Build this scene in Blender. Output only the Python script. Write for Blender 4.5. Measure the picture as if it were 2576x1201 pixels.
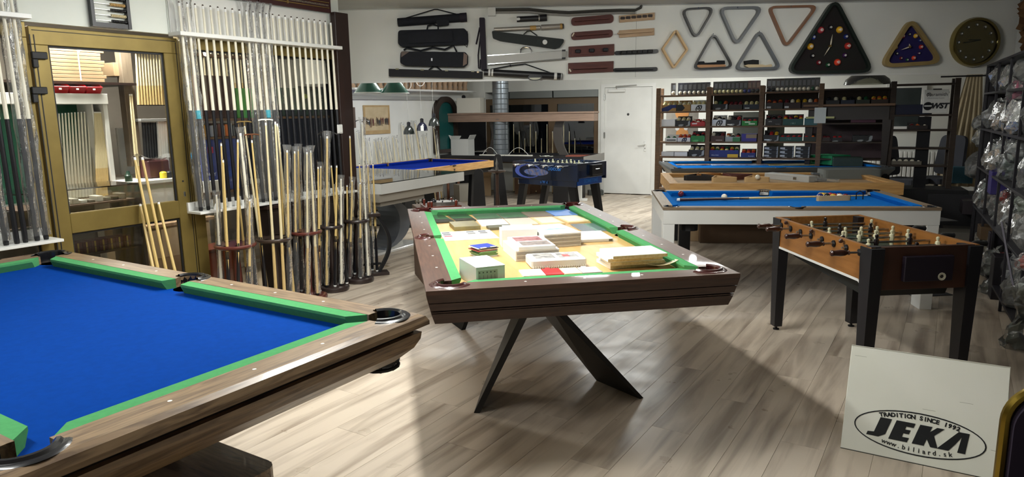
import bpy, bmesh, math, random
from math import sin, cos, pi, radians, sqrt, atan2, hypot
from mathutils import Matrix, Vector
random.seed(7)
S = bpy.context.scene
COL = S.collection
for o in list(bpy.data.objects): bpy.data.objects.remove(o)

# ------------------------------------------------------------------ camera
F, PT, RL, H = 1760.1, .179, -.0154, 1.561          # focal length in px of the 2576 wide frame, pitch, roll, eye height
CX, CY = 1288, 600.5
_fw = Vector((0, cos(PT), -sin(PT))); _rt = Vector((1, 0, 0)); _up = _rt.cross(_fw)
_r = cos(RL)*_rt + sin(RL)*_up; _u = -sin(RL)*_rt + cos(RL)*_up
EYE = Vector((0, 0, H))
cd = bpy.data.cameras.new('camera'); cam = bpy.data.objects.new('camera', cd); COL.objects.link(cam)
cd.sensor_width = 36; cd.lens = F/2576*36; cd.clip_start = .05; cd.clip_end = 60
cam.matrix_world = Matrix.Translation(EYE) @ Matrix((_r, _u, -_fw)).transposed().to_4x4()
S.camera = cam
S.view_settings.view_transform = 'Standard'; S.view_settings.look = 'None'
S.view_settings.gamma = 1; S.view_settings.use_curve_mapping = False
S.view_settings.exposure = EXPOSURE = 0.0
# world: only a faint night sky outside
W = bpy.data.worlds.new('world'); S.world = W; W.use_nodes = True
W.node_tree.nodes['Background'].inputs[0].default_value = (.55, .6, .75, 1)
W.node_tree.nodes['Background'].inputs[1].default_value = .02
CEIL = 2.62
def tube_light(loc, ln, power, col, rz):              # downward light of the reflector plus the bare tube's light to the sides
    l = bpy.data.lights.new('reflector_light', 'AREA'); l.shape = 'RECTANGLE'; l.size = ln; l.size_y = .12; l.energy = power[0]; l.color = col
    o = bpy.data.objects.new('reflector_light', l); COL.objects.link(o); o.location = loc; o.rotation_euler = (0, 0, rz)
    for k in (-1, 1):
        l = bpy.data.lights.new('tube_light', 'POINT'); l.energy = power[1]/2; l.color = col; l.shadow_soft_size = .06
        o = bpy.data.objects.new('tube_light', l); COL.objects.link(o)
        o.location = (loc[0]+cos(rz)*k*ln*.28, loc[1]+sin(rz)*k*ln*.28, loc[2]-.06)
# ceiling fluorescent fittings: (x, y, length, yaw, power, colour)
YW = .5622                                           # direction of the partition and the side walls, from +Y towards +X
NEU = (.985, 1, .97)
FITTINGS = [(-.38, 3.75, 1.25, .17+pi/2, (58, 54), NEU, 'above the sample covered table'),
            (-2.0, 1.7, 1.25, pi-YW, (22, 27), NEU, 'above the blue foreground table'),
            (-1.15, 4.55, 1.25, pi/2-YW, (30, 8), NEU, 'between the cue rack and the tables'),
            (1.5, 10.3, 1.3, -.4, (70, 30), (.97, 1, .98), 'in front of the white door'),
            (3.3, 11.1, 1.3, -.4, (24, 18), (.97, 1, .98), 'behind the ball shelves'),
            (2.3, 5.7, 1.25, .3, (1, 24), (1, 1, .93), 'added to brighten the beam, above the white pool table'),  # added fitting, no known lamp here: lifts the right end of the beam
            (-1.0, 9.6, 1.25, pi/2-YW, (38, 18), NEU, 'above the tables by the poster wall')]

# ------------------------------------------------------------------ pixel -> place
def ray(x, y): return _fw + _r*((x-CX)/F) - _u*((y-CY)/F)
def at(x, y, z=0):
    d = ray(x, y); return EYE + d*((z-H)/d.z)
def atY(x, y, Y):
    d = ray(x, y); return EYE + d*(Y/d.y)
def atP(x, y, p, n):
    d = ray(x, y); return EYE + d*(n.dot(Vector(p)-EYE)/n.dot(d))
Bd = Vector((sin(YW), cos(YW), 0)); Nd = Vector((cos(YW), -sin(YW), 0))    # along the partition, and out of it into the shop
def onB(x, y, D): return atP(x, y, -D*Nd, Nd)
P0 = onB(445, 86, 4.8); P0.z = 0
def PB(a, d, z=0): return P0 + Bd*a + Nd*d + Vector((0, 0, z))              # d>0: into the shop
def along(p): return (p-P0).dot(Bd)
RB = pi/2-YW                                         # z-rotation that turns local +X into Bd (local -Y = Nd)

# ------------------------------------------------------------------ materials
MATS = {}
def mat(name, col, rough=.5, metal=0, col2=None, scale=6, stretch=(1, 1, 1), bump=0, spec=.5, coat=0, rnd=0, detail=4, lo=.35, hi=.7, dist=0, sheen=0):
    if name in MATS: return MATS[name]
    m = bpy.data.materials.new(name); m.use_nodes = True; N = m.node_tree.nodes; L = m.node_tree.links
    p = N['Principled BSDF']
    p.inputs['Base Color'].default_value = (*col, 1); p.inputs['Roughness'].default_value = rough
    p.inputs['Metallic'].default_value = metal; p.inputs['Specular IOR Level'].default_value = spec
    p.inputs['Coat Weight'].default_value = coat
    if sheen: p.inputs['Sheen Weight'].default_value = sheen
    if col2 or bump:
        tc = N.new('ShaderNodeTexCoord'); mp = N.new('ShaderNodeMapping'); mp.inputs['Scale'].default_value = stretch
        L.new(tc.outputs['Object'], mp.inputs['Vector'])
        if rnd:
            oi = N.new('ShaderNodeObjectInfo'); ml = N.new('ShaderNodeMath'); ml.operation = 'MULTIPLY'; ml.inputs[1].default_value = 37
            L.new(oi.outputs['Random'], ml.inputs[0]); L.new(ml.outputs[0], mp.inputs['Location'])
        nz = N.new('ShaderNodeTexNoise'); nz.inputs['Scale'].default_value = scale; nz.inputs['Detail'].default_value = detail
        nz.inputs['Distortion'].default_value = dist
        L.new(mp.outputs[0], nz.inputs['Vector'])
        if col2:
            cr = N.new('ShaderNodeValToRGB'); cr.color_ramp.elements[0].position = lo; cr.color_ramp.elements[1].position = hi
            cr.color_ramp.elements[0].color = (*col, 1); cr.color_ramp.elements[1].color = (*col2, 1)
            L.new(nz.outputs['Fac'], cr.inputs[0]); out = cr.outputs[0]
            if rnd:
                hs = N.new('ShaderNodeHueSaturation'); mr = N.new('ShaderNodeMapRange')
                mr.inputs['To Min'].default_value = 1-rnd; mr.inputs['To Max'].default_value = 1+rnd
                L.new(oi.outputs['Random'], mr.inputs['Value']); L.new(mr.outputs[0], hs.inputs['Value'])
                L.new(out, hs.inputs['Color']); out = hs.outputs[0]
            L.new(out, p.inputs['Base Color'])
        if bump:
            b = N.new('ShaderNodeBump'); b.inputs['Strength'].default_value = bump; b.inputs['Distance'].default_value = .01
            L.new(nz.outputs['Fac'], b.inputs['Height']); L.new(b.outputs[0], p.inputs['Normal'])
    MATS[name] = m; return m
def glass(name, tint=(1, 1, 1), gloss=.10, rough=.02, bump=0, scale=30, haze=0):
    if name in MATS: return MATS[name]
    m = bpy.data.materials.new(name); m.use_nodes = True; N = m.node_tree.nodes; L = m.node_tree.links
    N.remove(N['Principled BSDF'])
    t = N.new('ShaderNodeBsdfTransparent'); t.inputs[0].default_value = (*tint, 1)
    g = N.new('ShaderNodeBsdfGlossy'); g.inputs['Roughness'].default_value = rough
    fr = N.new('ShaderNodeFresnel'); fr.inputs[0].default_value = 1.45
    ad = N.new('ShaderNodeMath'); ad.inputs[1].default_value = gloss; ad.use_clamp = True
    mx = N.new('ShaderNodeMixShader')
    L.new(fr.outputs[0], ad.inputs[0]); L.new(ad.outputs[0], mx.inputs[0]); L.new(t.outputs[0], mx.inputs[1]); L.new(g.outputs[0], mx.inputs[2])
    if bump:
        nz = N.new('ShaderNodeTexNoise'); nz.inputs['Scale'].default_value = scale; nz.inputs['Detail'].default_value = 3
        tc = N.new('ShaderNodeTexCoord'); L.new(tc.outputs['Object'], nz.inputs['Vector'])
        b = N.new('ShaderNodeBump'); b.inputs['Strength'].default_value = bump; b.inputs['Distance'].default_value = .02
        L.new(nz.outputs['Fac'], b.inputs['Height']); L.new(b.outputs[0], g.inputs['Normal']); L.new(b.outputs[0], fr.inputs['Normal'])
    out = mx.outputs[0]
    if haze:                                          # milky film
        df = N.new('ShaderNodeBsdfDiffuse'); df.inputs[0].default_value = (.85, .86, .85, 1); m2 = N.new('ShaderNodeMixShader'); m2.inputs[0].default_value = haze
        L.new(out, m2.inputs[1]); L.new(df.outputs[0], m2.inputs[2]); out = m2.outputs[0]
    L.new(out, N['Material Output'].inputs[0]); MATS[name] = m; return m
def emit(name, col, e):
    if name in MATS: return MATS[name]
    m = mat(name, col); p = m.node_tree.nodes['Principled BSDF']
    p.inputs['Emission Color'].default_value = (*col, 1); p.inputs['Emission Strength'].default_value = e; return m
def C(h):                                            # sRGB hex -> linear
    v = [int(h[i:i+2], 16)/255 for i in (0, 2, 4)]
    return tuple(x/12.92 if x <= .04045 else ((x+.055)/1.055)**2.4 for x in v)
def flat(h, rough=.55, **k): return mat('c_'+h+('%g' % rough), C(h), rough, **k)

# ------------------------------------------------------------------ mesh building
class MB:
    def __init__(s, m=None): s.v = []; s.f = []; s.m = m
    def add(s, vs, fs):
        k = len(s.v)
        s.v += [(s.m @ Vector(v)) if s.m else Vector(v) for v in vs]; s.f += [[i+k for i in f] for f in fs]; return s
    def box(s, x0, x1, y0, y1, z0, z1, ch=0):
        if ch:                                       # chamfered box
            c = ch; vs = []
            for z, i in ((z0, c), (z0+c, 0), (z1-c, 0), (z1, c)):
                vs += [(x0+i, y0+c, z), (x0+c, y0+i, z), (x1-c, y0+i, z), (x1-i, y0+c, z), (x1-i, y1-c, z), (x1-c, y1-i, z), (x0+c, y1-i, z), (x0+i, y1-c, z)]
            fs = [list(range(7, -1, -1)), list(range(24, 32))]
            for r in range(3):
                for k in range(8): fs.append([r*8+k, r*8+(k+1) % 8, r*8+8+(k+1) % 8, r*8+8+k])
            return s.add(vs, fs)
        return s.add([(x0, y0, z0), (x1, y0, z0), (x1, y1, z0), (x0, y1, z0), (x0, y0, z1), (x1, y0, z1), (x1, y1, z1), (x0, y1, z1)],
                     [(3, 2, 1, 0), (4, 5, 6, 7), (0, 1, 5, 4), (1, 2, 6, 5), (2, 3, 7, 6), (3, 0, 4, 7)])
    def hexa(s, lo, hi):                             # lo, hi: 4 points each, counter-clockwise from above
        return s.add(list(lo)+list(hi), [(3, 2, 1, 0), (4, 5, 6, 7), (0, 1, 5, 4), (1, 2, 6, 5), (2, 3, 7, 6), (3, 0, 4, 7)])
    def prism(s, poly, z0, z1, top=None):            # poly in local xy
        n = len(poly); top = top or poly
        return s.add([(p[0], p[1], z0) for p in poly]+[(p[0], p[1], z1) for p in top],
                     [list(range(n-1, -1, -1)), list(range(n, 2*n))]+[(i, (i+1) % n, n+(i+1) % n, n+i) for i in range(n)])
    def ring(s, outer, inner, z0, z1):               # closed band between two loops of the same length
        n = len(outer)
        vs = [(*p, z0) for p in outer]+[(*p, z1) for p in outer]+[(*p, z0) for p in inner]+[(*p, z1) for p in inner]; fs = []
        for i in range(n):
            j = (i+1) % n
            fs += [(i, j, n+j, n+i), (2*n+j, 2*n+i, 3*n+i, 3*n+j), (n+i, n+j, 3*n+j, 3*n+i), (j, i, 2*n+i, 2*n+j)]
        return s.add(vs, fs)
    def path(s, pts, r, n=8, cap=True, sq=1):        # tube along points; r number or list
        pts = [Vector(p) for p in pts]; k = len(pts); rs = r if isinstance(r, (list, tuple)) else [r]*k
        vs = []; fs = []; up = None
        for i, p in enumerate(pts):
            t = (pts[min(i+1, k-1)]-pts[max(i-1, 0)]).normalized()
            if up is None: up = Vector((0, 0, 1)) if abs(t.z) < .9 else Vector((1, 0, 0))
            e = t.cross(up).normalized(); up = e.cross(t).normalized()
            for j in range(n):
                a = 2*pi*j/n+pi/n; vs.append(p+(e*cos(a)+up*sin(a)*sq)*rs[i])
        for i in range(k-1):
            for j in range(n): fs.append((i*n+j, i*n+(j+1) % n, (i+1)*n+(j+1) % n, (i+1)*n+j))
        if cap: fs += [list(range(n-1, -1, -1)), list(range((k-1)*n, k*n))]
        return s.add(vs, fs)
    def lathe(s, prof, n=16, c=(0, 0, 0), a0=0, a1=2*pi):
        full = abs(a1-a0-2*pi) < 1e-4; m = n if full else n+1; vs = []; fs = []
        for r, z in prof:
            for j in range(m):
                a = a0+(a1-a0)*j/n; vs.append((c[0]+r*cos(a), c[1]+r*sin(a), c[2]+z))
        for i in range(len(prof)-1):
            for j in range(n): fs.append((i*m+j, i*m+(j+1) % m, (i+1)*m+(j+1) % m, (i+1)*m+j))
        if full:
            if prof[0][0] > 1e-5: fs.append(list(range(m-1, -1, -1)))
            if prof[-1][0] > 1e-5: fs.append(list(range((len(prof)-1)*m, len(prof)*m)))
        return s.add(vs, fs)
    def ball(s, c, r, n=12):
        return s.lathe([(r*sin(pi*i/(n//2)) if 0 < i < n//2 else 1e-6, -r*cos(pi*i/(n//2))) for i in range(n//2+1)], n, c)
    def grid(s, fn, nu, nv):
        vs = [fn(i/nu, j/nv) for j in range(nv+1) for i in range(nu+1)]
        return s.add(vs, [(j*(nu+1)+i, j*(nu+1)+i+1, (j+1)*(nu+1)+i+1, (j+1)*(nu+1)+i) for j in range(nv) for i in range(nu)])
    def mesh(s, name, m, smooth=False, cen=None):
        me = bpy.data.meshes.new(name); c = cen or Vector((0, 0, 0))
        me.from_pydata([v-c for v in s.v], [], s.f); me.materials.append(m); me.validate()
        bm = bmesh.new(); bm.from_mesh(me); bmesh.ops.remove_doubles(bm, verts=bm.verts, dist=1e-5)
        bmesh.ops.recalc_face_normals(bm, faces=bm.faces); bm.to_mesh(me); bm.free()
        if smooth:
            me.polygons.foreach_set('use_smooth', [True]*len(me.polygons)); me.set_sharp_from_angle(angle=radians(38))
        return me
WM = {}; FR = {}                                    # world matrix, and the frame in which an object's parts are modelled
def link(name, data, parent=None, mw=None):
    o = bpy.data.objects.new(name, data); COL.objects.link(o); mw = mw or Matrix()
    if parent: o.parent = parent; o.matrix_local = WM[parent].inverted() @ mw
    else: o.matrix_world = mw
    WM[o] = mw; FR[o] = FR[parent] if parent else mw; return o
def tag(o, label=None, cat=None, group=None, kind=None):
    for k, v in (('label', label), ('category', cat), ('group', group), ('kind', kind)):
        if v: o[k] = v
    return o
def thing(name, label, cat, loc=(0, 0, 0), rz=0, group=None, mw=None):
    return tag(link(name, None, None, mw or Matrix.Translation(loc) @ Matrix.Rotation(rz, 4, 'Z')), label, cat, group)
def part(name, mb, m, parent, smooth=False, local=True, label=None):
    """local: the vertices are in the parent's frame; otherwise they are world coordinates"""
    lo = [min(v[i] for v in mb.v) for i in range(3)]; hi = [max(v[i] for v in mb.v) for i in range(3)]
    c = Vector([(a+b)/2 for a, b in zip(lo, hi)])
    me = mb.mesh(name, m, smooth, c)
    mw = (FR[parent] @ Matrix.Translation(c)) if (local and parent) else Matrix.Translation(c)
    return tag(link(name, me, parent, mw), label)
def inst(name, me, parent, mw): return link(name, me, parent, mw)           # shares mesh data, world matrix
def solo(name, mb, m, label, cat, group=None, smooth=False, kind=None, mw=None):
    lo = [min(v[i] for v in mb.v) for i in range(3)]; hi = [max(v[i] for v in mb.v) for i in range(3)]
    c = Vector([(lo[0]+hi[0])/2, (lo[1]+hi[1])/2, lo[2]])
    o = link(name, mb.mesh(name, m, smooth, c), None, (mw or Matrix()) @ Matrix.Translation(c))
    return tag(o, label, cat, group, kind)
def struct(name, mb, m, smooth=False, mw=None, label=None):
    return solo(name, mb, m, label or ('room '+name.replace('_', ' ')), None, None, smooth, 'structure', mw)
def copy_tree(o, mw, label=None, group=None):
    new = {}
    def rec(q, par, m):
        c = q.copy(); COL.objects.link(c); c.parent = par
        if par: c.matrix_local = WM[par].inverted() @ m; 
        else: c.matrix_world = m
        WM[c] = m; FR[c] = m
        for ch in list(q.children): rec(ch, c, m @ (WM[q].inverted() @ WM[ch]))
        return c
    c = rec(o, None, mw); tag(c, label, None, group); return c
def frame(o, x, z):                                  # matrix with origin o, local X, local Z (normal)
    x = Vector(x).normalized(); z = Vector(z); z = (z-x*z.dot(x)).normalized(); y = z.cross(x)
    return Matrix.Translation(o) @ Matrix((x, y, z)).transposed().to_4x4()
def text(s, size, m, parent, mw, name='lettering', depth=.0004, bold=0, shear=0, align='CENTER', sx=1, local=False):
    cu = bpy.data.curves.new('t', 'FONT'); cu.body = s; cu.size = size; cu.extrude = depth; cu.offset = bold; cu.shear = shear
    cu.align_x = align; cu.align_y = 'CENTER'; cu.resolution_u = 3
    o = bpy.data.objects.new('t', cu); COL.objects.link(o)
    if local: mw = FR[parent] @ mw
    t = link(name, bpy.data.meshes.new(name), parent, mw); TEXTS.append((o, t, m, sx)); return t
TEXTS = []
def finish_text():                                    # all lettering becomes mesh in one pass
    dg = bpy.context.evaluated_depsgraph_get(); dg.update()
    for o, t, m, sx in TEXTS:
        me = bpy.data.meshes.new_from_object(o.evaluated_get(dg)); me.materials.clear(); me.materials.append(m); me.name = t.name
        if sx != 1:
            for v in me.vertices: v.co.x *= sx
        t.data = me
    for o, t, m, sx in TEXTS:
        cu = o.data; bpy.data.objects.remove(o); bpy.data.curves.remove(cu)
def rpoly(pts, r, n=4):                              # round the corners of a 2-D polygon
    out = []; k = len(pts)
    for i in range(k):
        p = Vector(pts[i]); a = (Vector(pts[i-1])-p); b = (Vector(pts[(i+1) % k])-p)
        rr = r[i] if isinstance(r, (list, tuple)) else r
        ang = a.angle(b); d = min(rr/math.tan(ang/2), a.length*.49, b.length*.49)
        q0 = p+a.normalized()*d; q1 = p+b.normalized()*d
        for j in range(n+1):
            t = j/n; out.append(tuple(q0*(1-t)**2+p*2*t*(1-t)+q1*t*t))
    return out
def V3(*a): return Vector(a)
# ------------------------------------------------------------------ shared materials
WHITE = mat('white paint', C('e0e4dc'), .55, col2=C('d8dcd4'), scale=3)
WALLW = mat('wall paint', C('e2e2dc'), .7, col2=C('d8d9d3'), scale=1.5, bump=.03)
LAM = mat('white laminate', C('e6e6e2'), .35, col2=C('dededa'), scale=3)
CEILM = mat('ceiling paint', C('c9cac6'), .8, col2=C('bfc0bc'), scale=2)
GOLD = mat('bronze anodised aluminium', C('83713c'), .45, .5, col2=C('766534'), scale=5)
BLACK = mat('black lacquer', C('15151a'), .35)
BLACKM = mat('black matt metal', C('121215'), .45, .2)
RUBBER = mat('black rubber', C('0d0d0f'), .6)
CHROME = mat('chrome', C('d8d8d8'), .15, 1)
STEEL = mat('steel rod', C('b5b5b2'), .25, 1)
DARKW = mat('dark brown wood', C('2d1a14'), .45, col2=C('20120e'), scale=4, stretch=(3, 3, .4))
WALNUT = mat('walnut rail wood', C('5b4134'), .4, col2=C('432e25'), scale=5, stretch=(1.2, 14, 14), bump=.04, coat=.15)
WALNUTD = mat('walnut apron wood', C('4a342a'), .42, col2=C('38261f'), scale=5, stretch=(1.2, 14, 14), bump=.04)
OAKG = mat('weathered oak', C('8d7559'), .36, col2=C('5f4b38'), scale=4, stretch=(1.0, 10, 10), bump=.06, dist=1.2, coat=.12, lo=.40, hi=.66)
OAKX = mat('weathered oak cross grain', C('8d7559'), .36, col2=C('5f4b38'), scale=4, stretch=(10, 1.0, 10), bump=.06, dist=1.2, coat=.12, lo=.40, hi=.66)
WALX = mat('walnut apron cross grain', C('4a342a'), .42, col2=C('38261f'), scale=5, stretch=(14, 1.2, 14), bump=.04)
OAK = mat('light oak', C('c59b62'), .5, col2=C('a97e49'), scale=5, stretch=(1.2, 14, 14))
OAKB = mat('pale oak board', C('caa56c'), .45, col2=C('bb935a'), scale=3, stretch=(1, 8, 8))
SHELFW = mat('shelf wood', C('6e5238'), .55, col2=C('57402b'), scale=5, stretch=(2, 2, 12))
GREENF = mat('green felt', (.075, .30, .11), .95, col2=(.068, .27, .10), scale=60, spec=.1)
BLUEF = mat('royal blue felt', (.0004, .039, .25), .95, col2=(.0004, .035, .225), scale=40, spec=.05)
BLUE2 = mat('ultramarine felt', (.004, .024, .26), .95, col2=(.004, .021, .23), scale=40, spec=.05)
BLUE3 = mat('electric blue felt', (.003, .13, .46), .95, col2=(.003, .12, .42), scale=40, spec=.05)
POCKB = mat('black pocket leather', C('141418'), .25, coat=.4)
POCKR = mat('oxblood pocket leather', C('3d1514'), .25, coat=.5)
CARD = mat('cardboard', C('a08868'), .8, col2=C('94795a'), scale=4)
WRAP = glass('clear crinkled plastic', (.985, .985, .985), .0, .2, .35, 45, .055)
BAG = glass('clear polythene bag', (.92, .93, .92), .02, .22, .6, 28, .075)
GLASS = glass('window glass', (.97, .98, .97), .01)
GLASSD = glass('smoky glass', (.86, .87, .86), .03)
SHAFT = mat('maple shaft', C('dccfa8'), .4, col2=C('d2c298'), scale=9, stretch=(1, 1, .1))
SHAFTW = mat('white shaft', C('e6e0cc'), .4)
SHAFTY = mat('yellow maple shaft', C('d8bd7d'), .35, col2=C('ccae6b'), scale=9, stretch=(1, 1, .1))
FERR = mat('white ferrule', C('eeeeea'), .4)
def cyc(p0, p1, r0, r1=None, n=8):
    return MB().path([p0, p1], [r0, r1 if r1 is not None else r0], n)
# ------------------------------------------------------------------ the room shell
MBm = Matrix.Translation(P0) @ Matrix.Rotation(RB, 4, 'Z')                  # partition frame: x along Bd, y away from the shop (-Nd)
DPART = .10                                                                 # partition face lies this far behind the rack plane
QD = Vector((1.688, 13.335, 0)); AW = radians(-24)
MW = Matrix.Translation(QD) @ Matrix.Rotation(AW, 4, 'Z')                   # back wall frame: x to the right, y outwards
NW = Vector((sin(AW), -cos(AW), 0))
def onW(x, y, off=0): return MW.inverted() @ atP(x, y, QD+NW*off, NW)
AEND = 1.72                                                                 # partition end
struct('floor', MB().box(-9, 9, -2, 16, -.06, -.006), mat('floor underlay', C('a8977f'), .6), label='pale wood laminate floor of the shop')
FLOOR = bpy.data.objects['floor']
PLW, PLL = .195, 1.38
plank = MB().box(-PLL/2+.0004, PLL/2-.0004, -PLW/2+.0004, PLW/2-.0004, -.006, 0, .0007).mesh('plank', mat(
    'laminate plank', C('8f8070'), .34, col2=C('c2b4a2'), scale=2.0, stretch=(.55, 6, 1), rnd=.07, detail=8, lo=.30, hi=.56, bump=.012, dist=.5, spec=.34))
_m = MATS['laminate plank']; _N = _m.node_tree.nodes; _g = _N.new('ShaderNodeNewGeometry'); _z = _N.new('ShaderNodeTexNoise'); _z.inputs['Scale'].default_value = 5; _z.inputs['Detail'].default_value = 6
_r2 = _N.new('ShaderNodeMapRange'); _r2.inputs['From Min'].default_value = .3; _r2.inputs['From Max'].default_value = .7; _r2.inputs['To Min'].default_value = .26; _r2.inputs['To Max'].default_value = .46
_m.node_tree.links.new(_g.outputs['Position'], _z.inputs['Vector']); _m.node_tree.links.new(_z.outputs['Fac'], _r2.inputs['Value']); _m.node_tree.links.new(_r2.outputs[0], _N['Principled BSDF'].inputs['Roughness'])
pk = 0
for i in range(-42, 6):
    for j in range(-1, 12):
        dn = (i+.5)*PLW; t = j*PLL+(i*.37 % 1)*PLL
        c = Nd*dn+Bd*t
        if dn > .75 or c.y < 1.0: continue
        a = along(c)
        if dn < -4.85-PLW/2 and a < AEND+.15: continue
        if dn < -8.0: continue
        if (c-QD).dot(NW) < -.2: continue
        d = c-EYE; zc = d.dot(_fw); px = CX+F*d.dot(_r)/max(zc, .1); py = CY-F*d.dot(_u)/max(zc, .1)
        m_ = 1000/max(zc, .5)
        if zc < .5 or px < -m_ or px > 2576+m_ or py > 1201+1.2*m_: continue
        inst('plank', plank, FLOOR, Matrix.Translation(c) @ Matrix.Rotation(RB, 4, 'Z')); pk += 1
struct('ceiling', MB().box(-9, 9, -2, 16, CEIL, CEIL+.1), CEILM)
# left back wall with the poster, parallel to the partition; cross wall; right wall; wall behind the camera
DPOST = 8.06
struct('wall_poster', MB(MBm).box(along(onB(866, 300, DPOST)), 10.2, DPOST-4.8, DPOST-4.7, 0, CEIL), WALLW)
q0, q1 = PB(AEND-.005, -DPART-.03), onB(868, 300, DPOST-.02); q1.z = 0; dq = (q1-q0).normalized(); nq = Vector((-dq.y, dq.x, 0))*.05
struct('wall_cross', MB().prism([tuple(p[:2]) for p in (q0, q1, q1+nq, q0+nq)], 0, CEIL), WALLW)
YR = radians(28); MR = Matrix.Translation((2.42, 2.75, 0)) @ Matrix.Rotation(pi/2-YR, 4, 'Z')   # right hand shelf frame: x away along the shelf, -y to the right
NR_ = Vector((cos(YR), -sin(YR), 0))
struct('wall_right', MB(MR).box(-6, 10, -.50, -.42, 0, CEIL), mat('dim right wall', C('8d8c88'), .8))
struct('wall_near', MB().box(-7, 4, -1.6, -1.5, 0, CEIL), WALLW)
# office behind the partition
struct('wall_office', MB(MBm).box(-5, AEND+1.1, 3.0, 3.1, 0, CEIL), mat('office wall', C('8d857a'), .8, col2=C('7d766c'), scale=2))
# ---- upper white boards of the partition
w = MB(MBm); zt = 2.155
w.box(-4, .0, DPART, DPART+.04, zt, CEIL)
struct('wall_partition', w, WHITE, label='white board wall above the bronze door')
w = MB(MBm).box(.004, AEND-.02, DPART, DPART+.04, zt, CEIL); struct('wall_rackboard', w, WHITE, label='white board wall above the cue rack')
# ---- bronze frame: mullions of the fixed lights
aL, aR = along(onB(62, 58, 4.9)), along(onB(447, 92, 4.9))
def bar(mb, a0, a1, z0, z1, d0=DPART, d1=DPART+.06): return mb.box(a0, a1, d0, d1, z0, z1, .003)
def fixed(n, a0, a1, post, mid, lab):
    fr = MB(MBm)
    bar(fr, a0, a1, 2.06, zt-.003); bar(fr, a0, a0+post, 0, 2.06); bar(fr, a1-post, a1, 0, 2.06); bar(fr, a0+post, a1-post, 0, .09)
    for m_ in mid: bar(fr, m_-.05, m_+.05, .09, 2.06)
    o = struct('window_%d' % n, fr, GOLD, label=lab)
    xs = [a0+post]+[m_+s for m_ in mid for s in (-.05, .05)]+[a1-post]
    for k in range(0, len(xs), 2):
        part('pane', MB(MBm).box(xs[k], xs[k+1], DPART+.028, DPART+.034, .09, 2.06), GLASS, o, local=False)
        g = MB(MBm)
        for s in (xs[k], xs[k+1]-.008): g.box(s, s+.008, DPART+.018, DPART+.028, .09, 2.06)
        g.box(xs[k], xs[k+1], DPART+.018, DPART+.028, 2.048, 2.06); part('gasket', g, RUBBER, o, local=False)
fixed(1, aR, AEND-.02, .09, [along(onB(672, 300, 4.9))], 'bronze framed shop window behind the long cue rack')
fixed(2, aL-2.2, aL, .075, [aL-1.1], 'bronze framed shop window left of the bronze door')
# ---- bronze glazed door
dm = MB(MBm); s_ = .012
bar(dm, aL+s_, aR-s_, 2.02, 2.13, DPART-.005, DPART+.05); bar(dm, aL+s_, aL+.115, .02, 2.02, DPART-.005, DPART+.05); bar(dm, aR-.125, aR-s_, .02, 2.02, DPART-.005, DPART+.05)
zm = onB(330, 545, 4.9).z
bar(dm, aL+.115, aR-.125, zm-.06, zm+.07, DPART-.005, DPART+.05); bar(dm, aL+.115, aR-.125, .02, .16, DPART-.005, DPART+.05)
door = struct('door_1', dm, GOLD, label='bronze aluminium glazed door in the partition')
part('pane', MB(MBm).box(aL+.115, aR-.125, DPART+.02, DPART+.026, zm+.07, 2.02), GLASS, door, local=False)
part('pane', MB(MBm).box(aL+.115, aR-.125, DPART+.02, DPART+.026, .16, zm-.06), GLASS, door, local=False)
g = MB(MBm)
for z0, z1 in ((zm+.07, 2.02), (.16, zm-.06)):
    g.box(aL+.115, aL+.127, DPART+.01, DPART+.02, z0, z1); g.box(aR-.137, aR-.125, DPART+.01, DPART+.02, z0, z1); g.box(aL+.115, aR-.125, DPART+.01, DPART+.02, z1-.014, z1)
part('gasket', g, RUBBER, door, local=False)
ft = MB(MBm)
for x_ in (aL+.012, aL+.035): ft.box(x_, x_+.006, DPART-.007, DPART-.004, .03, 2.08)
ft.box(aR-.03, aR-.025, DPART-.007, DPART-.004, .03, 2.1); ft.box(aL+.03, aR-.03, DPART-.007, DPART-.004, 2.105, 2.109)
part('joint_line', ft, RUBBER, door, local=False)
for py in (140, 228):
    p = onB(95, py, 4.9); a = along(p); h_ = part('hinge', MB(MBm).box(a-.045, a+.045, DPART-.03, DPART-.005, p.z-.022, p.z+.022, .004).box(a-.045, a-.012, DPART-.028, DPART-.005, p.z-.075, p.z-.022, .004), RUBBER, door, local=False)
p = onB(459, 456, 4.9); a = along(p)
part('keyhole', MB(MBm).box(a-.006, a+.006, DPART-.008, DPART-.004, p.z-.006, p.z+.006), RUBBER, door, local=False)
p = onB(463, 486, 4.9); a = along(p)
part('lock_cylinder', MB(MBm).box(a-.008, a+.008, DPART-.012, DPART-.004, p.z-.026, p.z+.012, .003), STEEL, door, local=False)
# ---- dark end panel of the partition
t_ = solo('tall_panel', MB(MBm).box(along(onB(838, 30, 4.82)), AEND, .0, .06, 0, 2.47, .003), DARKW, 'tall dark brown panel closing the end of the cue rack wall', 'panel')
sw = onB(854, 325, 4.8); sw_ = thing('light_switch', 'small white light switch on the tall dark panel', 'switch', mw=MBm @ Matrix.Translation((along(sw), 0, sw.z)))
part('plate', MB().box(-.034, .034, -.012, 0, -.042, .042, .006), LAM, sw_); part('rocker', MB().box(-.02, .02, -.016, -.012, -.03, .03, .002), LAM, sw_)
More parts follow.
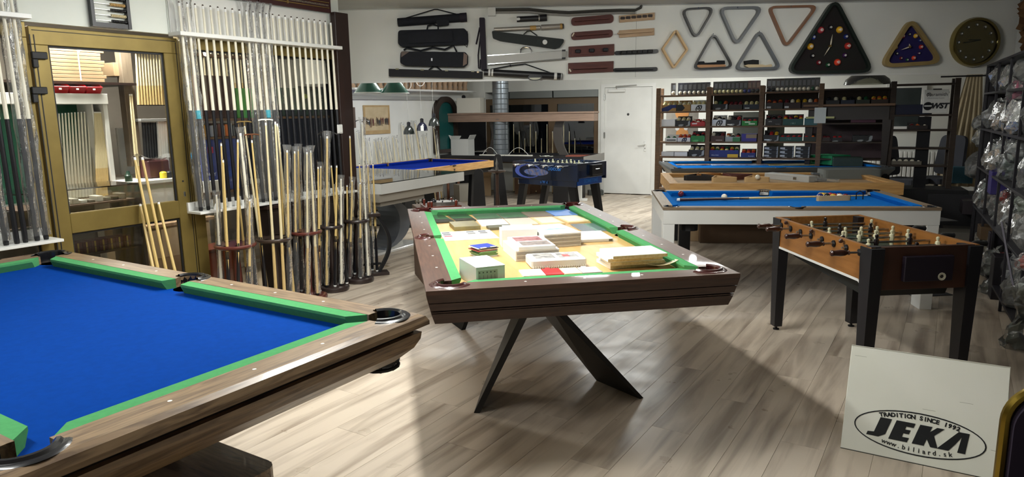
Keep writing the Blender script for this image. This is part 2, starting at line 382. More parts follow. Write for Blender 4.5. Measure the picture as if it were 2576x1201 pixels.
# ---- hanging beam
YB = 7.5
bz0 = atY(1700, 194.5, YB).z; bx0, bx1 = atY(860, 100, YB).x-.4, atY(2556, 100, YB).x
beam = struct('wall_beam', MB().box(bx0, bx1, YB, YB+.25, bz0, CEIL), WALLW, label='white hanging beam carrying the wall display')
bx = atY(1600, 100, YB).x
part('joint_line', MB().box(bx-.0015, bx+.0015, YB-.0008, YB+.002, bz0, CEIL-.05), flat('8d8d88'), beam, local=False)
part('edge_strip', MB().box(bx0, bx1, YB-.012, YB, bz0-.012, bz0+.006), LAM, beam, local=False)
part('top_trim', MB().box(bx0, bx1, YB-.03, YB, atY(1450, 17, YB).z, CEIL), CEILM, beam, local=False)
# ---- back wall with window and door
wx0 = onW(1222, 300).x; wx1 = onW(1505, 300).x; wz1 = onW(1400, 228).z; wz0 = .55
dx0, dx1 = onW(1521, 350).x, onW(1640, 350).x; dzt = onW(1580, 219).z
w = MB(MW).box(-4.2, wx0, 0, .12, 0, CEIL).box(wx0, wx1, 0, .12, 0, wz0).box(wx0, wx1, 0, .12, wz1, CEIL).box(wx1, dx0, 0, .12, 0, CEIL).box(dx0, dx1, 0, .12, dzt, CEIL).box(dx1, 6.5, 0, .12, 0, CEIL)
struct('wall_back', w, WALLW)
BR = mat('brown window frame', C('5d4a33'), .5)
fr = MB(MW); zf = onW(1400, 246).z
fr.box(wx0, wx1, .02, .08, zf-.12, zf); fr.box(wx0, wx1, .02, .08, wz0, wz0+.07)
mx = onW(1394, 300).x
for x0, x1 in ((wx0, wx0+.08), (mx-.13, mx+.05), (wx1-.09, wx1)): fr.box(x0, x1, .02, .08, wz0+.07, zf-.12)
win = struct('window_3', fr, BR, label='dark brown framed window at the back of the shop')
for x0, x1 in ((wx0+.08, mx-.13), (mx+.05, wx1-.09)): part('pane', MB(MW).box(x0, x1, .045, .052, wz0+.07, zf-.12), glass('night glass', (.25, .28, .3), .03), win, local=False)
sh = MB(MW).box(onW(1283, 230).x, mx-.03, -.04, .1, zf, wz1, .006).box(mx+.0, wx1, -.04, .1, zf, wz1, .006); part('shutter_box', sh, mat('galvanised', C('7e8280'), .45, .5), win, local=False)
dw = struct('door_2', MB(MW).box(dx0, dx1, .0, .045, .012, dzt-.004, .004), LAM, label='white door with lever handle at the back')
fr = MB(MW).box(dx0-.07, dx0, -.02, .06, 0, dzt+.06).box(dx1, dx1+.06, -.02, .06, 0, dzt+.06).box(dx0, dx1, -.02, .06, dzt, dzt+.06); part('door_frame', fr, LAM, dw, local=False)
p = onW(1623, 363); hm = MB(MW).box(p.x-.022, p.x+.022, -.012, 0, p.z-.13, p.z+.06, .004); hp = part('handle_plate', hm, LAM, dw, local=False)
part('lever', MB(MW).path([(p.x, -.01, p.z), (p.x, -.055, p.z), (p.x-.13, -.055, p.z-.012)], .011, 8), LAM, hp, True, local=False)
part('keyhole', MB(MW).box(p.x-.005, p.x+.005, -.0135, -.012, p.z-.09, p.z-.065), RUBBER, hp, local=False)
p = onW(1580, 288); part('peephole', MB(MW @ Matrix.Translation((p.x, 0, p.z)) @ Matrix.Rotation(pi/2, 4, 'X')).lathe([(0, .008), (.02, .008), (.024, 0)], 14), mat('dark nickel', C('4a4a4a'), .3, .8), dw, True, local=False)
p = onW(1560, 228); cl = part('door_closer', MB(MW).box(p.x-.22, p.x+.1, -.05, 0, p.z-.03, p.z+.03, .008), LAM, dw, local=False)
part('closer_arm', MB(MW).path([(p.x-.05, -.06, p.z+.03), (p.x-.06, -.09, p.z+.075), (p.x+.32, -.05, p.z+.09)], .009, 6), STEEL, cl, local=False)
hx = MB(MW)
for z in (.35, 1.05, 1.75): hx.box(dx0-.015, dx0+.012, -.03, -.004, z, z+.11, .004)
part('hinge', hx, STEEL, dw, local=False)
# ---- office-side back room window (right, behind the shelves)
rx0, rx1, rz0, rz1 = onW(2235, 300, 0).x, onW(2312, 300, 0).x, onW(2270, 318).z, onW(2270, 222).z
wr = MB(MW)
for a_ in ((rx0-.07, rx1+.07, rz1, rz1+.07), (rx0-.07, rx1+.07, rz0-.07, rz0), (rx0-.07, rx0, rz0, rz1), (rx1, rx1+.07, rz0, rz1)): wr.box(a_[0], a_[1], -.05, 0, a_[2], a_[3], .004)
w4 = struct('window_4', wr, LAM, label='small white framed window behind the ball shelves')
part('pane', MB(MW).box(rx0, rx1, -.03, -.02, rz0, rz1), mat('night pane', C('3a4040'), .1), w4, local=False)
# ---- ceiling light fittings
for (x, y, ln, rz, pw, col, where) in FITTINGS:
    f_ = thing('ceiling_light', 'white fluorescent ceiling fitting '+where, 'lamp', (x, y, CEIL), rz, 'fluorescent ceiling fittings')
    part('housing', MB().box(-ln/2, ln/2, -.07, .07, -.05, 0, .006), LAM, f_)
    for s in (-.035, .035): part('tube', MB().path([(-ln/2+.03, s, -.072), (ln/2-.03, s, -.072)], .013, 8), emit('tube light', (1, .97, .9), 6), f_, True)
    tube_light((x, y, CEIL-.10), ln, pw, col, rz)
tube_light(tuple(PB(-.2, -1.3, CEIL-.10)), 1.2, (90, 40), (1, .96, .88), RB)
o_ = thing('ceiling_light', 'white fluorescent ceiling fitting in the office behind the partition', 'lamp', tuple(PB(-.2, -1.3, CEIL)), RB, 'fluorescent ceiling fittings')
part('housing', MB().box(-.62, .62, -.07, .07, -.05, 0, .006), LAM, o_); part('tube', MB().path([(-.58, 0, -.07), (.58, 0, -.07)], .013, 8), emit('tube light', (1, .97, .9), 6), o_, True)
# ------------------------------------------------------------------ pool tables
def arc(c, r, a0, a1, n=8): return [(c[0]+r*cos(a0+(a1-a0)*i/n), c[1]+r*sin(a0+(a1-a0)*i/n)) for i in range(n+1)]
def pool_table(name, label, mw, L, Wd, zt, rw, cw, th, RAIL, FELT, CUSH, POCK, group=None, pockets=True, sights=True, bed=True, rp=.062, nose=.0, bedmat=None, low=False):
    """top of a pool table in its own frame: x along the length, y across, origin on the floor at the centre"""
    t = thing(name, label, 'pool table', group=group, mw=mw)
    xi, yi = L/2-rw, Wd/2-rw; k = .012
    cxx = sqrt(max(rp*rp-k*k, 0))
    def rail(X, Y, mid):                             # outline, bottom rail y from -Y to -Y+rw, length 2X
        xi_, yi_ = X-rw, Y-rw
        pts = [(-X, -Y), (X, -Y)]
        if pockets:
            c = (xi_+k, -yi_-k); pts += arc(c, rp, -pi/4, -pi-math.asin(k/rp), 10)
            pts = [q for q in pts if q[1] <= -yi_+1e-6]
            pts.append((c[0]-cxx, -yi_))
            if mid:
                m_ = arc((0, -yi_-.03), rp*.93, math.asin(.03/(rp*.93)), -pi-math.asin(.03/(rp*.93)), 10)
                pts += [(m_[0][0], -yi_)]+[q for q in m_ if q[1] < -yi_]+[(m_[-1][0], -yi_)]
            c = (-xi_-k, -yi_-k); ar = arc(c, rp, math.asin(k/rp), -3*pi/4, 10)
            pts.append((c[0]+cxx, -yi_)); pts += [q for q in ar if q[1] <= -yi_+1e-6]
        else: pts += [(xi_, -yi_), (-xi_, -yi_)]
        out = []
        for q in pts:
            if not out or hypot(q[0]-out[-1][0], q[1]-out[-1][1]) > 1e-4: out.append(q)
        return out
    for (X, Y, mid, rzs) in ((L/2, Wd/2, True, (0, pi)), (Wd/2, L/2, False, (pi/2, -pi/2))):
        pl = rail(X, Y, mid)
        o = MB()
        if nose:                                     # rounded outer edge
            lo = [(p[0]*(1-0), p[1]) for p in pl]
            o.prism(lo, zt-th, zt-nose)
            ins = [(p[0]-(nose if p[0] > X-1e-6 else -nose if p[0] < -X+1e-6 else 0), p[1]+(nose if p[1] < -Y+1e-6 else 0)) for p in pl]
            i2 = [(p[0]-(.35*nose if p[0] > X-1e-6 else -.35*nose if p[0] < -X+1e-6 else 0), p[1]+(.35*nose if p[1] < -Y+1e-6 else 0)) for p in pl]
            o.prism(lo, zt-nose, zt-nose*.35, i2); o.prism(i2, zt-nose*.35, zt, ins)
        else: o.prism(pl, zt-th, zt)
        c_ = Vector((0, -Y+rw/2, zt)); me = o.mesh('rail', RAIL, False, c_)
        for rz in rzs: inst('rail', me, t, mw @ Matrix.Rotation(rz, 4, 'Z') @ Matrix.Translation(c_))
    # cushions
    def cushion(p0, p1, nrm, e0, e1):                # back edge p0-p1, nrm into the field, e: end set-backs at the nose
        p0, p1, nrm = Vector(p0), Vector(p1), Vector(nrm); d = (p1-p0).normalized()
        a0, a1 = p0+nrm*cw+d*e0, p1+nrm*cw-d*e1
        u0, u1 = p0+nrm*(cw-.02)+d*e0*.7, p1+nrm*(cw-.02)-d*e1*.7
        Z = lambda q, z: (q.x, q.y, z)
        vs = [Z(p0, zt-.001), Z(p1, zt-.001), Z(a1, zt-.002), Z(a0, zt-.002), Z(a1, zt-.013), Z(a0, zt-.013), Z(u1, zt-.05), Z(u0, zt-.05), Z(p1, zt-.05), Z(p0, zt-.05)]
        part('cushion', MB().add(vs, [(0, 1, 2, 3), (3, 2, 4, 5), (5, 4, 6, 7), (7, 6, 8, 9), (1, 0, 9, 8), (0, 3, 5, 7, 9), (2, 1, 8, 6, 4)]), CUSH, t)
    g = rp*.95 if pockets else 0; ms = rp*.82; e = cw*1.0 if pockets else cw
    for sy in (-1, 1):
        y = sy*yi; nr = (0, -sy)
        if pockets:
            cushion((-xi+g, y), (-ms, y), nr, e, .02); cushion((ms, y), (xi-g, y), nr, .02, e)
        else: cushion((-xi, y), (xi, y), nr, e, e)
    for sx in (-1, 1): cushion((sx*xi, -yi+g), (sx*xi, yi-g), (-sx, 0), e, e)
    if bed: part('bed_cloth', MB().box(-xi, xi, -yi, yi, zt-.075, zt-.047), bedmat or FELT, t)
    if pockets:
        prof = [(rp-.004, -.09), (rp-.006, -.02), (rp-.004, .006), (rp+.004, .013), (rp+.012, .012), (rp+.018, .005), (rp+.03, .004), (rp+.036, 0), (rp+.03, -.01), (rp, -.012)]
        if low: prof = [(rp-.004, -.09), (rp-.005, -.02), (rp-.003, .003), (rp+.010, .004), (rp+.014, 0), (rp+.01, -.01), (rp, -.012)]
        for sx in (-1, 0, 1):
            for sy in (-1, 1):
                c = (sx*(xi+k), sy*(yi+(.03 if sx == 0 else k)), zt)
                mid_a = atan2(sy, sx); sp = pi*.62 if sx else pi*.5
                q = part('pocket_liner', MB().lathe(prof, 18, c, mid_a-sp, mid_a+sp), POCK, t, True)
                part('pocket_cup', MB().lathe([(rp-.002, -.052), (rp-.005, -.10), (.03, -.14), (.0001, -.14)], 14, c), RUBBER, q, True)
                part('pocket_mouth', MB().lathe([(.0001, -.0465), (rp*.98, -.0465)], 16, (c[0]*.995, c[1]*.99, zt)), RUBBER, q)
    if sights:
        sm = MB().lathe([(.0065, -.001), (.0065, .0007), (.0001, .0007)], 10).mesh('sight', flat('e9e7df', .3)); hd = rw*.2
        dxs = (xi-cw)/4; dys = (yi-cw)/2
        ps = [(s*dxs*i, sy*(Wd/2-rw*.62)) for s in (-1, 1) for i in (1, 2, 3) for sy in (-1, 1)]+[(sx*(L/2-rw*.62), dys*i) for i in (-1, 0, 1) for sx in (-1, 1)]
        for q in ps: inst('sight', sm, t, mw @ Matrix.Translation((q[0], q[1], zt)))
    return t

# ---- front left table, royal blue cloth with green cushions
CF = Vector((-.5112, 2.5732, 0)); aF = -Nd; WS, LS = 1.216, 2.5; RWF = .135
cen = CF+aF*(LS/2)-Bd*(WS/2)
mwF = Matrix.Translation(cen) @ Matrix.Rotation(atan2(aF.y, aF.x), 4, 'Z')      # local +x = aF (to the far left)
ft_ = pool_table('pool_table', 'weathered oak pool table with royal blue cloth and green cushions in the foreground', mwF, LS+2*RWF, WS+2*RWF, .80, RWF, .058, .045, OAKG, BLUEF, GREENF, POCKB, nose=.03, rp=.066)
LF, WF = LS+2*RWF, WS+2*RWF
part('shadow_gap', MB().ring([(-LF/2+.045, -WF/2+.045), (LF/2-.045, -WF/2+.045), (LF/2-.045, WF/2-.045), (-LF/2+.045, WF/2-.045)], [(-LF/2+.1, -WF/2+.1), (LF/2-.1, -WF/2+.1), (LF/2-.1, WF/2-.1), (-LF/2+.1, WF/2-.1)], .70, .757), mat('dark groove', C('1d130d'), .6), ft_)
def frustum_ring(z1, i1, z0, i0, L_, W_, mb=None, t=.06):
    o = lambda i, z: [(-L_/2+i, -W_/2+i, z), (L_/2-i, -W_/2+i, z), (L_/2-i, W_/2-i, z), (-L_/2+i, W_/2-i, z)]
    mb = mb or MB(); j = max(i0, i1)+t; fs = []
    for k in range(4):
        n = (k+1) % 4
        for A, B_ in ((0, 4), (4, 12), (12, 8), (8, 0)): fs.append((A+k, A+n, B_+n, B_+k))
    return mb.add(o(i0, z0)+o(i1, z1)+o(j, z0)+o(j, z1), fs)
apm = MB(); frustum_ring(.728, .022, .70, .026, LF, WF, apm); frustum_ring(.70, .026, .665, .045, LF, WF, apm); frustum_ring(.665, .045, .615, .10, LF, WF, apm)
part('apron', apm, OAKX, ft_)
for s in (-1, 1):
    part('pedestal', MB().box(*sorted((s*.30, s*.60)), -.16, .16, .26, .615, .01), OAKG, ft_)
    fo = part('pedestal_foot', MB().prism(rpoly([(s*.63-.36, -.30), (s*.63+.36, -.30), (s*.63+.36, .30), (s*.63-.36, .30)], .06), .215, .265), OAKG, ft_)
    part('foot_plinth', MB().prism(rpoly([(s*.63-.35, -.29), (s*.63+.35, -.29), (s*.63+.35, .29), (s*.63-.35, .29)], .06), 0, .21), OAKG, fo)
# hanging ball tray under the near corner
bt = MB(); cxy = tuple((mwF.inverted() @ at(955, 908, .575))[:2])
for k_ in range(3): bt.path([(cxy[0]+.075*cos(a), cxy[1]+.075*sin(a), .60-.022*k_) for a in [2*pi*i/16 for i in range(17)]], .008, 6)
for k_ in range(8):
    a = 2*pi*k_/8; bt.path([(cxy[0]+.075*cos(a), cxy[1]+.075*sin(a), .615), (cxy[0]+.07*cos(a), cxy[1]+.07*sin(a), .55), (cxy[0], cxy[1], .535)], .006, 5)
pb = part('pocket_basket', bt, RUBBER, ft_)
part('basket_lining', MB().lathe([(.066, .612), (.062, .555), (.0001, .545)], 14, (*cxy, 0)), flat('8a8d92'), pb)

# ---- centre table covered with samples
YC = .1725; oC = Vector((.346, 3.0708, 0)); WC, LC = 1.4668, 2.728
uC = Vector((cos(YC), sin(YC), 0)); vC = Vector((-sin(YC), cos(YC), 0))
mwC = Matrix.Translation(oC+vC*(LC/2)) @ Matrix.Rotation(YC+pi/2, 4, 'Z')       # local +x = vC (away)
ct = pool_table('pool_table', 'dark walnut pool table with green cushions, covered with sample boards and catalogues', mwC, LC, WC, .80, .127, .05, .02, WALNUT, GREENF, GREENF, POCKR, bedmat=OAKB, rp=.06)
zb = .753
ap = MB()
for (z1, i1, z0, i0) in ((.78, .0, .742, .008), (.738, .0095, .704, .0175), (.698, .0185, .693, .020), (.689, .0205, .64, .036)): frustum_ring(z1, i1, z0, i0, LC, WC, ap)
part('apron', ap, WALX, ct)
part('apron_groove', frustum_ring(.78, .012, .65, .045, LC, WC), mat('dark groove', C('1d130d'), .6), ct)
def plank3(f0, f1, t0, t1, th):                       # leg: foot edge f0-f1 on the floor, top edge t0-t1; thickness towards +offset
    d = (Vector(f1)-Vector(f0)).cross(Vector(t0)-Vector(f0)).normalized()*th
    f = [Vector(q) for q in (f0, f1, t1, t0)]
    g = [q+d for q in f]
    for q in g[:2]: q.z = 0
    return MB().add(f+g, [(0, 1, 2, 3), (7, 6, 5, 4), (0, 4, 5, 1), (1, 5, 6, 2), (2, 6, 7, 3), (3, 7, 4, 0)])
def L2(u, v, z): q = oC+uC*u+vC*v; return Vector((q.x, q.y, z))
for (fr_, sgn) in (('near', 1), ('far', -1)):
    vv = (lambda v: v) if sgn == 1 else (lambda v: LC-v)
    for (u0, u1, t0, t1) in ((-.485, -.40, -.22, -.14), (.455, .30, -.10, -.16)):
        part('leg', plank3(L2(u0, vv(.49), 0), L2(u1, vv(.80), 0), L2(t0, vv(.32), .645), L2(t1, vv(.75), .645), .035 if sgn*(1 if u0 < 0 else -1) > 0 else -.035), BLACKM, ct, local=False)
part('leg_joint', MB().path([L2(-.11, .30, .62), L2(-.11, .36, .62)], .018, 8), BLACKM, ct, local=False)
part('spine', MB().hexa([L2(-.12, .3, .60), L2(.1, .3, .60), L2(.1, LC-.3, .60), L2(-.12, LC-.3, .60)], [L2(-.12, .3, .64), L2(.1, .3, .64), L2(.1, LC-.3, .64), L2(-.12, LC-.3, .64)]), BLACKM, ct, local=False)

# ---- white table on the right with electric blue cloth
def corner_frame(p, q, L_, W_):                       # near edge from p to q (world), table extends away
    d = (q-p); d.z = 0; d.normalize(); v = Vector((-d.y, d.x, 0))
    c = p+d*(L_/2)+v*(W_/2); c.z = 0
    return Matrix.Translation(c) @ Matrix.Rotation(atan2(d.y, d.x), 4, 'Z')
p, q = at(1668, 522, .8), at(2370, 523, .8)
LW, WW = (q-p).length, 1.25
mwW = corner_frame(p, q, LW, WW)
RUST = mat('grey oak edge', C('8a7863'), .5, col2=C('75634f'), scale=4, stretch=(1.2, 12, 12))
wt = pool_table('pool_table', 'white parsons leg pool table with electric blue cloth, a cue and balls on it', mwW, LW, WW, .80, .085, .05, .022, RUST, BLUE3, BLUE3, POCKB, sights=False, rp=.052, low=True)
part('apron', MB().ring([(-LW/2+.004, -WW/2+.004), (LW/2-.004, -WW/2+.004), (LW/2-.004, WW/2-.004), (-LW/2+.004, WW/2-.004)], [(-LW/2+.04, -WW/2+.04), (LW/2-.04, -WW/2+.04), (LW/2-.04, WW/2-.04), (-LW/2+.04, WW/2-.04)], .665, .778), LAM, wt)
for sx in (-1, 1):
    for sy in (-1, 1): part('leg', MB().box(*sorted((sx*(LW/2-.005), sx*(LW/2-.095))), *sorted((sy*(WW/2-.005), sy*(WW/2-.16))), 0, .664, .003), LAM, wt)
part('ball_box', MB().lathe([(.07, .60), (.07, .664)], 12, (-LW/2+.22, -WW/2+.12, 0)), RUBBER, wt)
# ---- oak framed table without cloth, used as a tray
p, q = at(1685, 462, .8), at(2275, 461, .8); LO, WO = (q-p).length, 1.28
mwO = corner_frame(p, q, LO, WO)
ot = pool_table('pool_table', 'oak framed table used as a tray for triangles and cases', mwO, LO, WO, .80, .08, .012, .12, OAK, CARD, OAK, POCKB, pockets=False, sights=False)
part('apron', MB().box(-LO/2+.08, LO/2-.08, -WO/2+.08, WO/2-.08, .58, .72), DARKW, ot)
for sx in (-1, 1):
    for sy in (-1, 1): part('leg', MB().box(*sorted((sx*(LO/2-.12), sx*(LO/2-.24))), *sorted((sy*(WO/2-.12), sy*(WO/2-.24))), 0, .58, .004), BLACKM, ot)
# ---- grey table with boards on it
p, q = at(1688, 425, .85), at(2230, 421, .85); LG, WG = (q-p).length+.1, 1.35
mwG = corner_frame(p, q, LG, WG)
GREYR = mat('dark grey rail laminate', C('55595a'), .35, col2=C('484c4d'), scale=4)
gt = pool_table('pool_table', 'dark grey pool table with bright blue cushions, boards and a small table standing on it', mwG, LG, WG, .85, .10, .05, .03, GREYR, BLUE3, BLUE3, POCKB, sights=False, rp=.055, low=True)
part('apron', frustum_ring(.82, .0, .66, .12, LG, WG), mat('silver apron', C('8a8a86'), .3, .5), gt)
for s in (-1, 1): part('pedestal', MB().box(s*.62-.16, s*.62+.16, -.35, .35, 0, .66, .01), BLACKM, gt)
# ---- oak table with ultramarine cloth (back left)
p, q = at(1073, 425, .8), at(1249, 403, .8); d = (q-p).normalized()
LB, WB = 2.35, 1.36
mwB = corner_frame(q-d*LB, q, LB, WB)
bt_ = pool_table('pool_table', 'light oak pool table with ultramarine cloth beside the poster wall', mwB, LB, WB, .80, .07, .05, .10, OAK, BLUE2, BLUE2, POCKB, sights=False, rp=.05, low=True)
part('apron', MB().box(-LB/2+.07, LB/2-.07, -WB/2+.07, WB/2-.07, .62, .74), BLACKM, bt_)
for sx in (-1, 1):
    for sy in (-1, 1):
        x0, y0 = sx*(LB/2-.35), sy*(WB/2-.22)
        part('leg', MB().prism([(x0-.15, y0-.03), (x0+.15, y0-.03), (x0+.15, y0+.03), (x0-.15, y0+.03)], 0.02, .63, [(x0-.08, y0-.03), (x0+.08, y0-.03), (x0+.08, y0+.03), (x0-.08, y0+.03)]), BLACKM, bt_)
    part('foot_bar', MB().box(sx*(LB/2-.35)-.2, sx*(LB/2-.35)+.2, -WB/2+.1, WB/2-.1, 0, .02), BLACKM, bt_)
# ---- white table with glass top on a curved base
zg = .86; p, q = at(958, 462, zg), at(1167, 431, zg); LGl, WGl = (q-p).length, 2.1
mwGl = corner_frame(p, q, LGl, WGl)
wg = thing('glass_top_table', 'white high gloss table with glass top on a curved grey base', 'table', mw=mwGl)
GW = mat('gloss white', C('dcdcd8'), .2, coat=.5)
def rr(x, y): return [(-x, -y), (x, -y), (x, y), (-x, y)]
part('frame', MB().ring(rr(LGl/2, WGl/2), rr(LGl/2-.13, WGl/2-.13), zg-.115, zg-.008), GW, wg)
part('glass_top', MB().box(-LGl/2+.004, LGl/2-.004, -WGl/2+.004, WGl/2-.004, zg-.008, zg), glass('green glass', (.86, .93, .9), .10), wg)
part('bed', MB().box(-LGl/2+.13, LGl/2-.13, -WGl/2+.13, WGl/2-.13, zg-.115, zg-.09), flat('9aa39c'), wg)
part('lower_frame', MB().box(-LGl/2+.0, LGl/2-.42, -WGl/2+.03, WGl/2-.3, zg-.20, zg-.115), flat('9d968a'), wg)
part('lower_frame', MB().box(-LGl/2+.05, LGl/2-.75, -WGl/2+.06, WGl/2-.4, zg-.25, zg-.20), flat('8c857a'), wg)
GREYC = mat('silver lacquer', C('6d727a'), .25, .35)
cv = MB(); n_ = 14
for sgn, xc in ((1, -.25),):
    ring_o = [(xc+.50*sin(a), .29-.29*cos(a)) for a in [pi*i/n_ for i in range(n_+1)]]
    ring_i = [(xc+.30*sin(a), .29-.27*cos(a)) for a in [pi*i/n_ for i in range(n_+1)]]
    poly = [(x_, z_) for x_, z_ in ring_o]+[(x_, z_) for x_, z_ in reversed(ring_i)]
    M2 = Matrix.Translation((0, -.62, .03)) @ Matrix.Rotation(pi/2, 4, 'X')
    k_ = MB(M2); k_.prism(poly, -.30, 0); part('curved_leg', k_, GREYC, wg)
part('curved_leg', MB(Matrix.Translation((0, .35, .03)) @ Matrix.Rotation(pi/2, 4, 'X')).prism(poly, -.30, 0), GREYC, wg)
part('base_plate', MB().box(-.55, .40, -.68, .72, 0, .03, .004), GW, wg)
# ---- black table at the window with a long brown lamp above it
MK = MW                                              # parallel to the back wall
p, q = at(1100, 391, .8), at(1468, 396, .8); LK = (q-p).length; mwK = corner_frame(p, q, LK, 1.1)
bk = thing('black_game_table', 'long black table with curved posts in front of the dark window', 'table', mw=mwK)
part('top_frame', MB().ring(rr(LK/2, .55), rr(LK/2-.1, .45), .70, .80), BLACK, bk)
part('bed', MB().box(-LK/2+.1, LK/2-.1, -.45, .45, .72, .76), flat('2c2c30'), bk)
part('end_panel', MB().box(LK/2, LK/2+.012, -.56, .56, .68, .81), mat('brushed grey', C('85827d'), .35, .5), bk)
for x0, s in ((-LK/2+.75, 1), (LK/2-.62, -1)):
    pts_o = [(x0+s*(.12*(1-((t-.5)*2)**2)), .80+.72*t) for t in [i/10 for i in range(11)]]
    poly = [(a_, b_) for a_, b_ in pts_o]+[(a_+.16, b_) for a_, b_ in reversed(pts_o)]
    part('curved_post', MB(Matrix.Translation((0, -.05, 0)) @ Matrix.Rotation(pi/2, 4, 'X')).prism(poly, -.05, .0), mat('grey brown lacquer', C('3d3834'), .4), bk)
for sx in (-1, 1):
    part('leg', MB().prism([(sx*(LK/2-.45)-.14, -.45), (sx*(LK/2-.45)+.14, -.45), (sx*(LK/2-.45)+.14, .45), (sx*(LK/2-.45)-.14, .45)], 0, .70), BLACKM, bk)
# ------------------------------------------------------------------ things on the centre table
def quad(FL, FR_, BL, zt, zb):                        # box whose top face corners are seen at these pixels
    a, b_, c = at(*FL, zt), at(*FR_, zt), at(*BL, zt)
    u = b_-a; n = Vector((-u.y, u.x, 0)).normalized(); v = c-a; v = n*v.dot(n)+u.normalized()*v.dot(u.normalized())*.0
    return a, u, v
def qbox(name, label, cat, FL, FR_, BL, zt, zb, m, group=None, ch=.0015, parent=None):
    a, u, v = quad(FL, FR_, BL, zt, zb); mw = Matrix.Translation((a.x, a.y, zb)) @ Matrix.Rotation(atan2(u.y, u.x), 4, 'Z')
    mb = MB().box(0, u.length, 0, v.length, 0, zt-zb, min(ch, (zt-zb)*.3))
    if parent: o = part(name, MB(mw).box(0, u.length, 0, v.length, 0, zt-zb), m, parent, local=False)
    else: o = solo(name, mb, m, label, cat, group, mw=mw)
    return o, mw, u.length, v.length
PAPER = flat('ecece8', .5); PAPE2 = flat('d6d3c9', .6)
zc = zb                                              # bed level of the centre table
# product box with print
o, mw, w_, d_ = qbox('carton', 'white printed product carton near the left front corner of the sample table', 'box', (1197, 675), (1270, 667.5), (1169.4, 648.4), zc+.098, zc, PAPER)
FR[o] = mw
part('lid_flap', MB().box(0, w_, -.004, d_*.98, .098, .1005), flat('f2f2f0', .5), o)
part('print', MB().box(w_*.07, w_*.74, -.0006, 0, .01, .083), flat('b9b5a6', .7), o)
for k in range(5): part('print_line', MB().box(w_*(.12+.13*k), w_*(.12+.13*k)+.0015, -.0012, -.0005, .012, .06), flat('6d6a62'), o); part('print_icon', MB().box(w_*(.12+.13*k)-.003, w_*(.12+.13*k)+.003, -.0012, -.0005, .07, .076), flat('55534d'), o)
rs = random.Random(3)
for k in range(14):
    x_, y_ = w_*(.3+.35*rs.random()), d_*(.2+.6*rs.random()); part('print_speck', MB().box(x_, x_+.006+.01*rs.random(), y_, y_+.002, .1005, .1009), flat('9a9fb8'), o)
text('S. 46', .014, flat('9aa0b5'), o, Matrix.Translation((w_*.85, d_*.12, .1008)) @ Matrix.Rotation(1.2, 4, 'Z'), local=True)
# swatch books stack
cols = ['d8dcd6', '7fae7a', '5c8a58', '6a9a62', 'c9c9c4', 'a03a42', 'b8a89a', '33343a', 'd8d8d8', '2b3f9e']
st = [(1207, 640), (1250, 634), (1196, 628)]
FLs, FRs, BLs = (1206, 625), (1251, 619.5), (1194.6, 615.5)
z_ = zc; hs = [.009, .009, .008, .008, .004, .005, .006, .004, .003, .003]; H_ = sum(hs)
for k, (c_, h_) in enumerate(zip(cols, hs)):
    z1 = z_+h_; sh_ = .008*sin(k*2.1)
    a, u, v = quad(FLs, FRs, BLs, zc+H_, zc); mw = Matrix.Translation((a.x+sh_, a.y+sh_*.6, z_)) @ Matrix.Rotation(atan2(u.y, u.x)+.05*sin(k*1.7), 4, 'Z')
    nm = ['white', 'pale green', 'dark green', 'leaf green', 'light grey', 'crimson', 'beige', 'black', 'silver', 'blue'][k]
    o = solo('swatch_book', MB().box(0, u.length, 0, v.length, 0, h_-.0004, .001), flat(c_, .4), nm+' swatch folder in the small stack on the sample table'+(', topmost' if k == 9 else ''), 'swatch book', 'swatch folders stack', mw=mw)
    if k == 9:
        FR[o] = mw
        for x0 in (.06, .62): part('tab', MB().box(u.length*x0, u.length*(x0+.32), -.006, .008, .0012, .0034), PAPER, o)
    z_ = z1
# open colour chart
o, mw, w_, d_ = qbox('colour_chart', 'open white colour chart with rows of grey, red and cream swatches', 'colour chart', (1120, 606), (1256, 598.6), (1108.6, 584.6), zc+.004, zc, PAPER); FR[o] = mw
sw = [['3a3c40', '3d3e42', 'a83040', 'b8b4ac'], ['e2dfd2', 'e4e0d0', 'e0d8c0', 'e8e6df'], ['54565c', '6a655f', 'e6dcd4', 'efe9df'], ['55565e', '63605c', 'a4a5a6', 'f0efeb']]
for i in range(4):
    for j in range(4): part('swatch', MB().box(w_*(.04+.235*i), w_*(.19+.235*i), d_*(.80-.2*j), d_*(.93-.2*j), .004, .0046), flat(sw[i][j], .4), o)
part('fold', MB().box(w_*.487, w_*.492, 0, d_, .004, .005), flat('c9c9c6'), o)
# long slip case
o, mw, w_, d_ = qbox('carton', 'long low white slip case behind the swatch stack', 'box', (1262, 579.5), (1352, 576), (1252, 571.5), zc+.108, zc, PAPER); FR[o] = mw
part('lid', MB().box(.02, w_*.95, .02, d_*1.15, .108, .114), flat('f3f3f1', .5), o)
text('World of Design Possibilities', .013, flat('8b93a3'), o, Matrix.Translation((w_*.55, -.0008, .042)) @ Matrix.Rotation(pi/2, 4, 'X') @ Matrix.Rotation(pi, 4, 'Z'), local=True)
